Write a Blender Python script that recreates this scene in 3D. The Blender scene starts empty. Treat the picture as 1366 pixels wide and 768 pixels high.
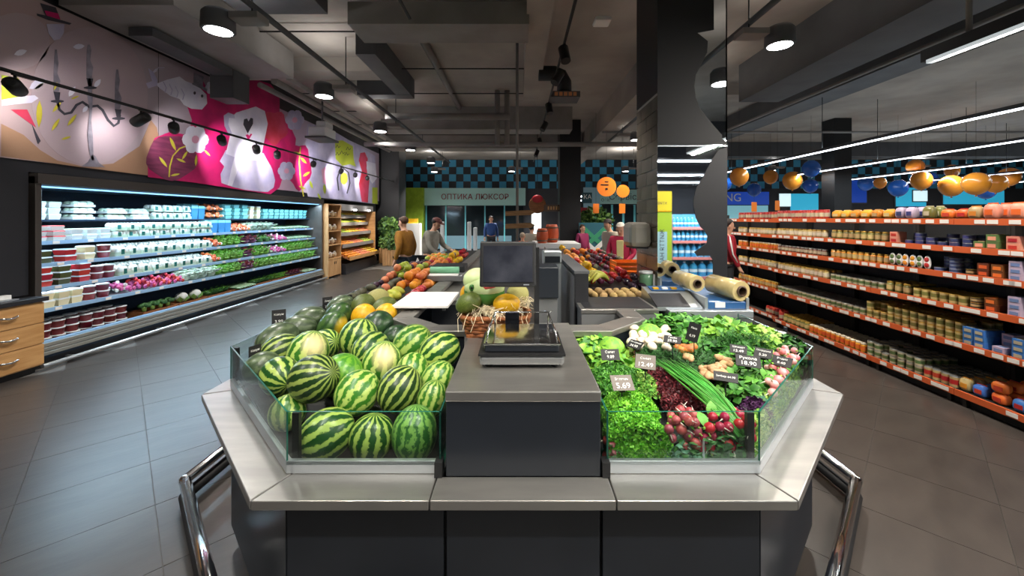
import bpy, bmesh, math, random
from mathutils import Vector, Matrix, Euler, Quaternion
R = random.Random(11)
PI = math.pi
sc = bpy.context.scene
COL = sc.collection
# ------------------------------------------------------------------ camera, world, exposure
FPX, VX, VY, EYE = 14.0 / 36.0 * 1366, 692.0, 290.0, 1.65
cam_data = bpy.data.cameras.new('camera')
cam_data.lens = 14.0
cam_data.sensor_width = 36.0
cam_data.shift_x = -(VX - 683.0) / 1366.0
cam_data.shift_y = -(384.0 - VY) / 1366.0
cam_data.clip_start = 0.05
cam_data.clip_end = 100
cam = bpy.data.objects.new('camera', cam_data)
cam.location = (0, 0, EYE)
cam.rotation_euler = (PI / 2, 0, 0)
COL.objects.link(cam)
sc.camera = cam
world = bpy.data.worlds.new('world')
sc.world = world
world.use_nodes = True
world.node_tree.nodes['Background'].inputs[0].default_value = (0.5, 0.6, 0.75, 1)
world.node_tree.nodes['Background'].inputs[1].default_value = 0.15
vs = sc.view_settings
vs.view_transform = 'Standard'
vs.look = 'None'
vs.gamma = 1.0
vs.exposure = 0.22
vs.use_curve_mapping = False
LIGHT = 1.0          # one scale for every lamp

def P(px, py, d):
    """pixel of the photo at depth d (metres along +y) -> point of the room"""
    return Vector(((px - VX) / FPX * d, d, EYE - (py - VY) / FPX * d))

# ------------------------------------------------------------------ helpers
def lin(c):
    c = c / 255.0
    return c / 12.92 if c <= 0.04045 else ((c + 0.055) / 1.055) ** 2.4

def C3(h):
    if isinstance(h, str):
        return tuple(lin(int(h[i:i + 2], 16)) for i in (0, 2, 4))
    return tuple(h[:3])

MATS = {}

def mat(name, col, rough=0.5, metal=0.0, col2=None, scale=8.0, stretch=None, bump=0.0, bscale=30.0, rnd=0.0,
        emit=0.0, coat=0.0, trans=0.0, alpha=1.0, contrast=(0.35, 0.65), spec=None, rot=None, sss=0.0):
    if name in MATS:
        return MATS[name]
    m = bpy.data.materials.new(name)
    m.use_nodes = True
    nt = m.node_tree
    N, L = nt.nodes, nt.links
    b = N['Principled BSDF']
    c = C3(col)
    b.inputs['Base Color'].default_value = (*c, 1)
    b.inputs['Roughness'].default_value = rough
    b.inputs['Metallic'].default_value = metal
    if spec is not None:
        b.inputs['Specular IOR Level'].default_value = spec
    if coat:
        b.inputs['Coat Weight'].default_value = coat
        b.inputs['Coat Roughness'].default_value = 0.08
    if trans:
        b.inputs['Transmission Weight'].default_value = trans
    if sss:
        b.inputs['Subsurface Weight'].default_value = sss
        b.inputs['Subsurface Radius'].default_value = (0.02, 0.02, 0.01)
    b.inputs['Alpha'].default_value = alpha
    out = None
    vec = None
    if col2 is not None or bump:
        tc = N.new('ShaderNodeTexCoord')
        vec = tc.outputs['Object']
        if stretch or rot:
            mp = N.new('ShaderNodeMapping')
            if stretch:
                mp.inputs['Scale'].default_value = stretch
            if rot:
                mp.inputs['Rotation'].default_value = rot
            L.new(vec, mp.inputs['Vector'])
            vec = mp.outputs['Vector']
    if col2 is not None:
        nz = N.new('ShaderNodeTexNoise')
        nz.inputs['Scale'].default_value = scale
        nz.inputs['Detail'].default_value = 4
        L.new(vec, nz.inputs['Vector'])
        rp = N.new('ShaderNodeValToRGB')
        rp.color_ramp.elements[0].position = contrast[0]
        rp.color_ramp.elements[1].position = contrast[1]
        rp.color_ramp.elements[0].color = (*c, 1)
        rp.color_ramp.elements[1].color = (*C3(col2), 1)
        L.new(nz.outputs['Fac'], rp.inputs['Fac'])
        out = rp.outputs['Color']
    if rnd:
        oi = N.new('ShaderNodeObjectInfo')
        hs = N.new('ShaderNodeHueSaturation')
        if out is not None:
            L.new(out, hs.inputs['Color'])
        else:
            hs.inputs['Color'].default_value = (*c, 1)
        mr = N.new('ShaderNodeMapRange')
        mr.inputs['To Min'].default_value = 1 - rnd
        mr.inputs['To Max'].default_value = 1 + rnd
        L.new(oi.outputs['Random'], mr.inputs['Value'])
        L.new(mr.outputs['Result'], hs.inputs['Value'])
        mr2 = N.new('ShaderNodeMapRange')
        mr2.inputs['To Min'].default_value = 0.5 - rnd * 0.06
        mr2.inputs['To Max'].default_value = 0.5 + rnd * 0.06
        L.new(oi.outputs['Random'], mr2.inputs['Value'])
        L.new(mr2.outputs['Result'], hs.inputs['Hue'])
        out = hs.outputs['Color']
    if out is not None:
        L.new(out, b.inputs['Base Color'])
    if emit:
        b.inputs['Emission Color'].default_value = (*c, 1)
        b.inputs['Emission Strength'].default_value = emit
    if bump:
        nb = N.new('ShaderNodeTexNoise')
        nb.inputs['Scale'].default_value = bscale
        nb.inputs['Detail'].default_value = 3
        L.new(vec, nb.inputs['Vector'])
        bp = N.new('ShaderNodeBump')
        bp.inputs['Strength'].default_value = bump
        bp.inputs['Distance'].default_value = 0.01
        L.new(nb.outputs['Fac'], bp.inputs['Height'])
        L.new(bp.outputs['Normal'], b.inputs['Normal'])
    MATS[name] = m
    return m

def glass_mat(name, tint, gloss=0.5):
    """clear pane: straight-through light plus fresnel reflection"""
    m = bpy.data.materials.new(name)
    m.use_nodes = True
    N, L = m.node_tree.nodes, m.node_tree.links
    N.remove(N['Principled BSDF'])
    tr = N.new('ShaderNodeBsdfTransparent')
    tr.inputs[0].default_value = (*tint, 1)
    gl = N.new('ShaderNodeBsdfGlossy')
    gl.inputs['Roughness'].default_value = 0.02
    fr = N.new('ShaderNodeFresnel')
    fr.inputs[0].default_value = 1.5
    mu = N.new('ShaderNodeMath')
    mu.operation = 'MULTIPLY'
    mu.inputs[1].default_value = gloss
    mx = N.new('ShaderNodeMixShader')
    L.new(fr.outputs[0], mu.inputs[0])
    L.new(mu.outputs[0], mx.inputs[0])
    L.new(tr.outputs[0], mx.inputs[1])
    L.new(gl.outputs[0], mx.inputs[2])
    L.new(mx.outputs[0], N['Material Output'].inputs[0])
    MATS[name] = m
    return m

def melon_mat(name, dark, light, nstripe, wob=2.2, lo=0.42, hi=0.62, patch=None, rough=0.32):
    """striped rind: stripes run from pole to pole of the object's own z axis"""
    m = bpy.data.materials.new(name)
    m.use_nodes = True
    N, L = m.node_tree.nodes, m.node_tree.links
    b = N['Principled BSDF']
    b.inputs['Roughness'].default_value = rough
    tc = N.new('ShaderNodeTexCoord')
    sp = N.new('ShaderNodeSeparateXYZ')
    L.new(tc.outputs['Object'], sp.inputs[0])
    at = N.new('ShaderNodeMath'); at.operation = 'ARCTAN2'
    L.new(sp.outputs[1], at.inputs[0]); L.new(sp.outputs[0], at.inputs[1])
    nz = N.new('ShaderNodeTexNoise')
    nz.inputs['Scale'].default_value = 3.4; nz.inputs['Detail'].default_value = 5; nz.inputs['Roughness'].default_value = 0.65
    oi = N.new('ShaderNodeObjectInfo')
    va = N.new('ShaderNodeVectorMath'); va.operation = 'ADD'
    cm = N.new('ShaderNodeCombineXYZ')
    ml = N.new('ShaderNodeMath'); ml.operation = 'MULTIPLY'; ml.inputs[1].default_value = 37
    L.new(oi.outputs['Random'], ml.inputs[0]); L.new(ml.outputs[0], cm.inputs[0])
    L.new(tc.outputs['Object'], va.inputs[0]); L.new(cm.outputs[0], va.inputs[1])
    L.new(va.outputs[0], nz.inputs['Vector'])
    m1 = N.new('ShaderNodeMath'); m1.operation = 'MULTIPLY'; m1.inputs[1].default_value = nstripe
    L.new(at.outputs[0], m1.inputs[0])
    m2 = N.new('ShaderNodeMath'); m2.operation = 'MULTIPLY_ADD'; m2.inputs[1].default_value = wob * 2.4
    L.new(nz.outputs['Fac'], m2.inputs[0]); L.new(m1.outputs[0], m2.inputs[2])
    sn = N.new('ShaderNodeMath'); sn.operation = 'SINE'
    L.new(m2.outputs[0], sn.inputs[0])
    mr = N.new('ShaderNodeMapRange'); mr.inputs['From Min'].default_value = -1
    L.new(sn.outputs[0], mr.inputs['Value'])
    rp = N.new('ShaderNodeValToRGB')
    e = rp.color_ramp.elements
    e[0].position = lo; e[0].color = (*C3(dark), 1)
    e[1].position = hi; e[1].color = (*C3(light), 1)
    L.new(mr.outputs['Result'], rp.inputs['Fac'])
    out = rp.outputs['Color']
    hs = N.new('ShaderNodeHueSaturation')
    L.new(out, hs.inputs['Color'])
    v2 = N.new('ShaderNodeMapRange'); v2.inputs['To Min'].default_value = 0.82; v2.inputs['To Max'].default_value = 1.15
    L.new(oi.outputs['Random'], v2.inputs['Value']); L.new(v2.outputs['Result'], hs.inputs['Value'])
    out = hs.outputs['Color']
    if patch:                                   # the pale ground spot of the rind
        mx = N.new('ShaderNodeMix'); mx.data_type = 'RGBA'
        dt = N.new('ShaderNodeVectorMath'); dt.operation = 'DOT_PRODUCT'
        dt.inputs[1].default_value = patch[1]
        L.new(tc.outputs['Object'], dt.inputs[0])
        m3 = N.new('ShaderNodeMapRange'); m3.inputs['From Min'].default_value = 0.72; m3.inputs['From Max'].default_value = 1.0
        L.new(dt.outputs['Value'], m3.inputs['Value'])
        L.new(m3.outputs['Result'], mx.inputs['Factor'])
        L.new(out, mx.inputs['A']); mx.inputs['B'].default_value = (*C3(patch[0]), 1)
        out = mx.outputs['Result']
    L.new(out, b.inputs['Base Color'])
    MATS[name] = m
    return m

class MB:
    """collects faces of one mesh"""
    def __init__(s):
        s.v, s.f, s.m, s.sm = [], [], [], []
        s.M = None
    def _add(s, vs_, fs, mi=0, smooth=False):
        o = len(s.v)
        if s.M is not None:
            vs_ = [s.M @ Vector(v) for v in vs_]
        s.v.extend([tuple(v) for v in vs_])
        for f in fs:
            s.f.append([i + o for i in f]); s.m.append(mi); s.sm.append(smooth)
        return s
    def box(s, c, d, mi=0, rz=0.0, ry=0.0, rx=0.0):
        hx, hy, hz = d[0] / 2, d[1] / 2, d[2] / 2
        pts = [Vector((x, y, z)) for z in (-hz, hz) for y in (-hy, hy) for x in (-hx, hx)]
        if rz or ry or rx:
            E = Euler((rx, ry, rz)).to_matrix()
            pts = [E @ p for p in pts]
        c = Vector(c)
        return s._add([p + c for p in pts], [(0, 2, 3, 1), (4, 5, 7, 6), (0, 1, 5, 4), (2, 6, 7, 3), (0, 4, 6, 2), (1, 3, 7, 5)], mi)
    def bb(s, x0, x1, y0, y1, z0, z1, mi=0):
        return s.box(((x0 + x1) / 2, (y0 + y1) / 2, (z0 + z1) / 2), (abs(x1 - x0), abs(y1 - y0), abs(z1 - z0)), mi)
    def tube(s, path, r, n=8, mi=0, cap=True):
        path = [Vector(p) for p in path]
        k = len(path)
        rs = r if isinstance(r, (list, tuple)) else [r] * k
        pts, up = [], None
        for i, p in enumerate(path):
            t = (path[min(i + 1, k - 1)] - path[max(i - 1, 0)]).normalized()
            if up is None or abs(up.dot(t)) > 0.98:
                up = Vector((0, 0, 1)) if abs(t.z) < 0.9 else Vector((1, 0, 0))
            a = t.cross(up).normalized(); b2 = a.cross(t); up = b2
            for j in range(n):
                an = 2 * PI * j / n
                pts.append(p + (a * math.cos(an) + b2 * math.sin(an)) * rs[i])
        fs = []
        for i in range(k - 1):
            for j in range(n):
                j2 = (j + 1) % n
                fs.append((i * n + j, i * n + j2, (i + 1) * n + j2, (i + 1) * n + j))
        s._add(pts, fs, mi, True)
        if cap:
            o = len(s.v) - len(pts)
            s.f.append([o + j for j in range(n)][::-1]); s.m.append(mi); s.sm.append(False)
            s.f.append([o + (k - 1) * n + j for j in range(n)]); s.m.append(mi); s.sm.append(False)
        return s
    def lathe(s, prof, n=12, mi=0, c=(0, 0, 0), smooth=True):
        """prof: (r, z) or (r, z, material of the band above)"""
        c = Vector(c)
        pts = []
        for q in prof:
            for j in range(n):
                an = 2 * PI * j / n
                pts.append(c + Vector((q[0] * math.cos(an), q[0] * math.sin(an), q[1])))
        o = len(s.v)
        s._add(pts, [], mi)
        for i in range(len(prof) - 1):
            mm = prof[i][2] if len(prof[i]) > 2 else mi
            for j in range(n):
                j2 = (j + 1) % n
                s.f.append([o + i * n + j, o + i * n + j2, o + (i + 1) * n + j2, o + (i + 1) * n + j]); s.m.append(mm); s.sm.append(smooth)
        for i, rev in ((0, True), (len(prof) - 1, False)):
            if prof[i][0] > 1e-5:
                ring = [o + i * n + j for j in range(n)]
                mm = prof[-2][2] if (i and len(prof[-2]) > 2) else (prof[0][2] if len(prof[0]) > 2 else mi)
                s.f.append(ring[::-1] if rev else ring); s.m.append(mm); s.sm.append(False)
        return s
    def ell(s, c, r, nu=12, nv=8, mi=0, E=None, warp=None):
        c = Vector(c)
        if not isinstance(r, (tuple, list)):
            r = (r, r, r)
        pts = [Vector((0, 0, -r[2]))]
        for i in range(1, nv):
            th = PI * i / nv
            for j in range(nu):
                an = 2 * PI * j / nu
                pts.append(Vector((r[0] * math.sin(th) * math.cos(an), r[1] * math.sin(th) * math.sin(an), -r[2] * math.cos(th))))
        pts.append(Vector((0, 0, r[2])))
        if warp:
            pts = [warp(p) for p in pts]
        if E is not None:
            pts = [E @ p for p in pts]
        pts = [p + c for p in pts]
        fs = []
        for j in range(nu):
            j2 = (j + 1) % nu
            fs.append((0, 1 + j2, 1 + j))
            for i in range(nv - 2):
                a = 1 + i * nu
                fs.append((a + j, a + j2, a + nu + j2, a + nu + j))
            a = 1 + (nv - 2) * nu
            fs.append((a + j, a + j2, len(pts) - 1))
        return s._add(pts, fs, mi, True)
    def poly(s, pts, mi=0):
        return s._add(pts, [tuple(range(len(pts)))], mi)
    def prism(s, pts, off, mi=0, mi_side=None):
        """planar polygon (3d points) pushed along the vector off"""
        n = len(pts)
        off = Vector(off)
        a = [Vector(p) for p in pts]
        b2 = [p + off for p in a]
        nrm = Vector((0, 0, 0))
        for i in range(n):
            nrm += a[i].cross(a[(i + 1) % n])
        same = nrm.dot(off) > 0
        f0 = tuple(range(n))[::-1] if same else tuple(range(n))
        f1 = tuple(range(n, 2 * n)) if same else tuple(range(n, 2 * n))[::-1]
        s._add(a + b2, [f0, f1], mi)
        o = len(s.v) - 2 * n
        for i in range(n):
            j = (i + 1) % n
            q = [o + i, o + j, o + n + j, o + n + i]
            s.f.append(q if same else q[::-1]); s.m.append(mi if mi_side is None else mi_side); s.sm.append(False)
        return s
    def mesh(s, name, mats):
        me = bpy.data.meshes.new(name)
        me.from_pydata(s.v, [], s.f)
        for m in (mats if isinstance(mats, (list, tuple)) else [mats]):
            me.materials.append(MATS[m] if isinstance(m, str) else m)
        me.polygons.foreach_set('material_index', s.m)
        me.polygons.foreach_set('use_smooth', s.sm)
        me.update()
        return me
    def build(s, name, mats, parent=None, bevel=0.0, loc=None):
        o = bpy.data.objects.new(name, s.mesh(name, mats))
        COL.objects.link(o)
        if parent is not None:
            o.parent = parent
        if loc is not None:
            o.location = loc
        if bevel:
            md = o.modifiers.new('bevel', 'BEVEL')
            md.width = bevel; md.segments = 2; md.limit_method = 'ANGLE'
        return o

def tag(o, label, cat, group=None, kind=None):
    if label: o['label'] = label
    if cat: o['category'] = cat
    if group: o['group'] = group
    if kind: o['kind'] = kind
    return o

def thing(name, label, cat, loc=(0, 0, 0), rz=0.0, group=None):
    o = bpy.data.objects.new(name, None)
    o.empty_display_size = 0.1
    COL.objects.link(o)
    o.location = loc
    o.rotation_euler = (0, 0, rz)
    return tag(o, label, cat, group)

def plural(w):
    return w + ('es' if w.endswith(('ch', 'o', 'sh', 's')) else 's')

def nth(n):
    return '%d%s' % (n, 'th' if 10 <= n % 100 <= 20 else {1: 'st', 2: 'nd', 3: 'rd'}.get(n % 10, 'th'))

def struct(o):
    o['kind'] = 'structure'
    return o

def inst(name, me, loc, rot=(0, 0, 0), scale=(1, 1, 1), parent=None):
    o = bpy.data.objects.new(name, me)
    COL.objects.link(o)
    o.location = loc
    if isinstance(rot, Quaternion):
        o.rotation_mode = 'QUATERNION'; o.rotation_quaternion = rot
    else:
        o.rotation_euler = rot
    o.scale = scale if isinstance(scale, (tuple, list)) else (scale,) * 3
    if parent is not None:
        o.parent = parent
    return o

def text(name, body, size, loc, rot, m, parent, extrude=0.002, align='CENTER', sx=1.0):
    cu = bpy.data.curves.new(name, 'FONT')
    cu.body = body; cu.size = size; cu.align_x = align; cu.align_y = 'CENTER'; cu.extrude = extrude
    cu.materials.append(MATS[m])
    o = bpy.data.objects.new(name, cu)
    COL.objects.link(o)
    o.location = loc; o.rotation_euler = rot; o.scale = (sx, 1, 1)
    o.parent = parent
    return o

def spot(loc, target, energy, angle, color, parent, size=0.06, blend=0.6, name='lamp_beam'):
    ld = bpy.data.lights.new(name, 'SPOT')
    ld.energy = energy * LIGHT; ld.spot_size = angle; ld.spot_blend = blend; ld.color = color; ld.shadow_soft_size = size
    o = bpy.data.objects.new(name, ld)
    COL.objects.link(o)
    o.location = loc
    d = Vector(target) - Vector(loc)
    o.rotation_euler = d.to_track_quat('-Z', 'Y').to_euler()
    if parent is not None:
        o.parent = parent
    return o

def area(loc, rot, sx, sy, energy, color, parent, name='lamp_glow'):
    ld = bpy.data.lights.new(name, 'AREA')
    ld.shape = 'RECTANGLE'; ld.size = sx; ld.size_y = sy; ld.energy = energy * LIGHT; ld.color = color
    o = bpy.data.objects.new(name, ld)
    COL.objects.link(o)
    o.location = loc; o.rotation_euler = rot
    if parent is not None:
        o.parent = parent
    return o

# ------------------------------------------------------------------ materials
mat('tile', '443e39', 0.33, col2='332e2b', scale=2.6, stretch=(1.0, 3.0, 1.0), rnd=0.04, bump=0.06, bscale=9, contrast=(0.25, 0.75))
mat('grout', '5e5a55', 0.8, col2='524e4a')
mat('ceiling', 'a8a098', 0.9, col2='968f88', scale=1.2)
mat('duct', '8f8b88', 0.75, col2='817d7a', scale=2)
mat('duct_dark', '5b5c5f', 0.7, col2='505154', scale=2)
mat('black', '141416', 0.5)
mat('black_gloss', '101114', 0.12)
mat('panel_black', '26262a', 0.45, col2='212125', scale=3)
mat('wall_dark', '3a3b40', 0.8)
mat('panel_grey', '22262d', 0.28, col2='1e2228', scale=4)
mat('steel', 'aeaba6', 0.36, 0.85, col2='9c9a96', scale=2.5, stretch=(1, 5, 1), bump=0.015, bscale=60)
mat('steel_dull', '8f9090', 0.45, 0.6, col2='808284', scale=3)
mat('alu', 'c3c9ce', 0.35, 0.8)
mat('chrome', 'd8d8d8', 0.12, 1.0)
mat('white', 'ece9e4', 0.5)
mat('white_plastic', 'e4e6e6', 0.4, rnd=0.05)
mat('cream', 'e6d6ac', 0.4)
mat('film', 'd9c48e', 0.25, coat=0.5, col2='cdb67c', scale=20)
mat('board', '5a4535', 0.6)
mat('lens', 'ffffff', 0.4, emit=14.0)
mat('lens_cool', '8fd0ff', 0.4, emit=1.6)
mat('led', 'eef6ff', 0.4, emit=6.0)
mat('wood', 'c99a63', 0.5, col2='b5834d', scale=3, stretch=(1, 1, 9))
mat('wood_pale', 'c79c6c', 0.55, col2='b28453', scale=3, stretch=(6, 6, 1))
mat('wood_crate', '9b6237', 0.7, col2='7d4c2a', scale=5, stretch=(1, 6, 6))
mat('wicker', '9a5a2c', 0.65, col2='6d3b1a', scale=40, bump=0.6, bscale=70)
mat('straw', 'ecdcb8', 0.7, rnd=0.1)
mat('orange_lip', 'cc5c2c', 0.45)
mat('dim_tube', 'c8d0d4', 0.3, emit=0.6)
mat('ticket', 'e9e2da', 0.5)
mat('shelf_dark', '26221f', 0.6)
mat('back_dark', '1c1b1c', 0.7)
mat('case_brown', '4a4440', 0.4, 0.3)
mat('case_navy', '1c2f45', 0.5)
mat('case_strip', '8fb4d6', 0.4)
mat('slat_grey', '9a9890', 0.4, 0.5)
mat('checker_blue', '3f9cc4', 0.6)
mat('checker_dark', '22282e', 0.6)
mat('teal', '5fb3bd', 0.5)
mat('teal_pale', '9cc9c4', 0.5)
mat('green_pillar', '8fae2f', 0.5, col2='7f9d25', scale=6)
mat('shop_glass', '1c2428', 0.08)
mat('blue_sign', '1f4fc4', 0.4, emit=0.25)
mat('red', 'b5202c', 0.45)
mat('orange', 'e87a1e', 0.4)
mat('rubber', '0e0e10', 0.6)
mat('sign_dark', '1d1c1e', 0.6)
mat('sign_grey', '6e665e', 0.6)
mat('chalk', 'efefea', 0.7)
mat('screen', '3b3d45', 0.14, col2='24262e', scale=7)
mat('mirror', 'e6e8ea', 0.02, 1.0)
mat('wall_tile', '6e675d', 0.2, col2='5f5950', scale=2, rnd=0.1)
mat('tile_grout', 'a39c90', 0.8)
mat('skin', 'd9a688', 0.5)
mat('hair_dark', '2d2320', 0.7)
mat('hair_fair', 'b9a58c', 0.7)
glass_mat('glass', (0.93, 0.975, 0.955))
mat('glass_edge', '1f5a4c', 0.1, col2='2c7060', coat=.5)
mat('clear_plastic', 'dfe6ea', 0.18, alpha=0.38)
# ================================================================== THE ROOM
XL, YB, XR, YN, ZC = -6.4, 20.0, 27.0, -5.0, 4.55
floor = struct(MB().bb(XL, XR, YN, YB, -0.12, -0.006).build('floor', 'grout'))
TS = 0.5713
tm = MB()
hs = TS / 2 - 0.0018
tm.box((0, 0, -0.006), (2 * hs, 2 * hs, 0.012))
tile_me = tm.mesh('floor_tile', 'tile')
for i in range(-16, 24):
    for j in range(-16, 30):
        u, v = 0.141 + TS * (i + 0.5), 0.237 + TS * (j + 0.5)
        x, y = (u - v) / math.sqrt(2), (u + v) / math.sqrt(2)
        if (-5.3 < x < -1.2 and 0.9 < y < 12.5 and x > -y * 1.75) or (1.2 < x < 4.1 and 0.9 < y < 8.2 and x < y * 1.75) or (abs(x) <= 1.25 and 0.9 < y < 2.0):
            inst('floor_tile', tile_me, (x, y, 0), (0, 0, PI / 4 + (PI if R.random() < .5 else 0)), 1, floor)
ceiling = struct(MB().bb(XL, XR, YN, YB, ZC, ZC + 0.15).build('ceiling', 'ceiling'))
struct(MB().bb(XL - 0.15, XL, YN, YB, 0, ZC).build('wall_left', 'wall_dark'))
struct(MB().bb(XR, XR + 0.15, YN, YB, 0, ZC).build('wall_right', 'wall_dark'))
struct(MB().bb(XL, XR, YN - 0.15, YN, 0, ZC).build('wall_near', 'wall_dark'))
wall_far = struct(MB().bb(XL, XR, YB, YB + 0.15, 0, ZC).build('wall_far', 'wall_dark'))
# the boxed-out header over the cold case, black below the mural
struct(MB().bb(XL, -5.27, 0.0, 15.0, 2.14, ZC).build('wall_left_header', 'panel_black'))
struct(MB().bb(XL, -5.27, 0.0, 4.28, 0.82, 2.14).build('wall_left_panel', 'panel_black'))
struct(MB().bb(XL, -5.70, 0.0, 4.28, 0.0, .82).build('wall_left_lower', 'panel_black'))
# ---------------- blue and black checkerboard frieze on the far wall, square by square
fr = thing('checkerboard_frieze', 'blue and black checkerboard frieze high on the far wall', 'frieze', (0, YB - .001, 3.1))
sq = 0.36
me_b = MB().box((0, -0.012, 0), (sq - 0.012, 0.024, sq - 0.012)).mesh('square', 'checker_blue')
me_k = MB().box((0, -0.008, 0), (sq - 0.012, 0.016, sq - 0.012)).mesh('square', 'checker_dark')
for r in range(4):
    for c in range(92):
        x = -6.2 + c * sq
        if 2.2 < x < 3.1 or 6.0 < x < 10.3:
            continue
        inst('square', me_b if (r + c) % 2 else me_k, (x, 0, 0.18 + r * sq), parent=fr)
# ---------------- columns
def column(x0, y0, w, label):
    c = tag(MB().bb(x0, x0 + w, y0, y0 + w, 0, ZC).build('column', 'black'), None, None)
    struct(c); c['label'] = label
    return c
column(1.22, 11.8, 0.62, 'black square column beyond the far end of the island')
column(9.2, 11.6, 0.5, 'dark square column behind the grocery shelving')
column(-5.5, 15.3, 0.9, 'dark column past the end of the mural')

# ---------------- the tiled and mirrored pillar inside the island
PX0, PX1, PY0, PY1 = 1.22, 1.832, 3.5, 4.12
pil = MB().bb(PX0 + .012, PX1 - .012, PY0 + .012, PY1 - .012, 0, ZC).build('pillar', 'tile_grout')
struct(pil)
pt = MB().box((0, 0, 0), (0.012, 0.303, 0.122)).mesh('wall_tile', 'wall_tile')
pth = MB().box((0, 0, 0), (0.012, 0.148, 0.122)).mesh('wall_tile', 'wall_tile')
for r in range(8, 30):
    z = 0.065 + r * 0.13
    if z > 2.72: break
    if r % 2:
        for k in range(2): inst('wall_tile', pt, (PX0 + .006, PY0 + .155 + .31 * k, z), parent=pil)
    else:
        inst('wall_tile', pth, (PX0 + .006, PY0 + .0775, z), parent=pil)
        inst('wall_tile', pt, (PX0 + .006, PY0 + .31, z), parent=pil)
        inst('wall_tile', pth, (PX0 + .006, PY0 + .5425, z), parent=pil)
MB().bb(PX0, PX0 + .012, PY0, PY1, 2.76, ZC).build('cladding', 'black', pil)
MB().bb(PX1 - .012, PX1, PY0, PY1, 0.9, ZC).build('cladding', 'black', pil)
MB().bb(PX0, PX1, PY0, PY0 + .01, 1.0, ZC).build('mirror', 'mirror', pil)
def pp(px, py): 
    return Vector(((px - VX) / FPX * PY0, PY0 - 0.004, EYE - (py - VY) / FPX * PY0))
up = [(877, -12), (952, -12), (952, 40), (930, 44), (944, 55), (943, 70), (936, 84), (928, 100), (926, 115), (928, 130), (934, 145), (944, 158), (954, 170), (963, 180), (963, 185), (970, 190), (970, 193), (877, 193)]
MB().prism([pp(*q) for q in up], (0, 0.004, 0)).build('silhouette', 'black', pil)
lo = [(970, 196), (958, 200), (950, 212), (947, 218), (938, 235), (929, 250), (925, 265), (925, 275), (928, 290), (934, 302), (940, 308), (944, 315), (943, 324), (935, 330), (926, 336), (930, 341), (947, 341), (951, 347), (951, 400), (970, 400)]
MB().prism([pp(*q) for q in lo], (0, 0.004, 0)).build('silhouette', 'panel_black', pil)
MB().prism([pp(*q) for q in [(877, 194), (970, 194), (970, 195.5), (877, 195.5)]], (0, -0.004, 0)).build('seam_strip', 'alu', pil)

# ---------------- ceiling services
def duct(label, x0, x1, y0, y1, z0, z1, m='duct', name='air_duct'):
    d = tag(MB().bb(x0, x1, y0, y1, z0, z1).build(name, m), label, 'duct', 'ceiling ducts and beams')
    return d
duct('wide transverse duct crossing the ceiling at top centre', -2.15, 0.13, 5.0, 5.55, 4.08, 4.36, 'duct')
duct('pale concrete ceiling beam running back along the middle', 0.10, 0.42, 3.0, 8.6, 4.2, 4.55, 'ceiling', 'ceiling_beam')
duct('dark slanting duct above the transverse duct at upper left', -3.4, -2.35, 3.2, 4.9, 4.15, 4.5, 'duct_dark')
duct('pale concrete soffit slab above the candelabra mural', -5.2, -3.9, 4.5, 6.9, 4.05, 4.5, 'duct', 'ceiling_beam')
duct('flat dark duct along the soffit above the fish mural', -4.9, -4.6, 5.0, 6.4, 3.93, 4.04, 'duct_dark')
duct('dark boxed duct crossing in front of the white teapot mural', -4.98, -4.6, 6.42, 6.8, 3.58, 4.04, 'duct_dark')
duct('square duct along the ceiling left of the centre beam', -2.5, -2.2, 6.1, 8.1, 4.15, 4.55, 'duct_dark')
duct('dark cross duct joining the square duct over the aisle', -3.3, -2.2, 8.12, 8.4, 4.15, 4.55, 'duct_dark')
duct('cross duct over the aisle behind the centre beam', -3.6, 1.4, 10.4, 11.0, 3.95, 4.55, 'duct')
duct('far cross duct in front of the blue checkerboard', -4.5, 2.15, 13.5, 14.2, 4.0, 4.55, 'duct')
duct('long grey duct over the grocery shelving, ending in mid-air', 4.2, 4.95, -1.0, 7.6, 3.85, 4.55, 'duct_dark')
duct('far grey cross beam above the balloons', 7.0, 25.0, 15.3, 15.9, 4.0, 4.55, 'duct_dark')
duct('concrete ceiling beam above the mural lamps', -3.9, -3.4, 7.8, 10.3, 4.2, 4.55, 'ceiling', 'ceiling_beam')
duct('concrete ceiling beam to the left of the tiled pillar', 2.2, 2.7, 6.0, 18.0, 3.95, 4.55, 'ceiling', 'ceiling_beam')
duct('thick concrete cross beam behind the first transverse duct', -5.2, -2.6, 7.2, 7.7, 4.3, 4.55, 'ceiling', 'ceiling_beam')
duct('concrete cross beam above the film wrapping counter', 2.75, 5.9, 8.6, 9.1, 4.3, 4.55, 'ceiling', 'ceiling_beam')
duct('dark beam deep in the ceiling over the balloons', 6.0, 6.6, 2.0, 18.0, 4.1, 4.55, 'duct_dark', 'ceiling_beam')
def pipe(label, pts, r, m='duct'):
    return tag(MB().tube(pts, r, 10).build('pipe', m), label, 'pipe', 'ceiling pipes')
for k, (x, z, r) in enumerate([(-4.55, 3.98, .05), (-4.3, 4.05, .06), (-4.05, 4.1, .045)]):
    pipe(['thin pipe nearest the mural running along the ceiling', 'thicker middle pipe running along the ceiling beside the mural', 'innermost pipe of the three running beside the mural'][k],
         [(x, 7.0, z), (x, 14, z)], r)
pipe('grey pipe crossing the ceiling behind the centre duct', [(-3.0, 9.0, 3.93), (-0.2, 9.0, 3.93)], .075)
pipe('straight pipe running back along the ceiling beside the square duct', [(-1.54, 6.2, 4.49), (-1.54, 10.3, 4.49)], .062)
pipe('long thin pipe crossing from the pillar to the hanging pole', [(-3.6, 9.3, 3.36), (3.0, 9.3, 3.36)], .055)
pipe('vertical drop pipe beside the hanging pole', [(-0.49, 9.12, 4.549), (-0.49, 9.12, 3.3)], .06)
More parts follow.
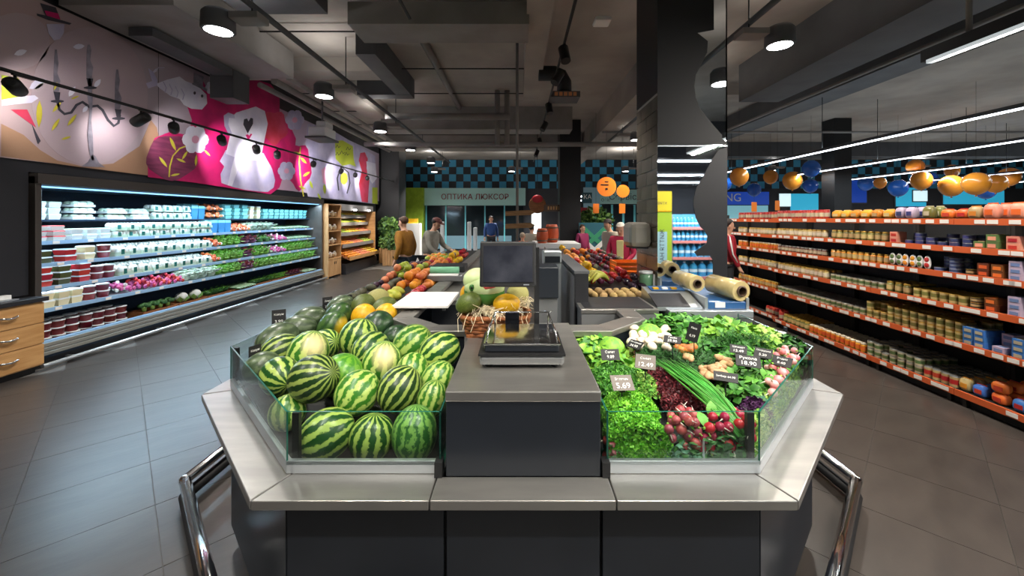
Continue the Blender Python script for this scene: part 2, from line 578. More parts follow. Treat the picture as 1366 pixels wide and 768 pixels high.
pipe('second vertical drop pipe, closer to the hanging pole', [(-0.27, 9.12, 4.549), (-0.27, 9.12, 3.3)], .06)
pipe('thin sprinkler pipe high over the right aisle', [(2.2, 10.5, 3.9), (16, 10.5, 3.9)], .03)
pipe('thin sprinkler pipe along the ceiling above the shelving', [(5.6, 1.0, 4.0), (5.6, 18, 4.0)], .03)
pipe('conduit carrying the round lamps on the mural side', [(-2.78, 2.0, 3.86), (-2.78, 16, 3.86)], .035, 'duct_dark')
pipe('conduit carrying the round lamps above the right aisle', [(2.62, 1.0, 3.86), (2.62, 12, 3.86)], .035, 'duct_dark')
for k in range(6):
    pipe('thin dark rod spanning the ceiling between beams', [(-5.5, 6.0 + k * 1.5, 4.45), (0.1, 6.0 + k * 1.5, 4.45)], .012, 'black')
# elbow duct with its lit grille
e = thing('elbow_duct', 'black elbow duct with a lit amber grille under the ceiling', 'duct', (0.6, 7.0, 4.0))
MB().tube([(-0.25, 0, .18), (0.02, 0, .18), (.14, 0, .13), (.2, 0, .02), (.2, 0, -.16)], .13, 12).build('elbow', 'black', e)
MB().box((.2, 0, -.24), (.5, .4, .1)).build('grille_box', 'duct_dark', e)
mat('amber', 'b0744a', 0.5, emit=0.06)
for k in range(5):
    MB().box((.04 + k * .08, -.205, -.24), (.055, .01, .06)).build('louver', 'amber', e)
# smoke detector plate, wall unit, camera
tag(MB().box(P(803, 29, 4.6), (.19, .19, .05)).build('ceiling_sensor', 'white_plastic', bevel=.02), 'white square sensor plate hanging near the top centre', 'sensor')
pj = thing('projector', 'pale grey projector box hanging over the mural', 'projector', P(430, 178, 8.6))
MB().box((0, 0, 0), (.36, .5, .2)).build('body', 'white_plastic', pj, bevel=.02)
MB().box((.05, 0, .17), (.22, .34, .14)).build('top', 'white_plastic', pj, bevel=.03)
MB().box((0, 0, -.13), (.44, .6, .04)).build('mount', 'duct_dark', pj)
MB().tube([(0, 0, .2), (0, 0, ZC - pj.location.z)], .02, 6).build('hanger', 'duct_dark', pj)

# ---------------- round hanging lamps
WARM, NEUT, COOL = (1.0, 0.93, 0.84), (1.0, 0.97, 0.93), (0.78, 0.9, 1.0)
def high_bay(x, y, z, label, energy, color=NEUT, side=1, tilt=0.0):
    t = thing('high_bay_lamp', label, 'lamp', (x, y, z), 0, 'round ceiling lamps on the conduits')
    MB().lathe([(.05, .22), (.12, .2), (.15, .16), (.155, 0), (.14, -.01)][::-1], 20).build('housing', 'duct_dark', t)
    MB().lathe([(.0, -.014), (.125, -.012), (.125, -.004)], 20).build('lens', 'lens', t)
    MB().box((side * .32, 0, .12), (.3, .2, .07)).build('gear_box', 'duct', t, bevel=.008)
    MB().tube([(side * .35, 0, .15), (side * .35, 0, ZC - z)], .008, 6).build('hanger', 'black', t)
    spot((0, 0, -.05), (0, tilt, -2), energy, math.radians(130), color, t, .14, .8)
    area((0, 0, .26), (PI, 0, 0), .2, .2, energy * .018, color, t, 'added_uplight')  # added upward fill to brighten the ceiling; the lamp itself shines down
    return t
ords = ['first', 'second', 'third', 'fourth', 'fifth', 'sixth', 'seventh', 'eighth', 'ninth']
for k, y in enumerate([4.15, 6.4, 9.0, 11.5, 14.2]):
    high_bay(-3.13, y, 3.6, 'round ceiling lamp, %s from the camera along the mural-side conduit' % ords[k], 330, NEUT)
for k, y in enumerate([4.5, 7.2, 10.0]):
    high_bay(2.95, y, 3.6, 'round ceiling lamp, %s from the camera on the conduit right of the pillar' % ords[k], 360, WARM, -1)
for x, y in [(-3.13, 1.2), (-3.13, -2.0), (2.95, 1.2), (2.95, -2.0), (0.2, -2.5)]:
    high_bay(x, y, 3.6, 'round ceiling lamp behind or above the photographer', 130, NEUT)
for x, y in [(-3.6, 17), (-0.3, 16.8), (4.5, 16.8), (10.5, 16.5), (16, 16), (22, 16), (13, 8), (9.5, 5)]:
    high_bay(x, y, 3.6, 'round ceiling lamp lighting the far shops', 1300 if y > 15 else 500, NEUT)

# ---------------- black spotlight tracks
def track(label, pts, name='lighting_track'):
    t = tag(MB().tube(pts, .018, 6).build(name, 'black'), label, 'track')
    return t
track('black spotlight track running in front of the mural', [(-4.7, 1.5, 3.0), (-4.7, 15, 3.0)])
track('black spotlight track over the middle of the island', [(.55, -1, 3.75), (.55, 15, 3.75)])
track('black spotlight track over the watermelons', [(-1.15, -1, 3.75), (-1.15, 4.2, 3.75)])
track('black spotlight track over the leafy greens', [(1.1, -1, 3.75), (1.1, 3.2, 3.75)])
def track_spot(loc, aim, label, energy, color, group, ang=55):
    loc = Vector(loc)
    t = thing('track_spotlight', label, 'spotlight', loc, 0, group)
    d = (Vector(aim) - loc).normalized()
    q = d.to_track_quat('-Z', 'Y').to_matrix().to_4x4()
    m = MB(); m.M = Matrix.Translation((0, 0, -.13)) @ q
    m.lathe([(.06, -.11), (.062, -.1), (.062, .09), (.03, .11)], 14)
    m.build('head', 'black', t)
    m = MB(); m.M = Matrix.Translation((0, 0, -.13)) @ q
    m.lathe([(.0, -.108), (.05, -.106), (.05, -.1)], 14)
    m.build('lens', 'lens', t)
    MB().tube([(0, 0, 0), (0, 0, -.12)], .012, 6).build('stem', 'black', t)
    MB().box((0, 0.06, -.01), (.03, .16, .03)).build('adapter', 'black', t)
    spot(Vector((0, 0, -.13)) + d * .13, Vector((0, 0, -.13)) + d * 3, energy, math.radians(ang), color, t, .05, .7)
    return t
for k, (px, ty, tz, en) in enumerate([(188, 4.6, 2.9, 15), (232, 5.6, 3.0, 18), (296, 6.7, 2.9, 50), (342, 7.6, 2.9, 50), (370, 8.2, 2.9, 40), (418, 9.6, 3.0, 75), (455, 11.0, 3.0, 75), (474, 12.2, 3.0, 50), (490, 13.3, 3.0, 50), (20, 3.9, 3.0, 26)]):
    y = 4.7 * FPX / (VX - px)
    track_spot((-4.7, y, 3.0), (-5.25, ty + .5, tz - .1), 'black track spotlight aimed at the mural, %s along the track' % (ords[k] if k < 9 else 'nearest end'), en, (1.0, 0.96, 0.95), 'spotlights washing the mural', 105)
for k, (x, y, a, en) in enumerate([(-1.15, -.7, (-.6, 1.5, .9), 150), (-1.15, .6, (-.75, 1.7, .9), 100), (-1.15, 1.5, (-1.0, 2.1, .9), 90), (-1.15, 2.9, (-1.05, 3.2, 1.0), 110), (1.1, -.7, (.6, 1.45, .9), 165), (1.1, .6, (.75, 1.6, .9), 110), (1.1, 1.5, (1.0, 2.0, .9), 110), (1.1, 2.5, (1.1, 2.8, 1.0), 70), (.55, 0.9, (.05, 1.7, 1.0), 120)]):
    track_spot((x, y, 3.75), a, 'black track spotlight above the island aimed down at the produce', en, (1.0, 0.95, 0.86), 'spotlights above the island', 62)
for k, (y, ax) in enumerate([(7.2, .9), (8.6, -.9), (10.4, .9), (12.2, -.6), (4.8, .9), (5.6, -1.0)]):
    track_spot((.55, y, 3.75), (ax, y - 1.0, 1.0), 'black spotlight, %s on the track over the far island' % ords[k], 110, (1.0, 0.93, 0.84), 'spotlights above the far island', 70)
# ---------------- linear light strips beyond the shelving
def led_line(x, y0, y1, z, label, e):
    t = thing('linear_lamp', label, 'strip light', (x, (y0 + y1) / 2, z), 0, 'linear light strips')
    L_ = y1 - y0
    MB().box((0, 0, .03), (.06, L_, .05)).build('rail', 'duct_dark', t)
    MB().box((0, 0, -.008), (.036, L_, .02)).build('diffuser', 'led', t)
    n = int(L_ // 3)
    for k in range(n + 1):
        MB().tube([(0, -L_ / 2 + .2 + k * (L_ - .4) / max(n, 1), .05), (0, -L_ / 2 + .2 + k * (L_ - .4) / max(n, 1), ZC - z)], .006, 5).build('hanger', 'black', t)
    area((0, 0, -.03), (0, 0, 0), .05, L_, e, (.85, .94, 1.0), t)
    area((0, 0, .07), (PI, 0, 0), .05, L_, e * .12, (.75, .9, 1.0), t, 'added_uplight')  # extra upward glow, added so the ceiling above is less dark
    return t
for k, (x, y0, y1) in enumerate([(6.2, 1.0, 11.8), (8.8, 3.5, 13), (11.8, 6.5, 14.5), (15.0, 8.5, 16), (19.0, 10.5, 17)]):
    led_line(x, y0, y1, 3.0, 'long white light strip over the aisles, %s one behind the shelving' % ords[k], 130)
for k, (y, z) in enumerate([(-2.4, 3.0), (-3.2, 2.75), (-4.2, 2.65)]):
    t = led_line(4.0, -2, 2, z, 'white light strip behind the photographer, %s in the pillar mirror' % ['highest', 'middle', 'lowest'][k], 25)
    t.location = (4.0, y, z); t.rotation_euler = (0, 0, PI / 2)
# light rail just above the grocery shelves (bare strip hung from the duct)
rl = thing('shelf_lamp', 'black lamp rail with a glowing tube at the top right corner', 'lamp', (3.45, 1.15, 3.0))
MB().box((0, 0, 0), (.14, 4.4, .1)).build('rail', 'black', rl)
MB().box((-.05, 0, -.06), (.05, 4.3, .03)).build('tube', 'dim_tube', rl)
MB().tube([(0, 1.9, .05), (0, 1.9, 1.5)], .02, 6).build('hanger', 'duct', rl)
area((0.0, 0, -.09), (0, math.radians(25), 0), .06, 4.2, 130, (1.0, .93, .85), rl)
# ================================================================== MURAL over the cold case
MX = -5.26
mural = thing('mural', 'illustrated mural of candelabra, flowers and teapot above the cold case', 'mural', (MX, 8.0, 2.26))
def mp(px, py, off=0.0):
    d = -MX * FPX / (VX - px)
    return Vector((off, d - 8.0, EYE + (VY - py) / FPX * d - 2.26))
def base_mural():
    m = bpy.data.materials.new('mural_ground')
    m.use_nodes = True
    N, L = m.node_tree.nodes, m.node_tree.links
    b = N['Principled BSDF']; b.inputs['Roughness'].default_value = .6
    tc = N.new('ShaderNodeTexCoord'); sp = N.new('ShaderNodeSeparateXYZ'); L.new(tc.outputs['Object'], sp.inputs[0])
    nz = N.new('ShaderNodeTexNoise'); nz.inputs['Scale'].default_value = .9; L.new(tc.outputs['Object'], nz.inputs['Vector'])
    ad = N.new('ShaderNodeMath'); ad.operation = 'MULTIPLY_ADD'; ad.inputs[1].default_value = 1.6; L.new(nz.outputs['Fac'], ad.inputs[0]); L.new(sp.outputs[1], ad.inputs[2])
    mr = N.new('ShaderNodeMapRange'); mr.inputs['From Min'].default_value = -6; mr.inputs['From Max'].default_value = 8; L.new(ad.outputs[0], mr.inputs['Value'])
    rp = N.new('ShaderNodeValToRGB')
    cr = rp.color_ramp
    cr.elements[0].position = 0.0; cr.elements[0].color = (*C3('b98d7c'), 1)
    cr.elements[1].position = 1.0; cr.elements[1].color = (*C3('a58d9c'), 1)
    for p_, c_ in ((.2, 'b49a98'), (.34, 'a69aa4'), (.5, 'b58fa0'), (.7, 'b9b4cc'), (.85, 'b5b0c6')):
        e_ = cr.elements.new(p_); e_.color = (*C3(c_), 1)
    L.new(mr.outputs[0], rp.inputs[0]); L.new(rp.outputs[0], b.inputs['Base Color'])
    MATS['mural_ground'] = m
base_mural()
MB().bb(0, .012, -6.8, 6.95, 0, 1.78).build('panel', 'mural_ground', mural)
for k in range(6):
    MB().bb(.011, .0135, -6.8 + 2.3 * (k + 1) - .003, -6.8 + 2.3 * (k + 1) + .003, 0, 1.78).build('panel_joint', 'wall_dark', mural)
mat('m_magenta', 'd3166b', .6, col2='b00f5a', scale=2.5)
mat('m_red', 'c02a3c', .6, col2='d3486a', scale=2)
mat('m_plum', '8a3c5e', .6, col2='6d2a4b', scale=4, stretch=(1, 1, 6))
mat('m_white', 'e6e2ee', .6, col2='cfcbe0', scale=2.5)
mat('m_lilac', 'c3bdd6', .6, col2='a8a2c4', scale=3)
mat('m_yellow', 'd8cc4a', .6, col2='c2b433', scale=4)
mat('m_lime', 'b5c23a', .6)
mat('m_ink', '3c3a44', .6)
mat('m_grey', '6f6a76', .6, col2='918b98', scale=8)
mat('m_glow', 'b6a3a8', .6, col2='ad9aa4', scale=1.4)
mat('m_rose', 'd89ab4', .6)
lay = [0.0]
def decal(name, pts, m, layer):
    off = .012 + .0015 * layer
    MB().prism([mp(px, py, off) for px, py in pts], (.0015, 0, 0)).build(name, m, mural)
def oval(cx, cy, rx, ry, n=20, rot=0.0, wob=0.0, ph=0):
    o = []
    for i in range(n):
        a = 2 * PI * i / n
        r = 1 + wob * math.sin(5 * a + ph)
        x, y = rx * r * math.cos(a), ry * r * math.sin(a)
        o.append((cx + x * math.cos(rot) - y * math.sin(rot), cy + x * math.sin(rot) + y * math.cos(rot)))
    return o
def line(name, pts, w, m, layer=3):
    L_, R_ = [], []
    for i, p in enumerate(pts):
        a, b = pts[max(i - 1, 0)], pts[min(i + 1, len(pts) - 1)]
        dx, dy = b[0] - a[0], b[1] - a[1]
        n = math.hypot(dx, dy) or 1
        ww = w[i] if isinstance(w, list) else w
        L_.append((p[0] - dy / n * ww, p[1] + dx / n * ww)); R_.append((p[0] + dy / n * ww, p[1] - dx / n * ww))
    decal(name, L_ + R_[::-1], m, layer)
decal('painted_glow', oval(118, 128, 78, 92, 32), 'm_glow', 0)  # spotlight glow on the wall, put into the mural's colour as pale ovals
decal('painted_glow', oval(20, 55, 45, 38, 24), 'm_glow', 0)
mat('m_tan', 'a98468', .6, col2='9c7860', scale=1.5)
decal('tan_ground', [(0, 208), (0, 165), (30, 180), (52, 200), (75, 214), (110, 222), (150, 218), (185, 195), (200, 160), (208, 170), (212, 190), (196, 205), (196, 234), (100, 222)], 'm_tan', 0)
decal('magenta_cloud', [(196, 236), (262, 244), (300, 250), (360, 259), (372, 250), (380, 225), (392, 205), (394, 185), (385, 165), (372, 152), (372, 128), (360, 112), (340, 106), (322, 104), (312, 128), (280, 128), (268, 104), (262, 120), (248, 140), (255, 160), (250, 180), (225, 176), (205, 184), (196, 205)], 'm_magenta', 1)
decal('plum_bush', oval(228, 210, 34, 30, 24, 0, .05), 'm_plum', 2)
decal('rosette', oval(365, 170, 17, 22, 24, 0, .12), 'm_red', 2)
decal('rosette', oval(398, 222, 16, 30, 24, 0, .1), 'm_magenta', 2)
decal('pale_field', [(410, 165), (440, 172), (470, 190), (500, 208), (500, 272), (470, 268), (440, 265), (410, 262), (402, 230)], 'm_lilac', 1)
decal('teapot_body', [(300, 205), (306, 178), (298, 168), (300, 156), (310, 154), (314, 150), (340, 142), (352, 148), (356, 165), (352, 185), (348, 205), (346, 215), (318, 212)], 'm_white', 4)
decal('teapot_handle', [(298, 168), (297, 154), (303, 150), (311, 153), (312, 158), (304, 157), (303, 166), (308, 178), (305, 182)], 'm_lilac', 5)
decal('frilled_skirt', [(314, 205), (330, 214), (350, 204), (362, 225), (366, 240), (364, 250), (356, 256), (340, 255), (325, 253), (308, 249), (294, 244), (293, 232), (298, 222), (292, 215), (300, 200)], 'm_lilac', 3)
decal('white_fold', [(310, 214), (302, 247), (308, 248), (316, 226), (322, 190), (318, 190)], 'm_white', 6)
decal('heart', [(329, 178), (323, 166), (324, 159), (328, 158), (330, 162), (333, 157), (336, 158), (336, 165)], 'm_ink', 6)
decal('small_heart', [(330, 187), (326, 180), (329, 179), (331, 181), (333, 178), (335, 179)], 'm_magenta', 6)
# hat-wearing fish of pale strokes
decal('fish_body', [(206, 112), (222, 106), (238, 102), (246, 108), (262, 114), (274, 126), (275, 138), (268, 146), (254, 145), (244, 140), (238, 132), (226, 128), (212, 118)], 'm_white', 3)
decal('fish_tail', [(208, 114), (196, 118), (193, 111), (201, 108), (198, 98), (196, 91), (203, 96), (208, 106)], 'm_lilac', 4)
decal('fish_hat', [(254, 112), (274, 122), (275, 119), (269, 115), (270, 102), (257, 97), (257, 110)], 'm_grey', 5)
for k in range(4):
    line('fish_scale', [(216 + k * 8, 112 + k * 3 - 3), (220 + k * 8, 117 + k * 3), (218 + k * 8, 124 + k * 3)], .5, 'm_lilac', 5)
for k in range(3):
    line('feather_line', [(200 + k * 3, 100 - k * 2), (206 + k * 2, 92 - k), (212 + k * 3, 90)], .5, 'm_white', 2)
for q in ((258, 124), (268, 128)): decal('fish_eye', oval(q[0], q[1], 1.7, 2.2, 8), 'm_ink', 5)
# flowers, stems and leaves
def flower(cx, cy, r, m='m_white'):
    for k in range(6):
        a = k * PI / 3
        decal('petal', oval(cx + r * .55 * math.cos(a), cy + r * .6 * math.sin(a), r * .45, r * .5, 10), m, 4 + (k % 2))
    decal('flower_heart', oval(cx, cy, r * .28, r * .3, 10), 'm_rose', 6)
flower(259, 186, 18); flower(381, 228, 12, 'm_lilac'); flower(280, 117, 8); flower(392, 160, 13, 'm_lilac')
def leafd(x, y, l, a, m='m_yellow', w=.22, layer=4):
    c, s_ = math.cos(a), math.sin(a)
    pts = []
    for t, ww in ((0, 0), (.25, .8), (.5, 1), (.75, .75), (1, 0), (.75, -.75), (.5, -1), (.25, -.8)):
        u, v = (t - .5) * l, ww * l * w / 2
        pts.append((x + u * c - v * s_, y + u * s_ + v * c))
    decal('leaf', pts, m, layer)
line('stem', [(224, 236), (225, 222), (229, 208), (238, 198), (249, 194)], .9, 'm_yellow')
for q in [(216, 216, 18, .9), (229, 192, 20, 1.15), (245, 207, 14, -1.0), (232, 233, 13, -.2), (240, 214, 14, .4), (260, 214, 15, -1.5), (275, 204, 12, .8), (50, 152, 36, 1.6), (72, 166, 20, -1.0), (94, 160, 20, -.9), (74, 142, 20, -.9), (72, 115, 12, -1.2), (86, 184, 14, -.3), (50, 115, 16, -.6), (98, 130, 12, -.4)]:
    leafd(*q)
for q in [(48, 112, 26, -.5), (103, 62, 16, -.1), (94, 122, 16, -1.0), (128, 111, 14, -.9), (25, 70, 18, -.3), (112, 145, 12, -.9)]:
    leafd(*q, m='m_white', w=.45)
for q in [(396, 205, 12, .5), (404, 214, 12, .8), (408, 232, 12, -.6), (402, 250, 10, .4), (414, 246, 12, 1.2), (432, 252, 14, 1.5), (425, 262, 10, 1.1)]:
    leafd(*q, m='m_lime', w=.3)
line('stem', [(404, 262), (400, 240), (398, 215), (400, 196)], .7, 'm_yellow', 4)
# candelabra drawn in grey
line('candelabra_stem', [(117, 104), (118, 130), (119, 142), (118, 160), (118, 180), (120, 205), (122, 214)], [1.5, 3.5, 2, 1.5, 3.6, 2.4, 1.6], 'm_grey', 5)
decal('candelabra_foot', [(121, 206), (125, 208), (130, 217), (138, 223), (106, 222), (115, 216)], 'm_grey', 5)
line('candelabra_arm', [(118, 143), (108, 136), (100, 140), (93, 150), (84, 152), (77, 146), (74, 134)], 1.7, 'm_ink', 4)
line('candelabra_arm', [(120, 142), (128, 141), (135, 147), (142, 160), (150, 168), (156, 164), (158, 153)], 1.7, 'm_ink', 4)
for cx, ty, by in ((73, 30, 122), (117, 35, 104), (155, 60, 145)):
    decal('candle_cup', [(cx - 4, by), (cx + 5, by + 1), (cx + 3, by + 13), (cx - 1, by + 13)], 'm_ink', 5)
    decal('drip_pan', oval(cx + 1, by + 13, 9, 2, 12), 'm_ink', 6)
    line('glass_stem', [(cx, by), (cx + 1, by - 14), (cx - 1, by - 24), (cx, by - 38), (cx - .5, (ty + by) / 2 - 10)], [3.5, 4.5, 2.5, 3, 1.3], 'm_grey', 3)
decal('goblet_bowl', [(60, 32), (63, 45), (70, 54), (78, 52), (83, 44), (84, 32)], 'm_lilac', 3)
decal('top_hat', [(51, 4), (72, 10), (78, 25), (60, 24)], 'm_ink', 5)
decal('hat_band', [(57, 14), (75, 18), (78, 26), (60, 22)], 'm_magenta', 6)
decal('hat_brim', [(46, 18), (60, 21), (93, 31), (90, 33), (62, 27), (47, 21)], 'm_ink', 7)
# lime pot at the near end
decal('lime_pot', [(0, 138), (32, 138), (30, 118), (22, 104), (0, 100)], 'm_lime', 3)
decal('pot_saucer', [(0, 141), (40, 137), (49, 131), (44, 127), (30, 128), (0, 133)], 'm_white', 4)
decal('red_cone', [(12, 146), (40, 166), (46, 170), (34, 146)], 'm_red', 3)
decal('pen_tip', [(40, 165), (52, 188), (48, 192), (43, 176)], 'm_ink', 4)
# lime speech blob with handwriting, red figure at the end of the wall
decal('lime_blob', [(446, 188), (456, 187), (470, 195), (471, 212), (474, 222), (466, 219), (456, 221), (447, 212)], 'm_lime', 3)
for k, q in enumerate(((450, 196), (456, 204), (450, 206), (462, 206), (464, 199))):
    line('handwriting', [(q[0] - 3, q[1] + 1), (q[0] - 1, q[1] - 3), (q[0] + 1, q[1] + 1), (q[0] + 3, q[1] - 1)], .45, 'm_ink', 4)
decal('red_figure', [(480, 204), (486, 203), (490, 212), (488, 224), (492, 240), (490, 270), (482, 269), (478, 245), (482, 228), (478, 214)], 'm_red', 3)
decal('white_figure', [(488, 215), (500, 218), (502, 238), (496, 245), (490, 236)], 'm_white', 4)
decal('lime_post', [(496, 250), (503, 250), (503, 272), (496, 271)], 'm_lime', 4)
decal('lime_lamp', oval(458, 238, 5, 8, 16), 'm_lime', 3)
line('lamp_arch', [(451, 254), (449, 238), (452, 228), (458, 225), (464, 230), (466, 244), (462, 258)], .8, 'm_ink', 4)
decal('rose_figure', [(428, 226), (433, 222), (437, 232), (434, 246), (430, 244)], 'm_rose', 3)
# things lying on the header ledge above the case
for k, (px, m) in enumerate(((60, 'white'), (84, 'red'), (108, 'white'))):
    pass

# ================================================================== WOODEN DRAWERS at the left edge
dr = thing('drawer_cabinet', 'pale wooden cabinet of three drawers with black worktop at the left edge', 'cabinet', (-5.1, 3.45, 0))
MB().bb(-.55, -.02, -.95, .83, 0.07, .755).build('carcass', 'wood_pale', dr)
MB().bb(-.5, -.06, -.95, .80, 0, .07).build('plinth', 'black', dr)
MB().bb(-.57, .02, -.98, .86, .755, .80).build('worktop', 'panel_black', dr, bevel=.004)
for b in range(3):
    for k in range(3):
        y0, y1 = ((.26, .83), (-.32, .25), (-.9, -.33))[b]
        z0 = .085 + k * .222
        d = MB().bb(-.02, .0, y0, y1, z0, z0 + .214).build('drawer', 'wood', dr, bevel=.003)
        hm = MB(); yc = (y0 + y1) / 2 - .02
        hm.tube([(.0, yc - .075, z0 + .12), (.02, yc - .06, z0 + .118), (.03, yc, z0 + .108), (.02, yc + .06, z0 + .118), (.0, yc + .075, z0 + .12)], .011, 8)
        hm.build('handle', 'chrome', d)
tp = thing('paper_tray', 'grey paper tray with white sheets on the black worktop', 'tray', (-5.32, 3.95, .80))
MB().box((0, 0, .006), (.3, .34, .012)).build('tray', 'alu', tp)
MB().box((0, 0, .035), (.22, .28, .04)).build('sheets', 'white', tp)

# ================================================================== REFRIGERATED CASE
FX, FY0, FY1 = -5.22, 4.3, 10.62
fc = thing('refrigerated_case', 'open refrigerated case with lit shelves along the mural wall', 'fridge', (FX, FY0, 0))
FL = FY1 - FY0
MB().bb(-1.0, -.97, 0, FL, .1, 2.0).build('back_panel', 'case_navy', fc)
for y in (0, FL - .06):
    MB().bb(-1.0, 0.0, y, y + .06, .04, 2.1).build('end_panel', 'case_brown', fc, bevel=.005)
cp = MB().bb(-1.0, .03, 0, FL, 2.02, 2.13).build('canopy', 'case_brown', fc)
MB().bb(-.10, -.07, .08, FL - .08, 1.985, 2.0).build('light_tube', 'lens_cool', cp)
MB().bb(-1.0, -.02, .06, FL - .06, 2.0, 2.02).build('canopy_lining', 'case_strip', cp)
MB().bb(-.97, -.0, .06, FL - .06, .1, .20).build('well_floor', 'case_navy', fc)
for k in range(3):
    MB().bb(-.02, .012 + .012 * k, 0, FL, .225 - k * .045, .262 - k * .045).build('bumper_slat', 'slat_grey', fc, bevel=.004)
MB().bb(-.06, .0, .0, FL, .255, .285).build('ticket_strip', 'case_strip', fc)
MB().bb(-.9, -.02, 0, FL, 0.0, .12).build('kick_panel', 'panel_black', fc)
MB().tube([(.1, -.02, .05), (.1, FL, .05)], .022, 8).build('kick_rail', 'alu', fc)
for k in range(6):
    MB().bb(-.02, .1, .3 + k * 1.15, .33 + k * 1.15, .03, .06).build('rail_bracket', 'steel_dull', fc)
# shelves: (height, front edge offset)
SH = [(1.625, -.32), (1.37, -.24), (1.12, -.18), (.86, -.12), (.625, -.06)]
for k, (z, xo) in enumerate(SH):
    s_ = MB().bb(-.97, xo, .06, FL - .06, z - .022, z).build('shelf', 'case_navy' if k == 0 else 'alu', fc)
    if k:
        MB().bb(xo, xo + .012, .06, FL - .06, z - .035, z + .01).build('ticket_strip', 'case_strip', s_)
        tk = MB().box((0, 0, 0), (.004, .07, .032)).mesh('price_ticket', 'ticket')
        for j in range(15):
            inst('price_ticket', tk, (xo + .014, .35 + j * .42 + R.uniform(-.1, .1), z - .012), parent=s_)
for y0, y1, e in ((0.1, 2.1, 34), (2.1, 4.2, 34), (4.2, 6.2, 34)):
    area((-.12, (y0 + y1) / 2, 1.965), (0, math.radians(-18), 0), .12, y1 - y0, e, (.55, .8, 1.0), fc, 'case_light')
for k, (z, xo) in enumerate(SH[:4]):
    area((xo - .08, FL / 2, z - .03), (0, math.radians(-10), 0), .03, FL - .3, 11, (.66, .86, 1.0), fc, 'shelf_light')

# ---------------- goods in the cold case
def pmesh(key, fn, mats):
    m = MB(); fn(m)
    return m.mesh(key, mats)
def tubfn(w, h, n=4):
    def f(m):
        m.lathe([(w * .42, 0), (w * .5, h * .82), (w * .52, h * .84, 1), (w * .52, h, 1), (w * .3, h * 1.0, 1)], 10)
    return f
def packfn(l, w, h):      # rounded carton with film top
    def f(m):
        m._add([(-w * .42, -l * .42, 0), (w * .42, -l * .42, 0), (w * .42, l * .42, 0), (-w * .42, l * .42, 0),
                (-w / 2, -l / 2, h * .8), (w / 2, -l / 2, h * .8), (w / 2, l / 2, h * .8), (-w / 2, l / 2, h * .8),
                (-w * .46, -l * .46, h), (w * .46, -l * .46, h), (w * .46, l * .46, h), (-w * .46, l * .46, h)],
               [(3, 2, 1, 0), (0, 1, 5, 4), (1, 2, 6, 5), (2, 3, 7, 6), (3, 0, 4, 7)], 0)
        o = len(m.v) - 12
        for q in ((4, 5, 9, 8), (5, 6, 10, 9), (6, 7, 11, 10), (7, 4, 8, 11), (8, 9, 10, 11)):
            m.f.append([o + i for i in q]); m.m.append(1); m.sm.append(False)
    return f
def bagfn(l, w, h):
    def f(m):
        m.ell((0, 0, h / 2), (w / 2, l / 2, h / 2), 10, 6, 0, None, lambda p: Vector((p.x * (1 + .12 * math.sin(9 * p.y / l)), p.y, p.z)))
        m._add([(-w * .1, -l * .35, h * .95), (w * .1, l * .35, h * .95), (w * .02, l * .4, h * 1.16), (-w * .02, -l * .4, h * 1.16)], [(0, 1, 2, 3)], 1)
    return f
def shroomfn(l, w, h):     # tray of button mushrooms under film with a printed band
    def f(m):
        m.box((0, 0, h * .2), (w, l, h * .4), 1)
        for i in range(2):
            for j in range(3):
                m.ell(((i - .5) * w * .5, (j - 1) * l * .32, h * .55), (w * .27, l * .19, h * .42), 8, 5, 0)
        m.box((w * .505, -l * .2, h * .45), (.006, l * .28, h * .5), 2); m.box((w * .25, l * .22, h * .98), (w * .3, l * .25, .004), 2)
    return f
def netfn(l, w, h, seed, rr=.024, long=1.0):
    def f(m):
        r = random.Random(seed)
        for i in range(26):
            y, x = r.uniform(-.5, .5) * l, r.uniform(-.5, .5) * w
            t = 1 - max(abs(2 * x / w), abs(2 * y / l)) ** 2 * .8
            m.ell((x * .85, y * .9, h * .25 + r.uniform(0, .75) * h * t * .9), (rr, rr * long, rr), 6, 4, r.choice((0, 0, 1)))
    return f
def bunchfn(l, h, n, seed, leafw=.03):
    def f(m):
        r = random.Random(seed)
        m.ell((-.02, 0, h * .35), (l * .42, .055, h * .38), 8, 5, 0)
        for i in range(n):
            a = r.uniform(-.9, .9); y = r.uniform(-.06, .06); x0 = r.uniform(-l * .3, l * .35)
            z0 = h * r.uniform(.35, .8); ln = r.uniform(.05, .09)
            dx, dy, dz = ln * r.uniform(.2, 1), ln * math.sin(a), ln * r.uniform(-.2, .6)
            m._add([(x0, y, z0), (x0 + dx * .5, y + dy * .5 + leafw, z0 + dz * .7), (x0 + dx, y + dy, z0 + dz * .5), (x0 + dx * .5, y + dy * .5 - leafw, z0 + dz * .7)], [(0, 1, 2, 3)], r.choice((0, 1)))
    return f
mat('g_leaf', '4f8a2a', .55, col2='77ad3c', scale=30, rnd=.18)
mat('g_leaf2', '7fae4a', .55, col2='a3c56a', scale=30, rnd=.15)
mat('g_dark', '2f5a2c', .6, col2='3f7038', scale=30, rnd=.15)
mat('g_dark2', '4d7c46', .6)
mat('v_white', 'd9dbd6', .4, rnd=.08)
mat('v_pale', 'b5c8b2', .45, rnd=.12)
mat('v_band', '1f6a62', .5, rnd=.3)
mat('v_red', 'b32a2e', .35, rnd=.15)
mat('v_crimson', '8d1f2c', .35, rnd=.2)
mat('v_olive', '4b4f2c', .35, rnd=.2)
mat('v_cream', 'd8caa0', .4, rnd=.12)
mat('v_magenta', 'b0487f', .4, rnd=.2)
mat('v_purple', '4a2440', .5, col2='6a3a5c', scale=25, rnd=.15)
mat('v_orange', 'd6683c', .4, rnd=.15)
mat('v_blue', '3d84b8', .4, rnd=.15)
mat('v_aqua', '7fc4c6', .4, rnd=.12)
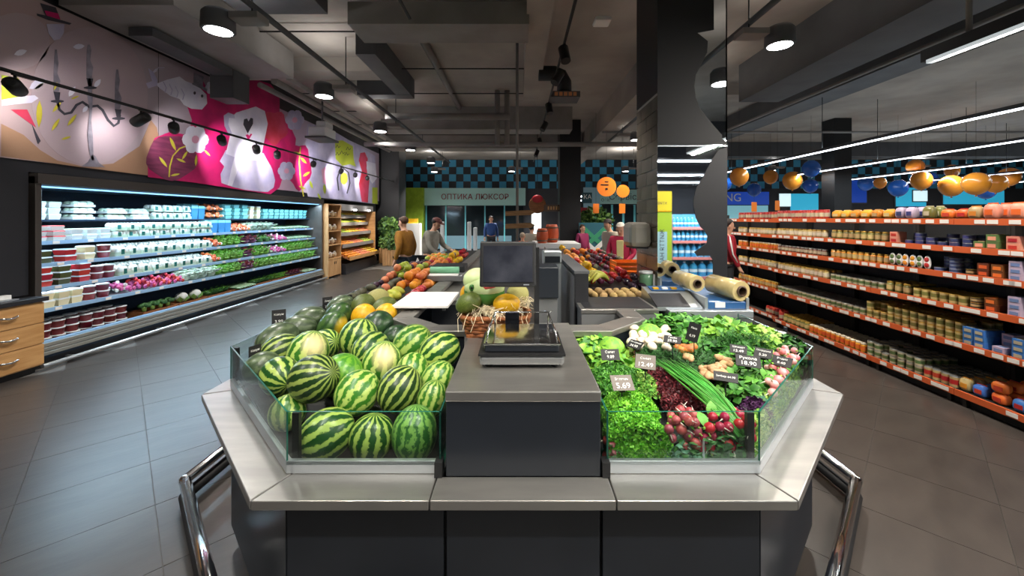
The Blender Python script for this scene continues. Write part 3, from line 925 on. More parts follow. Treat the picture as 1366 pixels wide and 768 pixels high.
mat('lid_white', 'd3d8da', .35, rnd=.1)
mat('lid_clear', 'b9c6cc', .15)
FK = {}
def fk(key, fn, mats): FK[key] = pmesh(key, fn, mats)
fk('berry_pack', packfn(.13, .15, .075), ['v_red', 'lid_clear'])
fk('olive_pack', packfn(.13, .15, .075), ['v_olive', 'lid_clear'])
fk('salad_tub', packfn(.12, .14, .085), ['v_cream', 'lid_white'])
fk('crimson_tub', tubfn(.13, .085), ['v_crimson', 'lid_white'])
fk('white_tub', packfn(.13, .15, .07), ['lid_white', 'v_pale'])
fk('red_white_tub', packfn(.13, .15, .06), ['v_white', 'v_red'])
fk('mushroom_tray', shroomfn(.15, .18, .11), ['v_white', 'v_pale', 'v_band'])
fk('egg_tray', shroomfn(.26, .16, .075), ['v_pale', 'v_white', 'v_white'])
fk('orange_bag', netfn(.16, .22, .13, 1, .022, 1.6), ['v_orange', 'v_white'])
fk('red_bag', netfn(.18, .24, .12, 2), ['v_red', 'v_magenta'])
fk('pink_bag', netfn(.18, .24, .12, 3), ['v_magenta', 'v_white'])
fk('blue_bag', packfn(.15, .12, .19), ['v_blue', 'v_aqua'])
fk('pale_bag', bunchfn(.24, .14, 40, 17, .028), ['v_pale', 'v_white'])
fk('aqua_tray', packfn(.16, .18, .07), ['v_aqua', 'v_band'])
fk('lettuce_bunch', bunchfn(.24, .14, 34, 3), ['g_leaf', 'g_leaf2'])
fk('herb_bunch', bunchfn(.24, .12, 40, 5, .018), ['g_dark', 'g_leaf'])
fk('red_lettuce_bunch', bunchfn(.24, .13, 34, 8), ['v_purple', 'v_crimson'])
def onionfn(m):
    r = random.Random(4)
    for i in range(9):
        y = (i - 4) * .014
        m.tube([(.16, y, .02 + .004 * (i % 3)), (0, y * 1.1, .04), (-.18, y * 1.4, .05 + r.uniform(0, .03))], [.009, .006, .004], 5, 0 if i % 2 else 1)
fk('leek_bundle', onionfn, ['v_pale', 'g_dark2'])
def caulifn(m):
    m.ell((0, 0, .08), (.085, .085, .075), 12, 8, 0, None, lambda p: p * (1 + .06 * math.sin(40 * p.x) * math.cos(40 * p.y)))
    for i in range(6):
        a = i * PI / 3
        m._add([(.05 * math.cos(a), .05 * math.sin(a), 0), (.1 * math.cos(a - .5), .1 * math.sin(a - .5), .05), (.105 * math.cos(a), .105 * math.sin(a), .1), (.1 * math.cos(a + .5), .1 * math.sin(a + .5), .05)], [(0, 1, 2, 3)], 1)
fk('cauliflower', caulifn, ['v_white', 'g_leaf2'])
def brocfn(m):
    r = random.Random(9)
    m.lathe([(.025, 0), (.03, .06), (.02, .07)], 8, 1)
    for i in range(16):
        a, q = r.uniform(0, 6.28), r.uniform(0, .06)
        m.ell((q * math.cos(a), q * math.sin(a), .1 - q * .4), .032, 7, 5, 0)
fk('broccoli', brocfn, ['g_dark', 'g_leaf2'])
SHN = {0: 'top shelf', 1: 'second shelf', 2: 'third shelf', 3: 'fourth shelf', 4: 'fifth shelf', 5: 'bottom well'}
DESC = {'berry_pack': ('berry pack', 'red berry pack with clear lid', 'pack'), 'olive_pack': ('olive pack', 'dark olive pack with clear lid', 'pack'),
        'salad_tub': ('tub', 'cream salad tub with white lid', 'tub'), 'crimson_tub': ('tub', 'crimson tub with white lid', 'tub'),
        'white_tub': ('tub', 'white plastic food tub', 'tub'), 'red_white_tub': ('tub', 'white tub with red lid', 'tub'),
        'mushroom_tray': ('tray', 'white button mushroom tray with green band', 'tray'), 'egg_tray': ('tray', 'long pale wrapped mushroom tray', 'tray'),
        'orange_bag': ('bag', 'orange carrot bag', 'bag'), 'red_bag': ('bag', 'red radish bag', 'bag'), 'pink_bag': ('bag', 'pink radish bag', 'bag'),
        'blue_bag': ('bag', 'blue salad bag', 'bag'), 'pale_bag': ('bag', 'pale green salad bag', 'bag'), 'aqua_tray': ('tray', 'aqua vegetable tray', 'tray'),
        'lettuce_bunch': ('lettuce', 'bright green lettuce bunch', 'lettuce'), 'herb_bunch': ('herbs', 'dark green herb bunch', 'herbs'),
        'red_lettuce_bunch': ('lettuce', 'purple lettuce bunch', 'lettuce'), 'leek_bundle': ('leeks', 'bundle of pale spring onions', 'onions'),
        'cauliflower': ('cauliflower', 'white cauliflower head', 'cauliflower'), 'broccoli': ('broccoli', 'dark broccoli head', 'broccoli')}
def fill(level, px0, px1, kind, step, rows=1, stack=1, dz=.0, rowstep=.17, jit=.01, x_in=.11):
    """a run of goods on one shelf of the case, between two columns of the photo"""
    z, xo = (SH[level] if level < 5 else (.20, -.07))
    xf = FX + xo
    y0, y1 = -xf * FPX / (VX - px0), -xf * FPX / (VX - px1)
    y0, y1 = max(y0, FY0 + .14), min(y1, FY1 - .16)
    n = max(1, int((y1 - y0) / step))
    lab = '%s in the cold case, %s' % (DESC[kind][1], SHN[level])
    key = (level, kind)
    fill.c[key] = fill.c.get(key, 0) + 1
    if fill.c[key] > 1:
        lab += ', further-back run' if fill.c[key] == 2 else ', farthest run'
    sc_ = 1.3 if 'bunch' in kind or 'leek' in kind or kind == 'pale_bag' else (1.2 if 'bag' in kind else (1.25 if kind == 'mushroom_tray' and stack == 1 else 1.0))
    if 'bunch' in kind or 'bag' in kind: rows = max(rows, 2)
    for i in range(n):
        for r in range(rows):
            for s_ in range(stack):
                o = inst(kind, FK[kind], (xf - x_in - r * (rowstep * .75 if 'bunch' in kind or 'bag' in kind else max(rowstep, .19)) + R.uniform(-jit, jit) - .0, y0 + (i + .5) * (y1 - y0) / n, z + s_ * dz + .001 + r * .03 * (rows > 1 and stack == 1)),
                         (0, 0, R.uniform(-.06, .06)), (1.0, 1.0, sc_))
                where = '' if fill.c[key] == 1 else (', second run' if fill.c[key] == 2 else ', third run')
                lab = '%s, %s%s, %s from the camera' % (DESC[kind][1], SHN[level], where, nth(i + 1))
                if rows > 1: lab += ', front row' if r == 0 else ', back row'
                if stack > 1: lab += ', %s layer' % ['bottom', 'second', 'third', 'fourth'][s_]
                tag(o, lab, DESC[kind][2], '%ss on the %s of the cold case' % (DESC[kind][1].split(' with')[0], SHN[level]))
fill.c = {}
# top shelf: packs stand in for goods reflected in a mirrored canopy
fill(0, 46, 88, 'white_tub', .15, 1, 3, .072); fill(0, 90, 140, 'egg_tray', .29, 1, 3, .08); fill(0, 142, 205, 'egg_tray', .3, 1, 2, .08); fill(0, 206, 258, 'mushroom_tray', .17, 1, 2, .115)
fill(0, 258, 278, 'blue_bag', .15, 1, 1); fill(0, 278, 300, 'orange_bag', .16, 1, 2, .13); fill(0, 300, 334, 'aqua_tray', .18, 1, 4, .072); fill(0, 334, 352, 'salad_tub', .15, 1, 3, .087); fill(0, 352, 430, 'aqua_tray', .19, 1, 3, .072)
# second
fill(1, 46, 95, 'red_white_tub', .145, 1, 3, .062); fill(1, 96, 155, 'white_tub', .15, 1, 2, .072); fill(1, 156, 285, 'mushroom_tray', .165, 1, 2, .1)
fill(1, 286, 312, 'blue_bag', .15); fill(1, 313, 336, 'orange_bag', .16, 1, 1); fill(1, 336, 368, 'pale_bag', .15); fill(1, 368, 432, 'leek_bundle', .15, 1, 1, 0, .17, .01, .2)
# third
fill(2, 46, 84, 'olive_pack', .14, 1, 2, .077); fill(2, 85, 112, 'berry_pack', .14, 1, 2, .077); fill(2, 113, 138, 'salad_tub', .14, 1, 2, .087); fill(2, 139, 160, 'crimson_tub', .14, 1, 2, .087); fill(2, 161, 285, 'mushroom_tray', .155, 2, 1)
fill(2, 286, 300, 'orange_bag', .16); fill(2, 301, 330, 'lettuce_bunch', .15, 1, 1, 0, .17, .01, .14); fill(2, 331, 350, 'red_lettuce_bunch', .15, 1, 1, 0, .17, .01, .14); fill(2, 351, 368, 'herb_bunch', .15, 1, 1, 0, .17, .01, .14); fill(2, 369, 384, 'pink_bag', .17, 1); fill(2, 385, 432, 'leek_bundle', .15, 1, 1, 0, .17, .01, .2)
# fourth
fill(3, 46, 78, 'berry_pack', .14, 1, 3, .077); fill(3, 79, 104, 'olive_pack', .14, 1, 3, .077); fill(3, 105, 130, 'berry_pack', .14, 1, 3, .077); fill(3, 131, 162, 'crimson_tub', .14, 1, 2, .087); fill(3, 163, 285, 'mushroom_tray', .155, 2, 1)
fill(3, 286, 296, 'orange_bag', .16); fill(3, 297, 332, 'lettuce_bunch', .15, 1, 1, 0, .17, .01, .14); fill(3, 333, 346, 'red_lettuce_bunch', .15, 1, 1, 0, .17, .01, .14); fill(3, 347, 366, 'lettuce_bunch', .15, 1, 1, 0, .17, .01, .14); fill(3, 367, 384, 'pink_bag', .17); fill(3, 385, 432, 'lettuce_bunch', .15, 1, 1, 0, .17, .01, .14)
# fifth
fill(4, 46, 118, 'salad_tub', .135, 1, 2, .087); fill(4, 119, 158, 'crimson_tub', .14, 1, 2, .087); fill(4, 159, 190, 'pink_bag', .18); fill(4, 191, 248, 'red_bag', .18, 1, 1); fill(4, 249, 295, 'pale_bag', .15, 1, 1); fill(4, 296, 330, 'lettuce_bunch', .15, 1, 1, 0, .17, .01, .14); fill(4, 331, 345, 'red_lettuce_bunch', .15, 1, 1, 0, .17, .01, .14); fill(4, 346, 432, 'lettuce_bunch', .15, 1, 1, 0, .17, .01, .14)
# bottom well, nearer the front
fill(5, 60, 178, 'crimson_tub', .14, 2, 3, .086, .15)
crate_me = MB()
for zz in (.03, .085):
    crate_me.box((.12, 0, zz), (.012, .56, .045)); crate_me.box((-.12, 0, zz), (.012, .56, .045))
    crate_me.box((0, .28, zz), (.24, .012, .045)); crate_me.box((0, -.28, zz), (.24, .012, .045))
crate_me.box((0, 0, .006), (.24, .56, .012))
crate_me = crate_me.mesh('wooden_crate', 'wood_crate')
k = 0
y = 5.62
while y < FY1 - .35:
    o = inst('wooden_crate', crate_me, (FX - .20, y + .29, .202))
    tag(o, 'low slatted wooden crate of vegetables in the bottom of the cold case', 'crate', 'crates in the bottom of the cold case')
    kinds = ['broccoli', 'cauliflower', 'herb_bunch', 'leek_bundle', 'herb_bunch', 'lettuce_bunch', 'red_lettuce_bunch', 'leek_bundle', 'lettuce_bunch'][k % 9]
    st = .13 if kinds not in ('cauliflower',) else .19
    n = int(.52 / st)
    for i in range(n):
        o = inst(kinds, FK[kinds], (FX - .17 + R.uniform(-.01, .01), y + .04 + (i + .5) * .52 / n, .30), (0, 0, R.uniform(-.2, .2)), 1.0)
        tag(o, '%s in a wooden crate at the bottom of the cold case' % DESC[kinds][1], DESC[kinds][2], '%ss in the bottom crates' % DESC[kinds][1])
    y += .585
    k += 1

# ================================================================== WOODEN SHELF TOWER and slanted fruit rack beyond the case
wt = thing('wooden_shelf_tower', 'narrow wooden shelf tower at the far end of the cold case', 'shelf', (-5.1, 10.66, 0))
MB().bb(-.45, -.43, 0, .78, 0, 2.02).build('back', 'board', wt)
for y in (0, .75): MB().bb(-.43, 0, y, y + .03, 0, 2.02).build('side', 'wood_pale', wt)
SZ = [.5, .88, 1.26, 1.64, 1.99]
for z in SZ: MB().bb(-.43, 0, .03, .75, z, z + .03).build('shelf', 'wood_pale', wt)
for k in range(2):
    d = MB().bb(-.02, .005, .035 + k * .357, .385 + k * .357, .05, .49).build('door', 'wood_pale', wt, bevel=.003)
    MB().box((.012, .345 + k * .085, .4), (.012, .015, .07)).build('handle', 'black', d)
mat('nut', 'a98a63', .7, rnd=.25, col2='7f6142', scale=30)
mat('paper_bag', 'c7b597', .7, rnd=.15)
jar_small = pmesh('nut_jar', lambda m: m.lathe([(.05, 0), (.055, .1), (.05, .11, 1), (.05, .13, 1), (.0, .13, 1)], 10), ['nut', 'lid_white'])
bag_small = pmesh('paper_bag', bagfn(.12, .12, .15), ['paper_bag', 'white'])
for k, z in enumerate(SZ[:4]):
    for i in range(5):
        me = jar_small if (i + k) % 2 else bag_small
        o = inst('nut_jar' if (i + k) % 2 else 'paper_bag', me, (-5.24, 10.78 + i * .135, z + .031))
        tag(o, ('small jar of nuts' if (i + k) % 2 else 'small paper bag of dried goods') + ' on the wooden shelf tower, %s shelf up' % ords[k], 'jar' if (i + k) % 2 else 'bag', 'dry goods on the wooden tower')
rk = thing('fruit_rack', 'wooden fruit rack with slanted tiers of citrus at the end of the wall', 'rack', (-4.9, 11.52, 0))
MB().bb(-.75, -.72, 0, 2.5, 0, 2.0).build('back', 'wood', rk)
MB().bb(-.75, -.15, 2.47, 2.5, .3, 1.85).build('side', 'wood', rk)
MB().bb(-.75, -.72 + .5, 0.0, 2.5, 1.86, 2.04).build('header', 'duct', rk)
MB().bb(-.7, -.1, 0, 2.5, 0, .3).build('plinth', 'panel_black', rk)
for y_ in (.7, 1.8):
    MB().lathe([(.05, 1.86), (.05, 1.9)], 12, c=(-.12, y_, 0)).build('downlight', 'lens', rk)
    spot((-.12, y_, 1.85), (-.35, y_, .6), 40, math.radians(120), (1.0, .85, .65), rk, .05)
TI = [(.42, .0, .48), (.78, -.22, .34), (1.12, -.32, .3), (1.42, -.42, .26), (1.65, -.48, .22)]
for k, (z, xf, dp) in enumerate(TI):
    a = math.radians(22)
    MB().box((xf - dp / 2 * math.cos(a), 1.25, z + dp / 2 * math.sin(a)), (dp, 2.44, .03), 0, 0, a).build('tier', 'wood_crate', rk)
    MB().box((xf + .01, 1.25, z + .03), (.025, 2.44, .1)).build('front_board', 'duct' if k else 'wood', rk)
mat('f_orange', 'e08a1e', .45, rnd=.12, bump=.15, bscale=60)
mat('f_lemon', 'dcb02e', .45, rnd=.1, bump=.15, bscale=60)
mat('f_peach', 'd8875a', .5, col2='c85a44', scale=4, rnd=.12)
mat('f_apple_green', '9fb23a', .35, rnd=.12)
mat('f_apple_red', 'b52a30', .3, col2='8f1f28', scale=5, rnd=.15)
FR = {}
FR['orange'] = pmesh('orange', lambda m: m.ell((0, 0, 0), .045, 10, 7), 'f_orange')
FR['lemon'] = pmesh('lemon', lambda m: m.ell((0, 0, 0), (.036, .036, .05), 10, 7), 'f_lemon')
FR['peach'] = pmesh('peach', lambda m: m.ell((0, 0, 0), .043, 10, 7), 'f_peach')
FR['green_apple'] = pmesh('green_apple', lambda m: m.ell((0, 0, 0), (.043, .043, .038), 10, 7), 'f_apple_green')
tiers = [['orange', 'peach', 'lemon'], ['orange', 'peach', 'green_apple'], ['green_apple', 'lemon', 'peach'], ['green_apple', 'green_apple', 'lemon'], ['green_apple', 'lemon', 'green_apple']]
for k, (z, xf, dp) in enumerate(TI):
    a = math.radians(22)
    nr = max(2, int(dp / .1))
    for i in range(23):
        kd = tiers[k][min(2, i * 3 // 23)]
        for r in range(nr):
            t = (r + .5) / nr * dp
            o = inst(kd, FR[kd], (-4.9 + xf - t * math.cos(a), 11.52 + .09 + i * .103 + R.uniform(-.01, .01), z + t * math.sin(a) + .062), (R.random() * 3, R.random() * 3, 0))
            tag(o, '%s on the slanted wooden fruit rack, %s tier up' % (kd.replace('_', ' '), ords[k]), kd.replace('green_', ''), '%s on the fruit rack' % plural(kd.replace('_', ' ')))
# plants in slatted planters past the rack
mat('p_leaf', '5f8a3a', .6, col2='86ab55', scale=12, rnd=.1)
mat('p_leaf_dark', '35592f', .6, col2='4c7540', scale=12, rnd=.1)
def leaf_ball(m, c, r, n, ls, seed, flat=1.0, mi=(0, 1)):
    q = random.Random(seed)
    c = Vector(c)
    for i in range(n):
        d = Vector((q.gauss(0, 1), q.gauss(0, 1), q.gauss(0, 1))).normalized()
        p = c + Vector((d.x * r[0], d.y * r[1], d.z * r[2])) * q.uniform(.55, 1.0)
        u = d.cross(Vector((q.gauss(0, 1), q.gauss(0, 1), q.gauss(0, 1)))).normalized()
        w = (d * .6 + u.cross(d) * .6).normalized()
        l = ls * q.uniform(.7, 1.3)
        m._add([p, p + u * l * .4 + w * l * .5, p + w * l, p - u * l * .4 + w * l * .5], [(0, 1, 2, 3)], q.choice(mi))
def planter(x, y, label, h=.75, r=.34, seed=1, tall=0):
    t = thing('planter', label, 'plant', (x, y, 0), 0)
    bx = MB()
    for i in range(7): MB().box((-.27 + i * .09, -.27, .27), (.08, .02, .54)).build('slat', 'wood_pale', t)
    for i in range(7): MB().box((.27, -.27 + i * .09, .27), (.02, .08, .54)).build('slat', 'wood_pale', t)
    MB().box((0, 0, .26), (.5, .5, .52)).build('tub', 'board', t)
    m = MB(); leaf_ball(m, (0, 0, .54 + r * .75), (r * 1.15, r * 1.15, r), 420, .12, seed)
    if tall:
        leaf_ball(m, (-.1, .1, .54 + r * 2.2), (r, r, r * 1.1), 420, .12, seed + 1)
    m.build('foliage', ['p_leaf', 'p_leaf_dark'], t)['kind'] = 'stuff'
planter(-4.35, 13.9, 'leafy green plant in a slatted wooden planter beside the fruit rack', seed=3)
planter(-4.75, 14.7, 'taller dark shrub in a planter behind the leafy plant', seed=8, tall=1)
# ================================================================== THE PRODUCE ISLAND
LZ = 0.78
# ---------------- base cabinet
base = thing('island_base', 'dark grey panelled base of the octagonal produce island', 'counter', (0.015, 1.34, 0))
def slab(p0, p1, z0, z1, t, name, m, parent, bev=.0):
    """upright panel from p0 to p1 (plan), thickness t to the left of the direction"""
    p0, p1 = Vector((p0[0], p0[1], 0)), Vector((p1[0], p1[1], 0))
    d = (p1 - p0).normalized(); n = Vector((-d.y, d.x, 0)) * t
    q = [p0, p1, p1 + n, p0 + n]
    return MB().prism([(a.x, a.y, z0) for a in q], (0, 0, z1 - z0)).build(name, m, parent, bev)
for x0, x1 in ((-.795, -.268), (-.258, .258), (.268, .795)):
    slab((x0, 0), (x1, 0), .1, .749, .02, 'front_panel', 'panel_grey', base, .002)
for s in (-1, 1):
    a, b = (s * .803, .006), (s * 1.465, .668)
    if s > 0: slab(a, b, .1, .749, .02, 'diagonal_panel', 'panel_grey', base, .002)
    else: slab(b, a, .1, .749, .02, 'diagonal_panel', 'panel_grey', base, .002)
    for y0, y1 in ([(.68 + k * 1.05, .68 + (k + 1) * 1.05 - .01) for k in range(6)] if s < 0 else [(.68, 1.41), (2.80, 3.84), (3.85, 4.9), (4.91, 5.96), (5.97, 6.97)]):
        if s > 0: slab((1.47, y0), (1.47, y1), .1, .749, .02, 'side_panel', 'panel_grey', base, .002)
        else: slab((-1.47, y1), (-1.47, y0), .1, .749, .02, 'side_panel', 'panel_grey', base, .002)
MB().prism([(-.77, .03, 0), (.77, .03, 0), (1.43, .69, 0), (1.43, 1.34, 0), (.78, 1.34, 0), (.78, 1.15, 0), (.45, .95, 0), (-.45, .95, 0), (-.72, 1.15, 0), (-.72, 7.0, 0), (-1.43, 7.0, 0), (-1.43, .69, 0)], (0, 0, .72)).build('core', 'black', base)
# ---------------- stainless ledge in mitred pieces
ledge = thing('steel_ledge', 'stainless steel ledge running round the produce island', 'ledge', (0.015, 1.222, .75))
def plate(pts, z0, z1, name, m, parent, bev=.003):
    return MB().prism([(x, y, z0) for x, y in pts], (0, 0, z1 - z0)).build(name, m, parent, bev)
plate([(-.838, 0), (-.292, 0), (-.292, .135), (-.782, .135)], 0, .03, 'ledge_piece', 'steel', ledge)
plate([(-.288, 0), (.284, 0), (.284, .115), (-.288, .115)], 0, .03, 'ledge_piece', 'steel', ledge)
plate([(.288, 0), (.842, 0), (.786, .135), (.288, .135)], 0, .03, 'ledge_piece', 'steel', ledge)
plate([(-1.575, .735), (-.842, .002), (-.786, .137), (-1.44, .791)], 0, .03, 'ledge_piece', 'steel', ledge)
plate([(.846, .002), (1.585, .741), (1.45, .797), (.79, .137)], 0, .03, 'ledge_piece', 'steel', ledge)
for k in range(4):
    y0, y1 = .745 + k * 1.6, .745 + (k + 1) * 1.6 - .004
    plate([(-1.575, y0), (-1.44, y0 + (.056 if k == 0 else 0)), (-1.44, y1), (-1.575, y1)], 0, .03, 'ledge_piece', 'steel', ledge)
    y0, y1 = ((.751, 1.515), (2.915, 3.9), (3.904, 5.2), (5.204, 6.8))[k]
    plate([(1.45, y0 + (.056 if k == 0 else 0)), (1.585, y0), (1.585, y1), (1.45, y1)], 0, .03, 'ledge_piece', 'steel', ledge)
# ---------------- bumper rail on the floor
rail = thing('bumper_rail', 'chrome trolley bumper rail around the foot of the island', 'rail', (0, 1.1, 0))
rp_ = [(-1.92, 5.5), (-1.92, 1.19), (-.73, 0), (.75, 0), (1.94, 1.19), (1.94, 3.9)]
for i in range(5):
    a, b = rp_[i], rp_[i + 1]
    MB().tube([(*a, .14), (*b, .14)], .028, 12).build('rail_tube', 'chrome', rail)
    a3, b3 = Vector((*a, 0)), Vector((*b, 0))
    n = max(2, int((b3 - a3).length / .9))
    for k in range(n):
        p = a3.lerp(b3, (k + .5) / n)
        MB().tube([p, p + Vector((0, 0, .12))], .018, 8).build('rail_foot', 'steel_dull', rail)
    MB().tube([(a3.x, a3.y, .05), (b3.x, b3.y, .05)], .03, 8).build('rubber_strip', 'rubber', rail)
for p in rp_[1:5]:
    MB().ell((*p, .14), .030, 12, 8).build('rail_elbow', 'chrome', rail)

# ---------------- glass produce bins
def pane(p0, p1, z0, z1, parent, t=.006, name='glass_pane'):
    p0, p1 = Vector((*p0, 0)), Vector((*p1, 0))
    d = (p1 - p0).normalized(); n = Vector((-d.y, d.x, 0)) * t
    q = [p0, p1, p1 + n, p0 + n]
    m = MB()
    z = [Vector((a.x, a.y, z0)) for a in q]; w = [Vector((a.x, a.y, z1)) for a in q]
    m._add(z + w, [(0, 1, 5, 4), (2, 3, 7, 6)], 0)
    m._add(z + w, [(4, 5, 6, 7), (3, 2, 1, 0), (1, 2, 6, 5), (3, 0, 4, 7)], 1)
    return m.build(name, ['glass', 'glass_edge'], parent)
GZ0, GZ1 = .045, .21
def deck_mesh(xl, xr, ys, zf):
    m = MB()
    for a, b in zip(ys, ys[1:]):
        m._add([(xl(a), a, zf(a)), (xr(a), a, zf(a)), (xr(b), b, zf(b)), (xl(b), b, zf(b)),
                (xl(a), a, zf(a) - .015), (xr(a), a, zf(a) - .015), (xr(b), b, zf(b) - .015), (xl(b), b, zf(b) - .015)],
               [(0, 1, 2, 3), (7, 6, 5, 4), (0, 3, 7, 4), (1, 5, 6, 2)])
    return m
def interp(tab):
    def f(y):
        for (a, za), (b, zb) in zip(tab, tab[1:]):
            if y <= b: return za + (zb - za) * max(0, (y - a) / (b - a))
        return tab[-1][1]
    return f
zdeckL = interp([(1.36, .745), (1.5, .755), (1.72, .84), (2.1, .86), (2.6, .90), (3.0, .96), (8, .97)])
zdeckR = interp([(1.36, .755), (1.45, .77), (1.7, .82), (2.8, .92)])
def make_bin(s, label, y_end, zdeck, name):
    """s = -1 watermelon side, +1 greens side; plan coordinates are absolute"""
    xi, xc, xo = (-.264, -.789, -1.478) if s < 0 else (.298, .819, 1.508)
    t = thing(name, label, 'bin', (0, 0, LZ + .001))
    yf, yd = 1.351, 1.351 + abs(xo - xc)
    ys = [1.375, 1.45, 1.55, 1.72, 1.9, yd, 2.17, 2.3, 2.44, 2.7, y_end] if y_end > 2.75 else [1.375, 1.45, 1.55, 1.72, 1.9, yd, 2.17, 2.3, 2.44, y_end]
    ys = sorted(set(ys))
    out = lambda y: xc + s * min(max(0, y - yf), abs(xo - xc)) - s * .03
    rim = .509 if s < 0 else .507
    inn = lambda y: xi if y < 2.17 else s * min(.775, rim + (y - 2.17))
    d = deck_mesh(out, inn, ys, zdeck) if s < 0 else deck_mesh(inn, out, ys, zdeck)
    dk = d.build('bin_floor', 'black', t, loc=(0, 0, -LZ))
    def edge(p0, p1, nm, z1=GZ1):
        if s < 0: p0, p1 = p1, p0
        slab(p0, p1, 0, .043, .018, 'base_profile', 'alu', t, .002)
        pane(p0, p1, .03, z1, t)
    edge((xi, yf), (xc, yf), 'front')
    edge((xc, yf), (xo, yd), 'diag')
    n = max(1, round((y_end - yd) / 1.4))
    for k in range(n):
        a, b = yd + (y_end - yd) * k / n, yd + (y_end - yd) * (k + 1) / n - .006
        edge((xo, a), (xo, b), 'side')
    if s < 0: pane((xi, yf), (xi, 2.16), 0, GZ1, t)
    else: pane((xi, 2.16), (xi, yf), 0, GZ1, t)
    # dark corner posts and little clamps
    for (x, y) in ((xc - s * .022, yf + .022), (xo - s * .02, yd + .012)):
        MB().bb(x - .012, x + .012, y - .006, y + .012, .03, GZ1 - .012).build('corner_post', 'black', t)
        MB().tube([(x, y - .004, GZ1 - .03), (x, y + .02, GZ1 - .03)], .009, 8).build('glass_clamp', 'chrome', t)
    MB().bb(xi - .018, xi + .008, yf - .022, yf + .016, 0, .05).build('corner_block', 'black', t)
    return t
binL = make_bin(-1, 'glass-fronted bin holding the watermelons and fruit', 8.2, zdeckL, 'fruit_bin')
binR = make_bin(1, 'glass-fronted bin holding leafy greens and radishes', 2.74, zdeckR, 'greens_bin')
# black divider lining visible below the greens
MB().box((.665, 1.50, .05), (.006, .26, .10), 1, math.radians(-12)).build('divider', ['black', 'alu'], binR)
# ---------------- inner steel rim of the staff area
rimo = thing('inner_rim', 'folded stainless rim of the staff area inside the island', 'counter', (0, 2.17, 1.0))
for s in (-1, 1):
    c = .509
    def Q(*pts): return [(s * x, y) for x, y in (pts if s > 0 else pts[::-1])]
    plate(Q((.285, 0), (c, 0), (c - .05, .13), (.285, .13)), 0, .032, 'rim_piece', 'steel', rimo)
    plate(Q((c, 0), (.775, .26), (.655, .31), (c - .05, .13)), 0, .032, 'rim_piece', 'steel', rimo)
    plate(Q((.775, .262), (.775, 5.6 if s < 0 else .505), (.655, 5.6 if s < 0 else .505), (.655, .312)), 0, .032, 'rim_piece', 'steel', rimo)
    plate(Q((.30, .01), (c - .005, .01), (c - .012, .03), (.30, .03)), -.25, 0, 'apron', 'panel_grey', rimo)
    plate(Q((c, .01), (.765, .265), (.745, .275), (c - .01, .03)), -.25, 0, 'apron', 'panel_grey', rimo)
# ---------------- console that carries the scale
con = thing('scale_console', 'steel-topped dark console between watermelons and greens', 'console', (.015, 1.337, LZ))
MB().bb(-.26, .26, 0, .86, 0, .252).build('body', 'panel_grey', con, bevel=.003)
MB().bb(-.262, .262, -.004, .87, .252, .287).build('steel_top', 'steel', con, bevel=.004)
CZ = LZ + .287
# ---------------- counter scale
scl = thing('counter_scale', 'flat steel counter scale with wire gallery on the console', 'scale', (.012, 1.533, CZ))
m = MB(); m.bb(-.165, .165, .0, .30, .012, .05).build('body', 'steel_dull', scl, bevel=.012)
MB().bb(-.168, .168, -.005, .30, .05, .058).build('seam', 'black', scl)
MB().bb(-.145, .145, .015, .29, .058, .088).build('platform', 'panel_grey', scl, bevel=.006)
MB().bb(-.15, .15, .01, .295, .088, .095).build('weighing_plate', 'chrome', scl, bevel=.002)
wg = MB()
for pts in ([(-.14, .03, .095), (-.13, .05, .14), (-.12, .27, .155), (.12, .27, .155), (.13, .05, .14), (.14, .03, .095)],):
    wg.tube(pts, .004, 6)
for x in (-.12, .12): wg.tube([(x, .27, .155), (x, .28, .095)], .004, 6)
wg.build('wire_gallery', 'chrome', scl)
for x in (-.13, .13):
    for y in (.04, .26): MB().lathe([(.016, 0), (.016, .012), (.012, .014)], 10, c=(x, y, 0)).build('foot', 'black', scl)
# ---------------- monitor on a post
mon = thing('scale_monitor', 'black flat monitor on a post above the scale', 'monitor', (.085, 1.9, CZ))
MB().bb(-.05, .05, -.06, .06, 0, .012).build('foot_plate', 'black', mon)
MB().bb(-.012, .012, -.012, .012, .01, .44).build('post', 'black', mon)
MB().bb(-.06, .0, -.02, .0, .27, .36).build('bracket', 'black', mon)
m = MB(); m.box((-.135, -.035, .365), (.262, .03, .212), 0, 0, 0, math.radians(-8)).build('housing', 'black', mon, bevel=.008)
m = MB(); m.box((-.135, -.0515, .368), (.228, .004, .168), 0, 0, 0, math.radians(-8)).build('screen', 'screen', mon)
MB().box((-.05, -.0505 - .012, .273), (.026, .003, .005), 0, 0, 0, math.radians(-8)).build('logo', 'alu', mon)
cdp = MB().box((-.115, -.04, .115), (.065, .012, .055), 0, 0, 0, math.radians(-10)).build('customer_display', 'black_gloss', mon)
MB().box((-.115, -.02, .05), (.012, .012, .1)).build('display_stem', 'black', mon)
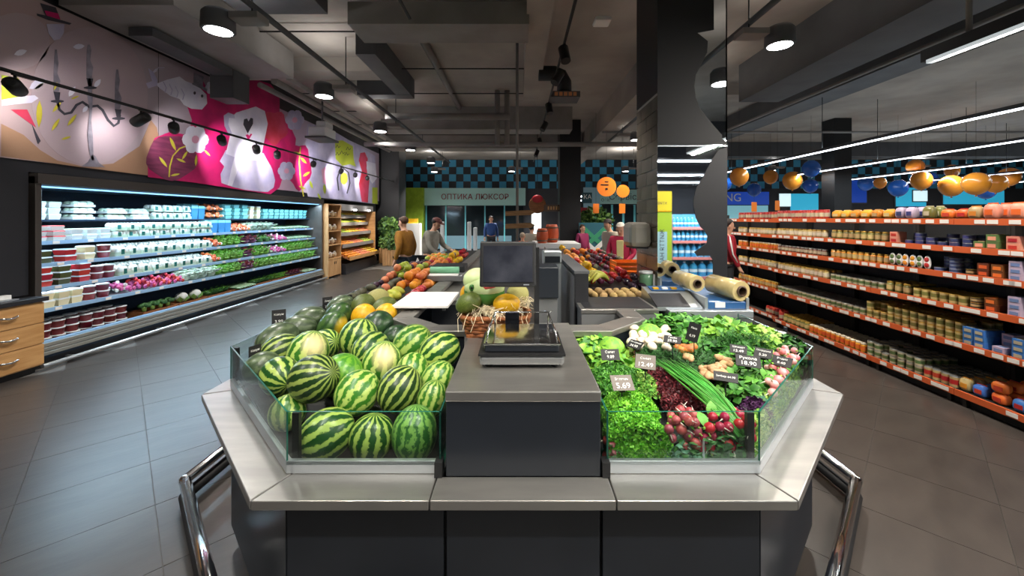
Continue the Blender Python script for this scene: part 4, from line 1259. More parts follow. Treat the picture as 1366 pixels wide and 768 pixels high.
# ---------------- wicker basket with straw and melons
bk = thing('wicker_basket', 'brown wicker basket behind the counter scale', 'basket', (-.115, 2.03, CZ))
def basket(parent, w, d, h, fl=1.18):
    MB().box((0, 0, .006), (w, d, .012)).build('bottom', 'wicker', parent)
    for k in range(6):
        z = .012 + k * h / 6
        f = 1 + (fl - 1) * k / 5
        hw, hd = w / 2 * f, d / 2 * f
        pts = []
        N_ = 36
        for i in range(N_ + 1):
            a = 2 * PI * i / N_
            x = hw * max(-1, min(1, 1.25 * math.cos(a))); y = hd * max(-1, min(1, 1.25 * math.sin(a)))
            o = .004 * (1 if (i + k) % 2 else -1)
            pts.append((x + o * math.cos(a), y + o * math.sin(a), z))
        MB().tube(pts, h / 11 if k < 5 else h / 8, 6).build('woven_row' if k < 5 else 'rim', 'wicker', parent)
basket(bk, .28, .2, .1)
straw = MB()
q = random.Random(5)
for i in range(460):
    a = q.uniform(0, 6.28)
    c = Vector((-.115 + .165 * math.cos(a) * q.uniform(.3, 1.1), 2.03 + .12 * math.sin(a) * q.uniform(.3, 1.1), CZ + .105 + q.uniform(0, .035) + (.03 if math.cos(a) > .7 else 0)))
    an, l = q.uniform(0, 6.28), q.uniform(.02, .05)
    u = Vector((math.cos(an), math.sin(an), q.uniform(-.5, .5)))
    straw.tube([c - u * l, c + Vector((0, 0, q.uniform(.0, .02))), c + u * l + Vector((0, 0, q.uniform(-.03, .01)))], .0014, 3, 0, False)
for i in range(10):
    x = q.uniform(-.18, .17)
    c = Vector((-.115 + x, 2.03 - .125, CZ + .1))
    straw.tube([c + Vector((0, .03, .02)), c + Vector((q.uniform(-.02, .02), -.012, .0)), c + Vector((q.uniform(-.03, .03), -.02, -q.uniform(.02, .07)))], .0014, 3, 0, False)
st = tag(straw.build('straw', 'straw'), 'pale curly packing straw spilling over the wicker basket', 'straw', None, 'stuff')
mat('rind_pale', 'b9cf8a', .4, col2='d5e0b0', scale=6)
mat('rind_green', '2f6a2a', .35, col2='4c8a38', scale=5)
mat('melon_yellow', 'e3b31c', .4, col2='d69c12', scale=5, rnd=.06)
mat('melon_dark', '46541f', .45, col2='5d6a2a', scale=9, rnd=.12)
mat('melon_net', '8f8a4a', .6, col2='a7a263', scale=22, bump=.3, bscale=40)
mat('flesh_red', 'c23a34', .4)
cw = thing('carved_watermelon', 'carved watermelon with a grinning face in the basket', 'watermelon', P(646, 388, 2.05) + Vector((0, 0, -.07)))
MB().ell((0, 0, .07), (.105, .085, .08), 20, 12, 0).build('lower_rind', 'rind_green', cw)
MB().ell((.002, -.008, .092), (.104, .084, .066), 20, 12, 0, None, lambda p: Vector((p.x, p.y, max(p.z, -.03)))).build('peeled_rind', 'rind_pale', cw)
MB().ell((-.035, .0, .125), (.075, .065, .065), 16, 10, 0).build('crest', 'rind_pale', cw)
MB().tube([(-.02, -.078, .112), (.015, -.086, .1), (.055, -.08, .108), (.08, -.06, .128)], [.004, .008, .008, .003], 6).build('mouth', 'flesh_red', cw)
MB().ell((-.055, -.077, .1), (.014, .008, .018), 10, 6).build('eye', 'rind_green', cw)
MB().ell((-.055, -.083, .1), (.006, .005, .008), 8, 6).build('pupil', 'black', cw)
def melon(name, label, cat, p, r, m, rot=(0, 0, 0), group=None, stem=True):
    t = inst(name, MB().ell((0, 0, 0), 1.0, 24, 14).mesh(name, m) if (name, m) not in melon.c else melon.c[(name, m)], p, rot, r)
    melon.c[(name, m)] = t.data
    tag(t, label, cat, group)
    return t
melon.c = {}
melon('yellow_melon', 'bright yellow melon lying at the front of the basket', 'melon', P(676, 405, 1.97), (.05, .05, .068), 'melon_yellow', (0, PI / 2, .2))
melon('green_melon', 'dark olive melon at the left end of the basket', 'melon', P(625, 404, 1.97), (.05, .05, .068), 'melon_dark', (0, 1.1, -.1))
melon('netted_melon', 'pale netted melon behind the yellow one in the basket', 'melon', P(690, 394, 2.1), (.06, .06, .065), 'melon_net', (0, .4, 0))
melon('yellow_melon', 'small yellow melon half hidden behind the carved watermelon', 'melon', P(625, 391, 2.12), (.045, .045, .05), 'melon_yellow', (0, .4, 0))

# ---------------- staff-side equipment behind the console
pr = thing('label_printer', 'dark grey label printer box on a steel pedestal', 'printer', (.175, 2.36, 0))
MB().bb(-.062, .062, 0, .2, 1.17, 1.355).build('box', 'panel_grey', pr, bevel=.006)
MB().bb(-.055, .055, .02, .18, 0, 1.17).build('pedestal', 'steel_dull', pr)
MB().tube([(-.02, -.01, 1.1), (-.0, -.03, 1.09), (.02, -.01, 1.1)], .005, 6).build('handle', 'chrome', pr)
sp2 = thing('grey_terminal', 'light grey terminal standing behind the label printer', 'terminal', (.27, 3.2, 0))
MB().bb(-.07, .07, 0, .2, 0, 1.28).build('stand', 'alu', sp2)
MB().bb(-.075, .075, -.01, .15, 1.28, 1.38).build('body', 'alu', sp2, bevel=.01)
MB().bb(-.06, .06, -.016, -.01, 1.29, 1.34).build('paper_slot', 'panel_grey', sp2)
pa = thing('partition', 'dark staff-side partition with a steel flank', 'partition', (.46, 2.9, 0))
MB().bb(-.048, .048, 0, 1.3, 0, 1.24).build('body', 'panel_black', pa)
MB().bb(-.055, .055, -.005, 1.31, 1.24, 1.26).build('cap', 'duct_dark', pa)
MB().bb(-.056, -.05, 0.02, 1.3, .1, 1.22).build('steel_side', 'steel_dull', pa)
sk = thing('dark_bin_unit', 'grey steel unit with a dark open tray behind the greens', 'unit', (.64, 2.69, 0))
MB().bb(-.215, .3, 0, .42, 0, 1.0).build('body', 'steel_dull', sk)
MB().bb(-.22, .305, -.005, .425, 1.0, 1.03).build('top_frame', 'steel', sk, bevel=.003)
MB().bb(-.19, .28, .03, .4, 1.028, 1.034).build('tray', 'panel_black', sk)
MB().box((.1, -.03, .93), (.07, .04, .07), 0, .3, .6).build('note', 'white', sk)
cb = thing('cutting_board', 'white cutting board on the staff counter beside the melons', 'board', (-.65, 2.86, 1.05))
MB().box((0, 0, .012), (.37, .48, .02)).build('board', 'white', cb, bevel=.004)
for x in (-.15, .15):
    for y in (-.2, .2): MB().bb(x - .01, x + .01, y - .01, y + .01, -.02, .003).build('foot', 'steel_dull', cb)
ish = thing('staff_shelf', 'low steel shelf just inside the rim on the fruit side', 'shelf', (-.47, 2.32, .727))
MB().bb(-.16, .16, 0, .8, 0, .02).build('shelf', 'steel', ish)
MB().tube([(-.05, .1, .06), (.02, .05, .1), (.06, .12, .05)], .012, 8).build('tap', 'chrome', ish)
MB().bb(.1, .13, .05, .75, -.727, 0).build('support', 'panel_grey', ish)
dc = thing('staff_counter', 'grey steel staff counter beyond the cutting board', 'counter', (-.54, 3.2, 0))
MB().bb(-.16, .16, 0, 4.6, .0, .95).build('body', 'panel_grey', dc)
MB().bb(-.17, .17, -.01, 4.6, .95, .985).build('top', 'steel', dc)
wm = thing('wrapping_machine', 'grey wrapping machine with green and white film rolls', 'machine', (-.72, 3.95, 1.03))
MB().bb(-.17, .17, -.1, .35, 0, .06).build('body', 'steel_dull', wm, bevel=.01)
MB().bb(-.17, .17, .1, .35, .06, .13).build('top', 'panel_black', wm, bevel=.01)
MB().tube([(-.15, -.02, .10), (.13, -.02, .10)], .035, 12).build('film_roll', mat('f_greenroll', '7fc49a', .3), wm)
MB().tube([(-.15, -.07, .045), (.13, -.07, .045)], .03, 12).build('film_roll', 'white', wm)
sl = thing('steel_chute', 'sloping steel side panel of the far staff counter', 'panel', (-.45, 4.2, 1.0))
MB().prism([(0, 0, 0), (0, 0, .06), (-.02, 1.2, .3), (-.02, 1.2, .0)], (.12, 0, 0)).build('side_panel', 'steel', sl)
# ---------------- film-wrapping counter in front of the pillar
fcn = thing('wrapping_counter', 'grey counter with steel edge carrying the film rolls', 'counter', (1.05, 2.76, 0))
MB().bb(0, .57, 0, .72, 0, .955).build('body', 'steel_dull', fcn)
MB().bb(-.005, .575, -.006, .73, .955, 1.005).build('steel_edge', 'alu', fcn, bevel=.004)
for z in (.86, .93):
    MB().tube([(.572, .03, z), (.59, .03, z)], .012, 8).build('screw_cap', 'chrome', fcn)
MB().bb(-.10, -.01, .05, .36, 0, .96).build('side_unit', 'panel_black', fcn)
def film_roll(label, a, b, r, m='film'):
    a, b = Vector(a), Vector(b)
    t = thing('film_roll', label, 'film roll', a)
    d = (b - a)
    L_ = d.length
    mm = d.to_track_quat('Z', 'Y').to_matrix().to_4x4()
    k = MB(); k.M = mm
    n = 24
    k.lathe([(r * .52, 0), (r, 0), (r, L_), (r * .52, L_)], n)
    k.f = [f for f in k.f if len(f) < n]; k.m = k.m[:len(k.f)]; k.sm = [False if i < n or i >= 2 * n else True for i in range(len(k.f))]
    k.build('film', m, t)
    k = MB(); k.M = mm
    k.lathe([(r * .42, -.012), (r * .54, -.012), (r * .54, L_ + .012), (r * .42, L_ + .012), (r * .42, -.012)], n)
    k.f = [f for f in k.f if len(f) < n]; k.m = k.m[:len(k.f)]; k.sm = k.sm[:len(k.f)]
    k.build('cardboard_core', 'board', t)
film_roll('large roll of clear cling film at the end of the counter', (1.565, 2.80, 1.132), (1.505, 3.10, 1.14), .07)
film_roll('smaller roll of cling film closer to the pillar', (1.335, 2.98, 1.155), (1.315, 3.28, 1.158), .06)
w1 = thing('film_dispenser', 'blue plastic film dispenser under the large film roll', 'dispenser', (1.33, 2.80, 1.005))
MB().bb(0, .27, 0, .5, .0, .055).build('body', mat('blue_plastic', '35679c', .3, col2='2a5588', scale=6), w1, bevel=.008)
MB().bb(.05, .12, -.004, .0, .012, .05).build('sticker', 'white', w1)
MB().bb(-.02, .0, 0, .5, 0, .08).build('side_plate', 'alu', w1)
MB().bb(.27, .29, 0.0, .5, 0, .08).build('side_plate', 'alu', w1)
w2 = thing('hot_wrapper', 'tabletop film wrapper with a black hot plate and controls', 'machine', (.98, 2.82, .99))
MB().prism([(0, 0, 0), (0, .36, 0), (0, .36, .11), (0, .22, .09), (0, 0, .025)], (.32, 0, 0)).build('body', 'alu', w2)
MB().box((.12, .1, .054), (.24, .2, .012), 0, 0, 0, .3).build('hot_plate', 'panel_black', w2, bevel=.003)
MB().box((.17, .29, .108), (.26, .1, .006), 0, 0, 0, .14).build('control_panel', 'blue_plastic', w2)
for x, mm in ((.08, 'melon_yellow'), (.22, 'melon_yellow'), (.15, 'white')):
    MB().box((x, .27, .112), (.04, .04, .012)).build('button', mm, w2)
# ---------------- dispensers on the pillar
pd = thing('towel_dispenser', 'grey rounded towel dispenser on the tiled side of the pillar', 'dispenser', (PX0, 3.78, 1.37))
MB().bb(-.2, -.001, -.15, .15, 0, .235).build('shell', mat('dispenser_grey', '9b968c', .3, coat=.4), pd, bevel=.05)
MB().bb(-.17, -.03, -.12, .12, -.006, .004).build('slot', 'black', pd)
so = thing('soap_dispenser', 'green soap dispenser with pale cap on the pillar', 'dispenser', (PX0 - .07, 3.6, .99))
MB().lathe([(.055, .02), (.06, .04), (.06, .15), (.055, .155)], 16).build('tank', mat('soap_green', '5f8a6a', .15), so)
MB().lathe([(.062, .155), (.062, .175), (.05, .18)], 16).build('cap', 'white_plastic', so)
MB().lathe([(.03, -.01), (.045, .02)], 12).build('nozzle', 'white_plastic', so)
MB().bb(.055, .071, -.03, .03, .03, .15).build('wall_plate', 'white_plastic', so)

# ================================================================== WATERMELONS
melon_mat('wm_stripe', '1b4a1a', 'a3ba58', 12, 2.8, .46, .68)
melon_mat('wm_stripe_dark', '1d3818', '93a552', 15, 2.0, .55, .72)
melon_mat('wm_light', '34701f', 'a9c063', 12, 4.0, .36, .74)
melon_mat('wm_plain', '3c7a22', '67992f', 7, 5.0, .2, .8)
melon_mat('wm_pale', '2f681f', 'adc266', 12, 3.0, .44, .68, ('e6d49a', (.2, -.75, .62)))
melon_mat('wm_black', '17301c', '2c4a26', 8, 4.0, .3, .8)
melon_mat('wm_grey', '3b4a33', '59684a', 9, 4.0, .3, .8)
melon_mat('wm_spot', '23421d', '3d5c28', 9, 4.0, .3, .8, ('e3b81e', (.75, -.5, .43)))
melon_mat('wm_mottle', '2a5a26', '6f9a48', 14, 6.0, .35, .65)
# px, py, depth, half-width, half-length, material, look
WMEL = [
 (437, 579, 1.475, .090, .100, 'wm_stripe', 'boldly striped watermelon at the outer front corner of the bin', (1.25, .5)),
 (496, 583, 1.49, .082, .084, 'wm_stripe', 'small round striped watermelon in the middle of the front glass', (.15, .2)),
 (552, 578, 1.49, .084, .102, 'wm_mottle', 'tall mottled dark watermelon in the front beside the console', (.1, 1.2)),
 (405, 527, 1.64, .096, .104, 'wm_stripe_dark', 'watermelon with thin yellow stripes behind the outer front corner', (1.2, -.3)),
 (482, 523, 1.62, .085, .092, 'wm_light', 'light green watermelon directly above the small round one', (1.0, .9)),
 (531, 520, 1.64, .088, .096, 'wm_stripe_dark', 'narrow striped dark watermelon above the mottled front one', (.7, .6)),
 (454, 501, 1.80, .094, .098, 'wm_plain', 'plain green watermelon without stripes in the pile', (.5, .1)),
 (374, 508, 1.82, .085, .100, 'wm_stripe', 'watermelon showing its striped pole toward the outer glass', (1.45, 2.4)),
 (513, 482, 1.92, .092, .108, 'wm_pale', 'watermelon with a pale cream ground spot in the middle of the pile', (.2, .1)),
 (411, 471, 2.00, .098, .112, 'wm_pale', 'large watermelon with a pale patch on top of the pile', (.3, .4)),
 (552, 494, 1.84, .075, .085, 'wm_light', 'watermelon half hidden behind the narrow dark striped one', (.9, 1.5)),
 (495, 464, 2.10, .092, .105, 'wm_stripe', 'striped watermelon behind the one with the cream spot', (1.2, 1.1)),
 (475, 452, 2.22, .105, .108, 'wm_stripe', 'round boldly striped watermelon at the back of the pile', (.3, .7)),
 (546, 463, 2.02, .098, .105, 'wm_light', 'striped light watermelon next to the steel rim', (.8, .2)),
 (584, 469, 1.95, .09, .105, 'wm_stripe', 'striped watermelon in the back corner against the console', (1.2, .6)),
 (583, 506, 1.78, .075, .085, 'wm_light', 'watermelon squeezed against the console glass', (.6, .6)),
 (573, 531, 1.62, .062, .075, 'wm_light', 'watermelon low against the console behind the mottled one', (.3, .5)),
 (368, 476, 2.05, .09, .102, 'wm_stripe_dark', 'dark striped watermelon by the outer glass at the back', (1.3, .8)),
 (442, 459, 2.2, .085, .098, 'wm_stripe', 'striped watermelon partly behind the large pale-patched one', (1.2, -.5)),
 (370, 461, 2.3, .09, .12, 'wm_grey', 'grey-green oblong melon behind the outer glass', (1.4, 1.2)),
 (355, 490, 1.97, .075, .085, 'wm_grey', 'dull melon seen through the outer glass', (1.2, .3)),
 (393, 541, 1.62, .07, .07, 'wm_pale', 'pale small melon low behind the diagonal glass', (.3, 2.0)),
 (394, 441, 2.42, .085, .11, 'wm_grey', 'grey-green melon next to the black price board', (1.4, .2)),
 (376, 443, 2.55, .085, .11, 'wm_grey', 'dull grey melon farthest out along the side glass', (1.4, .6)),
 (443, 437, 2.45, .085, .105, 'wm_spot', 'dark melon with a yellow spot facing the aisle', (.5, .2)),
 (449, 424, 2.62, .085, .115, 'wm_spot', 'dark oblong melon with a yellow end', (.9, 1.4)),
 (501, 437, 2.38, .092, .1, 'wm_black', 'very dark green watermelon in front of the yellow melons', (1.0, .9)),
 (525, 452, 2.2, .07, .08, 'wm_black', 'small dark melon tucked against the steel rim', (.9, .2)),
 (485, 422, 2.62, .078, .085, 'melon_yellow', 'round yellow melon behind the dark green watermelon', (.4, .2)),
 (514, 420, 2.62, .07, .08, 'melon_yellow', 'yellow melon closest to the steel rim', (.8, .8)),
 (484, 406, 2.88, .075, .1, 'melon_dark', 'dark brown-green papaya behind the yellow melons', (1.4, 1.4)),
 (513, 410, 2.80, .072, .1, 'melon_dark', 'brown-green papaya beside the cutting board', (1.4, 1.1)),
 (503, 399, 3.02, .075, .09, 'melon_net', 'netted tan melon behind the papayas', (1.2, .4)),
 (455, 413, 2.86, .075, .1, 'wm_grey', 'dull green melon next to the second price board', (1.3, .9)),
]
pts = [P(a[0], a[1], a[2]) for a in WMEL]
rad = [(a[3] * 2 + a[4]) / 3 for a in WMEL]
for it in range(40):
    for i in range(len(pts)):
        for j in range(i):
            d = pts[i] - pts[j]
            mn = (rad[i] + rad[j]) * .93
            if d.length < mn:
                c = d.normalized() * (mn - d.length) * .3
                pts[i] = pts[i] + c; pts[j] = pts[j] - c
    for i, p in enumerate(pts):
        r = rad[i]
        p.y = max(p.y, 1.362 + r)
        # stay inside the diagonal and side glass and outside the console
        ex = (-p.x - .789) - (p.y - 1.351) + r * 1.414 + .014
        if ex > 0:
            p.x += ex / 2; p.y += ex / 2
        p.x = max(p.x, -1.46 + r)
        if p.y < 2.2: p.x = min(p.x, -.272 - r)
        p.z = max(p.z, zdeckL(p.y) + r * .9)
for a, p in zip(WMEL, pts):
    nm = 'watermelon' if a[5].startswith('wm_s') or a[5] in ('wm_light', 'wm_plain', 'wm_pale', 'wm_black', 'wm_mottle') else 'melon'
    melon(nm, a[6], 'watermelon' if nm == 'watermelon' else 'melon', p, (a[3], a[3], a[4]), a[5], (0, a[7][0], a[7][1]), 'watermelons and melons in the fruit bin')

# ================================================================== FRUIT BEDS along the island
mat('f_mango', 'd9862a', .4, col2='c2603a', scale=3, rnd=.12)
mat('f_pear', 'a9b13a', .4, col2='c2b646', scale=5, rnd=.1)
mat('f_plum', '43273a', .35, rnd=.25)
mat('f_avocado', '4a4c34', .6, col2='5d5a42', scale=9, rnd=.2)
mat('f_potato', 'b99a62', .7, col2='a08250', scale=9, rnd=.12)
mat('f_onion', '6e2f48', .35, rnd=.2)
mat('f_tomato', 'c22a24', .25, rnd=.12)
mat('f_pepper', 'e6b41e', .25, rnd=.1)
mat('f_eggplant', '2a1c2c', .2, rnd=.2)
mat('f_banana', 'a9b04a', .45, col2='c0b84e', scale=6, rnd=.08)
mat('f_stalk', '5a4a2a', .7)
def fruit(key, r, m, stalk=False, warp=None, nu=12, nv=8):
    k = MB(); k.ell((0, 0, 0), r, nu, nv, 0, None, warp)
    if stalk:
        k.tube([(0, 0, (r if not isinstance(r, tuple) else r[2]) * .9), (.004, 0, (r if not isinstance(r, tuple) else r[2]) * 1.25)], .003, 5, 1)
    FR[key] = k.mesh(key, [m, 'f_stalk'])
pearw = lambda p: Vector((p.x * (1 - 5.5 * max(0, p.z)), p.y * (1 - 5.5 * max(0, p.z)), p.z * 1.15))
dimple = lambda p: Vector((p.x, p.y, p.z - .25 * max(0, p.z - .02)))
fruit('pear', (.042, .042, .055), 'f_pear', True, pearw)
fruit('red_apple', (.042, .042, .038), 'f_apple_red', True, dimple)
fruit('mango', (.042, .036, .058), 'f_mango')
fruit('plum', .03, 'f_plum'); fruit('avocado', (.034, .034, .05), 'f_avocado', True)
fruit('potato', (.032, .028, .042), 'f_potato'); fruit('red_onion', (.038, .038, .034), 'f_onion', True)
fruit('tomato', (.036, .036, .03), 'f_tomato', True); fruit('yellow_pepper', (.042, .042, .045), 'f_pepper', True, lambda p: Vector((p.x * (1 + .12 * math.cos(4 * math.atan2(p.y, p.x))), p.y * (1 + .12 * math.cos(4 * math.atan2(p.y, p.x))), p.z)))
fruit('eggplant', (.035, .035, .085), 'f_eggplant', True)
bunch_n = {}
def bed(kinds, x0, x1, y0, y1, z, where, step=None, layers=1, slope=0.0, cat=None):
    kinds = [kinds] if isinstance(kinds, str) else kinds
    me = FR[kinds[0]]
    dims = [max(v.co[i] for v in me.vertices) for i in range(3)]
    big = max(max(v.co[i] for v in FR[kk].vertices) for kk in kinds for i in range(3))
    step = max(step or 0, big * 1.82)
    sx, sy = (.076, .178) if kinds == ['eggplant'] else (step, step)
    if kinds == ['eggplant']: step = .09
    nx, ny = max(1, int((x1 - x0) / sx)), max(1, int((y1 - y0) / sy))
    for l in range(layers):
        for i in range(nx - l):
            for j in range(ny - l):
                kind = R.choice(kinds); me = FR[kind]; nice = kind.replace('_', ' ')
                x = x0 + (i + .5 + l * .5) * (x1 - x0) / nx; y = y0 + (j + .5 + l * .5) * (y1 - y0) / ny
                o = inst(kind, me, (x + R.uniform(-.006, .006), y + R.uniform(-.006, .006), z + slope * (y - y0) + l * step * .78 + R.uniform(.0, .008)), (R.uniform(-.7, .7), R.uniform(-.7, .7), R.uniform(0, 6)) if kind not in ('mango', 'avocado', 'potato', 'eggplant', 'pear') else ((R.uniform(.9, 2.0), R.uniform(-.4, .4), R.uniform(0, 6)) if kind != 'eggplant' else (PI / 2, 0, R.uniform(-.05, .05))), R.uniform(.92, 1.04))
                tag(o, '%s %s' % (nice, where), cat or nice.split()[-1], '%s %s' % (plural(nice), where))
# left side of the island
bed('avocado', -1.44, -1.14, 3.05, 3.55, 1.0, 'in the fruit bin by the side glass', layers=1)
bed('pear', -1.12, -.95, 3.12, 3.5, 1.01, 'in the fruit bin behind the netted melon', layers=2)
bed('red_apple', -.94, -.79, 3.12, 3.6, 1.01, 'in the fruit bin beside the cutting board', layers=2)
bed(['plum', 'avocado', 'peach'], -1.44, -1.15, 3.6, 4.15, 1.0, 'in the fruit bin behind the avocados', layers=1)
bed(['mango', 'mango', 'orange'], -1.14, -.80, 3.62, 4.15, 1.02, 'in the fruit bin behind the pears', layers=2)
bed(['peach', 'plum', 'mango', 'green_apple'], -1.44, -.82, 4.2, 4.75, 1.02, 'in the fruit bin beyond the mangoes', layers=2)
bed(['orange', 'peach', 'plum', 'red_apple'], -1.2, -.8, 4.8, 5.3, 1.02, 'in the fruit bin beyond the peaches', layers=2)
bed('plum', -1.44, -1.22, 4.8, 5.3, 1.0, 'heaped by the side glass past the peaches', layers=2)
bed(['yellow_pepper', 'yellow_pepper', 'orange', 'plum'], -1.05, -.80, 5.4, 6.0, 1.04, 'at the far end of the fruit bin', layers=2)
bed('eggplant', -1.42, -1.08, 5.4, 6.0, 1.0, 'at the far end of the fruit bin by the glass', step=.09, layers=1)
bed('tomato', -.98, -.79, 6.05, 6.5, 1.06, 'at the far end of the fruit bin behind the peppers', layers=2)
bed(['green_apple', 'orange', 'plum'], -1.44, -1.0, 6.05, 6.7, 1.02, 'last in the fruit bin', layers=1)
# right side behind the greens: bed floor, then produce
vb = thing('vegetable_bin', 'dark vegetable bin between the partition and the tiled pillar', 'bin', (0, 3.14, 0))
MB().bb(.53, 1.04, 0, .36, 0, .985).build('floor_panel', 'black', vb)
MB().bb(.53, 1.2, .36, 1.0, 0, .985).build('floor_panel', 'black', vb)
MB().bb(.53, 1.44, 1.0, 5.0, 0, .985).build('floor_panel', 'black', vb)
MB().bb(.52, .53, 1.3, 5.0, .7, 1.06).build('side_board', 'steel_dull', vb)
MB().bb(1.44, 1.45, 1.0, 5.0, .79, 1.02).build('side_board', 'alu', vb)
bed('potato', .57, 1.03, 3.17, 3.46, 1.015, 'in the vegetable bin in front of the bananas', layers=1)
bed('eggplant', .98, 1.16, 3.48, 3.9, 1.03, 'in the vegetable bin against the tiled pillar', step=.085, layers=2)
bed(['red_onion', 'red_onion', 'tomato'], .58, .93, 3.82, 4.1, 1.03, 'in the vegetable bin behind the bananas', layers=2)
bed('yellow_pepper', .60, .90, 4.2, 4.6, 1.04, 'in the vegetable bin behind the onions', layers=2)
bed(['tomato', 'tomato', 'red_onion'], .95, 1.17, 3.95, 4.4, 1.03, 'in the vegetable bin behind the pillar corner', layers=2)
bed(['tomato', 'yellow_pepper', 'peach'], .58, .85, 4.7, 5.1, 1.04, 'in the vegetable bin past the yellow peppers', layers=2)
bed('orange', .60, .85, 5.2, 5.7, 1.04, 'in the vegetable bin past the tomatoes', layers=2)
bed(['plum', 'red_onion', 'avocado', 'tomato'], .9, 1.4, 4.9, 5.7, 1.03, 'in the vegetable bin beyond the crate', layers=2, step=.075)
bed(['plum', 'avocado', 'red_apple', 'tomato', 'orange'], .6, 1.4, 5.8, 6.5, 1.03, 'at the far end of the vegetable bin', layers=2, step=.09)
bed('yellow_pepper', .6, .9, 6.6, 7.1, 1.04, 'last in the vegetable bin', layers=2)
def banana_bunch(p, rz, n, label, sc_=1.0):
    t = thing('banana_bunch', label, 'bananas', p, rz)
    for i in range(n):
        a = (i - (n - 1) / 2) * .26
        pts_ = []
        for k in range(9):
            u = k / 8
            y = (u - .1) * .17 * sc_
            z = .05 * math.sin(u * PI) * sc_ + .012
            x = math.sin(a) * (.03 + .09 * u) * sc_ + a * .05
            pts_.append((x, y, z + .012 * math.cos(a * 2)))
        MB().tube(pts_, [r * sc_ for r in (.006, .01, .017, .021, .022, .021, .017, .010, .004)], 8).build('banana', 'f_banana', t)
    MB().lathe([(.016, 0), (.012, .03)], 8, c=(0, -.03, .02)).build('stalk', 'f_stalk', t)
banana_bunch((.80, 3.72, 1.05), PI * .62, 5, 'large green-yellow banana bunch in the vegetable bin', 1.25)
banana_bunch((.62, 3.66, 1.03), PI * .8, 4, 'smaller banana bunch half behind the partition', 1.0)
oc = thing('orange_crate', 'bright orange plastic crate behind the tiled pillar', 'crate', (1.30, 4.6, 1.0))
for y in (-.16, .16):
    for z in (.03, .08, .13): MB().box((0, y, z), (.42, .012, .035)).build('slat', 'orange', oc)
for x in (-.2, .2):
    for z in (.03, .08, .13): MB().box((x, 0, z), (.012, .32, .035)).build('slat', 'orange', oc)
for x in (-.2, .2):
    for y in (-.16, .16): MB().box((x, y, .075), (.022, .022, .15)).build('post', 'orange', oc)
MB().box((0, 0, .006), (.4, .32, .012)).build('bottom', 'orange', oc)
# ================================================================== LEAFY GREENS
def gz(y): return .72 + .1 * y
def G(px, py, up=0.0):
    d = (.93 - up) / ((py - VY) / FPX + .1)
    return Vector(((px - VX) / FPX * d, d, gz(d) + up))
mat('gr_bright', '5fae1e', .5, col2='3d8a16', scale=40)
mat('gr_bright2', '85c93a', .5)
mat('gr_mid', '3f8226', .55, col2='2d6a1e', scale=40)
mat('gr_mid2', '63a33c', .55)
mat('gr_dark', '23571f', .55, col2='1a4219', scale=40)
mat('gr_dark2', '3a7430', .55)
mat('gr_lime', '8fbf3f', .5, col2='6da52e', scale=30)
mat('gr_lime2', 'b2d768', .5)
mat('gr_red', '5a1f26', .5, col2='3d151d', scale=40)
mat('gr_red2', '83323a', .5)
mat('gr_purple', '3a1c3c', .5, col2='28122c', scale=40)
mat('gr_purple2', '5c3260', .5)
mat('gr_blue', '5b8f72', .5)
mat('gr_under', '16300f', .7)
mat('radish_red', 'b3203c', .25, col2='96182f', scale=9, rnd=.2)
mat('radish_brown', 'b0505a', .35, col2='93383f', scale=9, rnd=.2)
mat('radish_pink', 'd0606e', .35, col2='eab0ac', scale=14, rnd=.15)
mat('root_white', 'e9dfd2', .5)
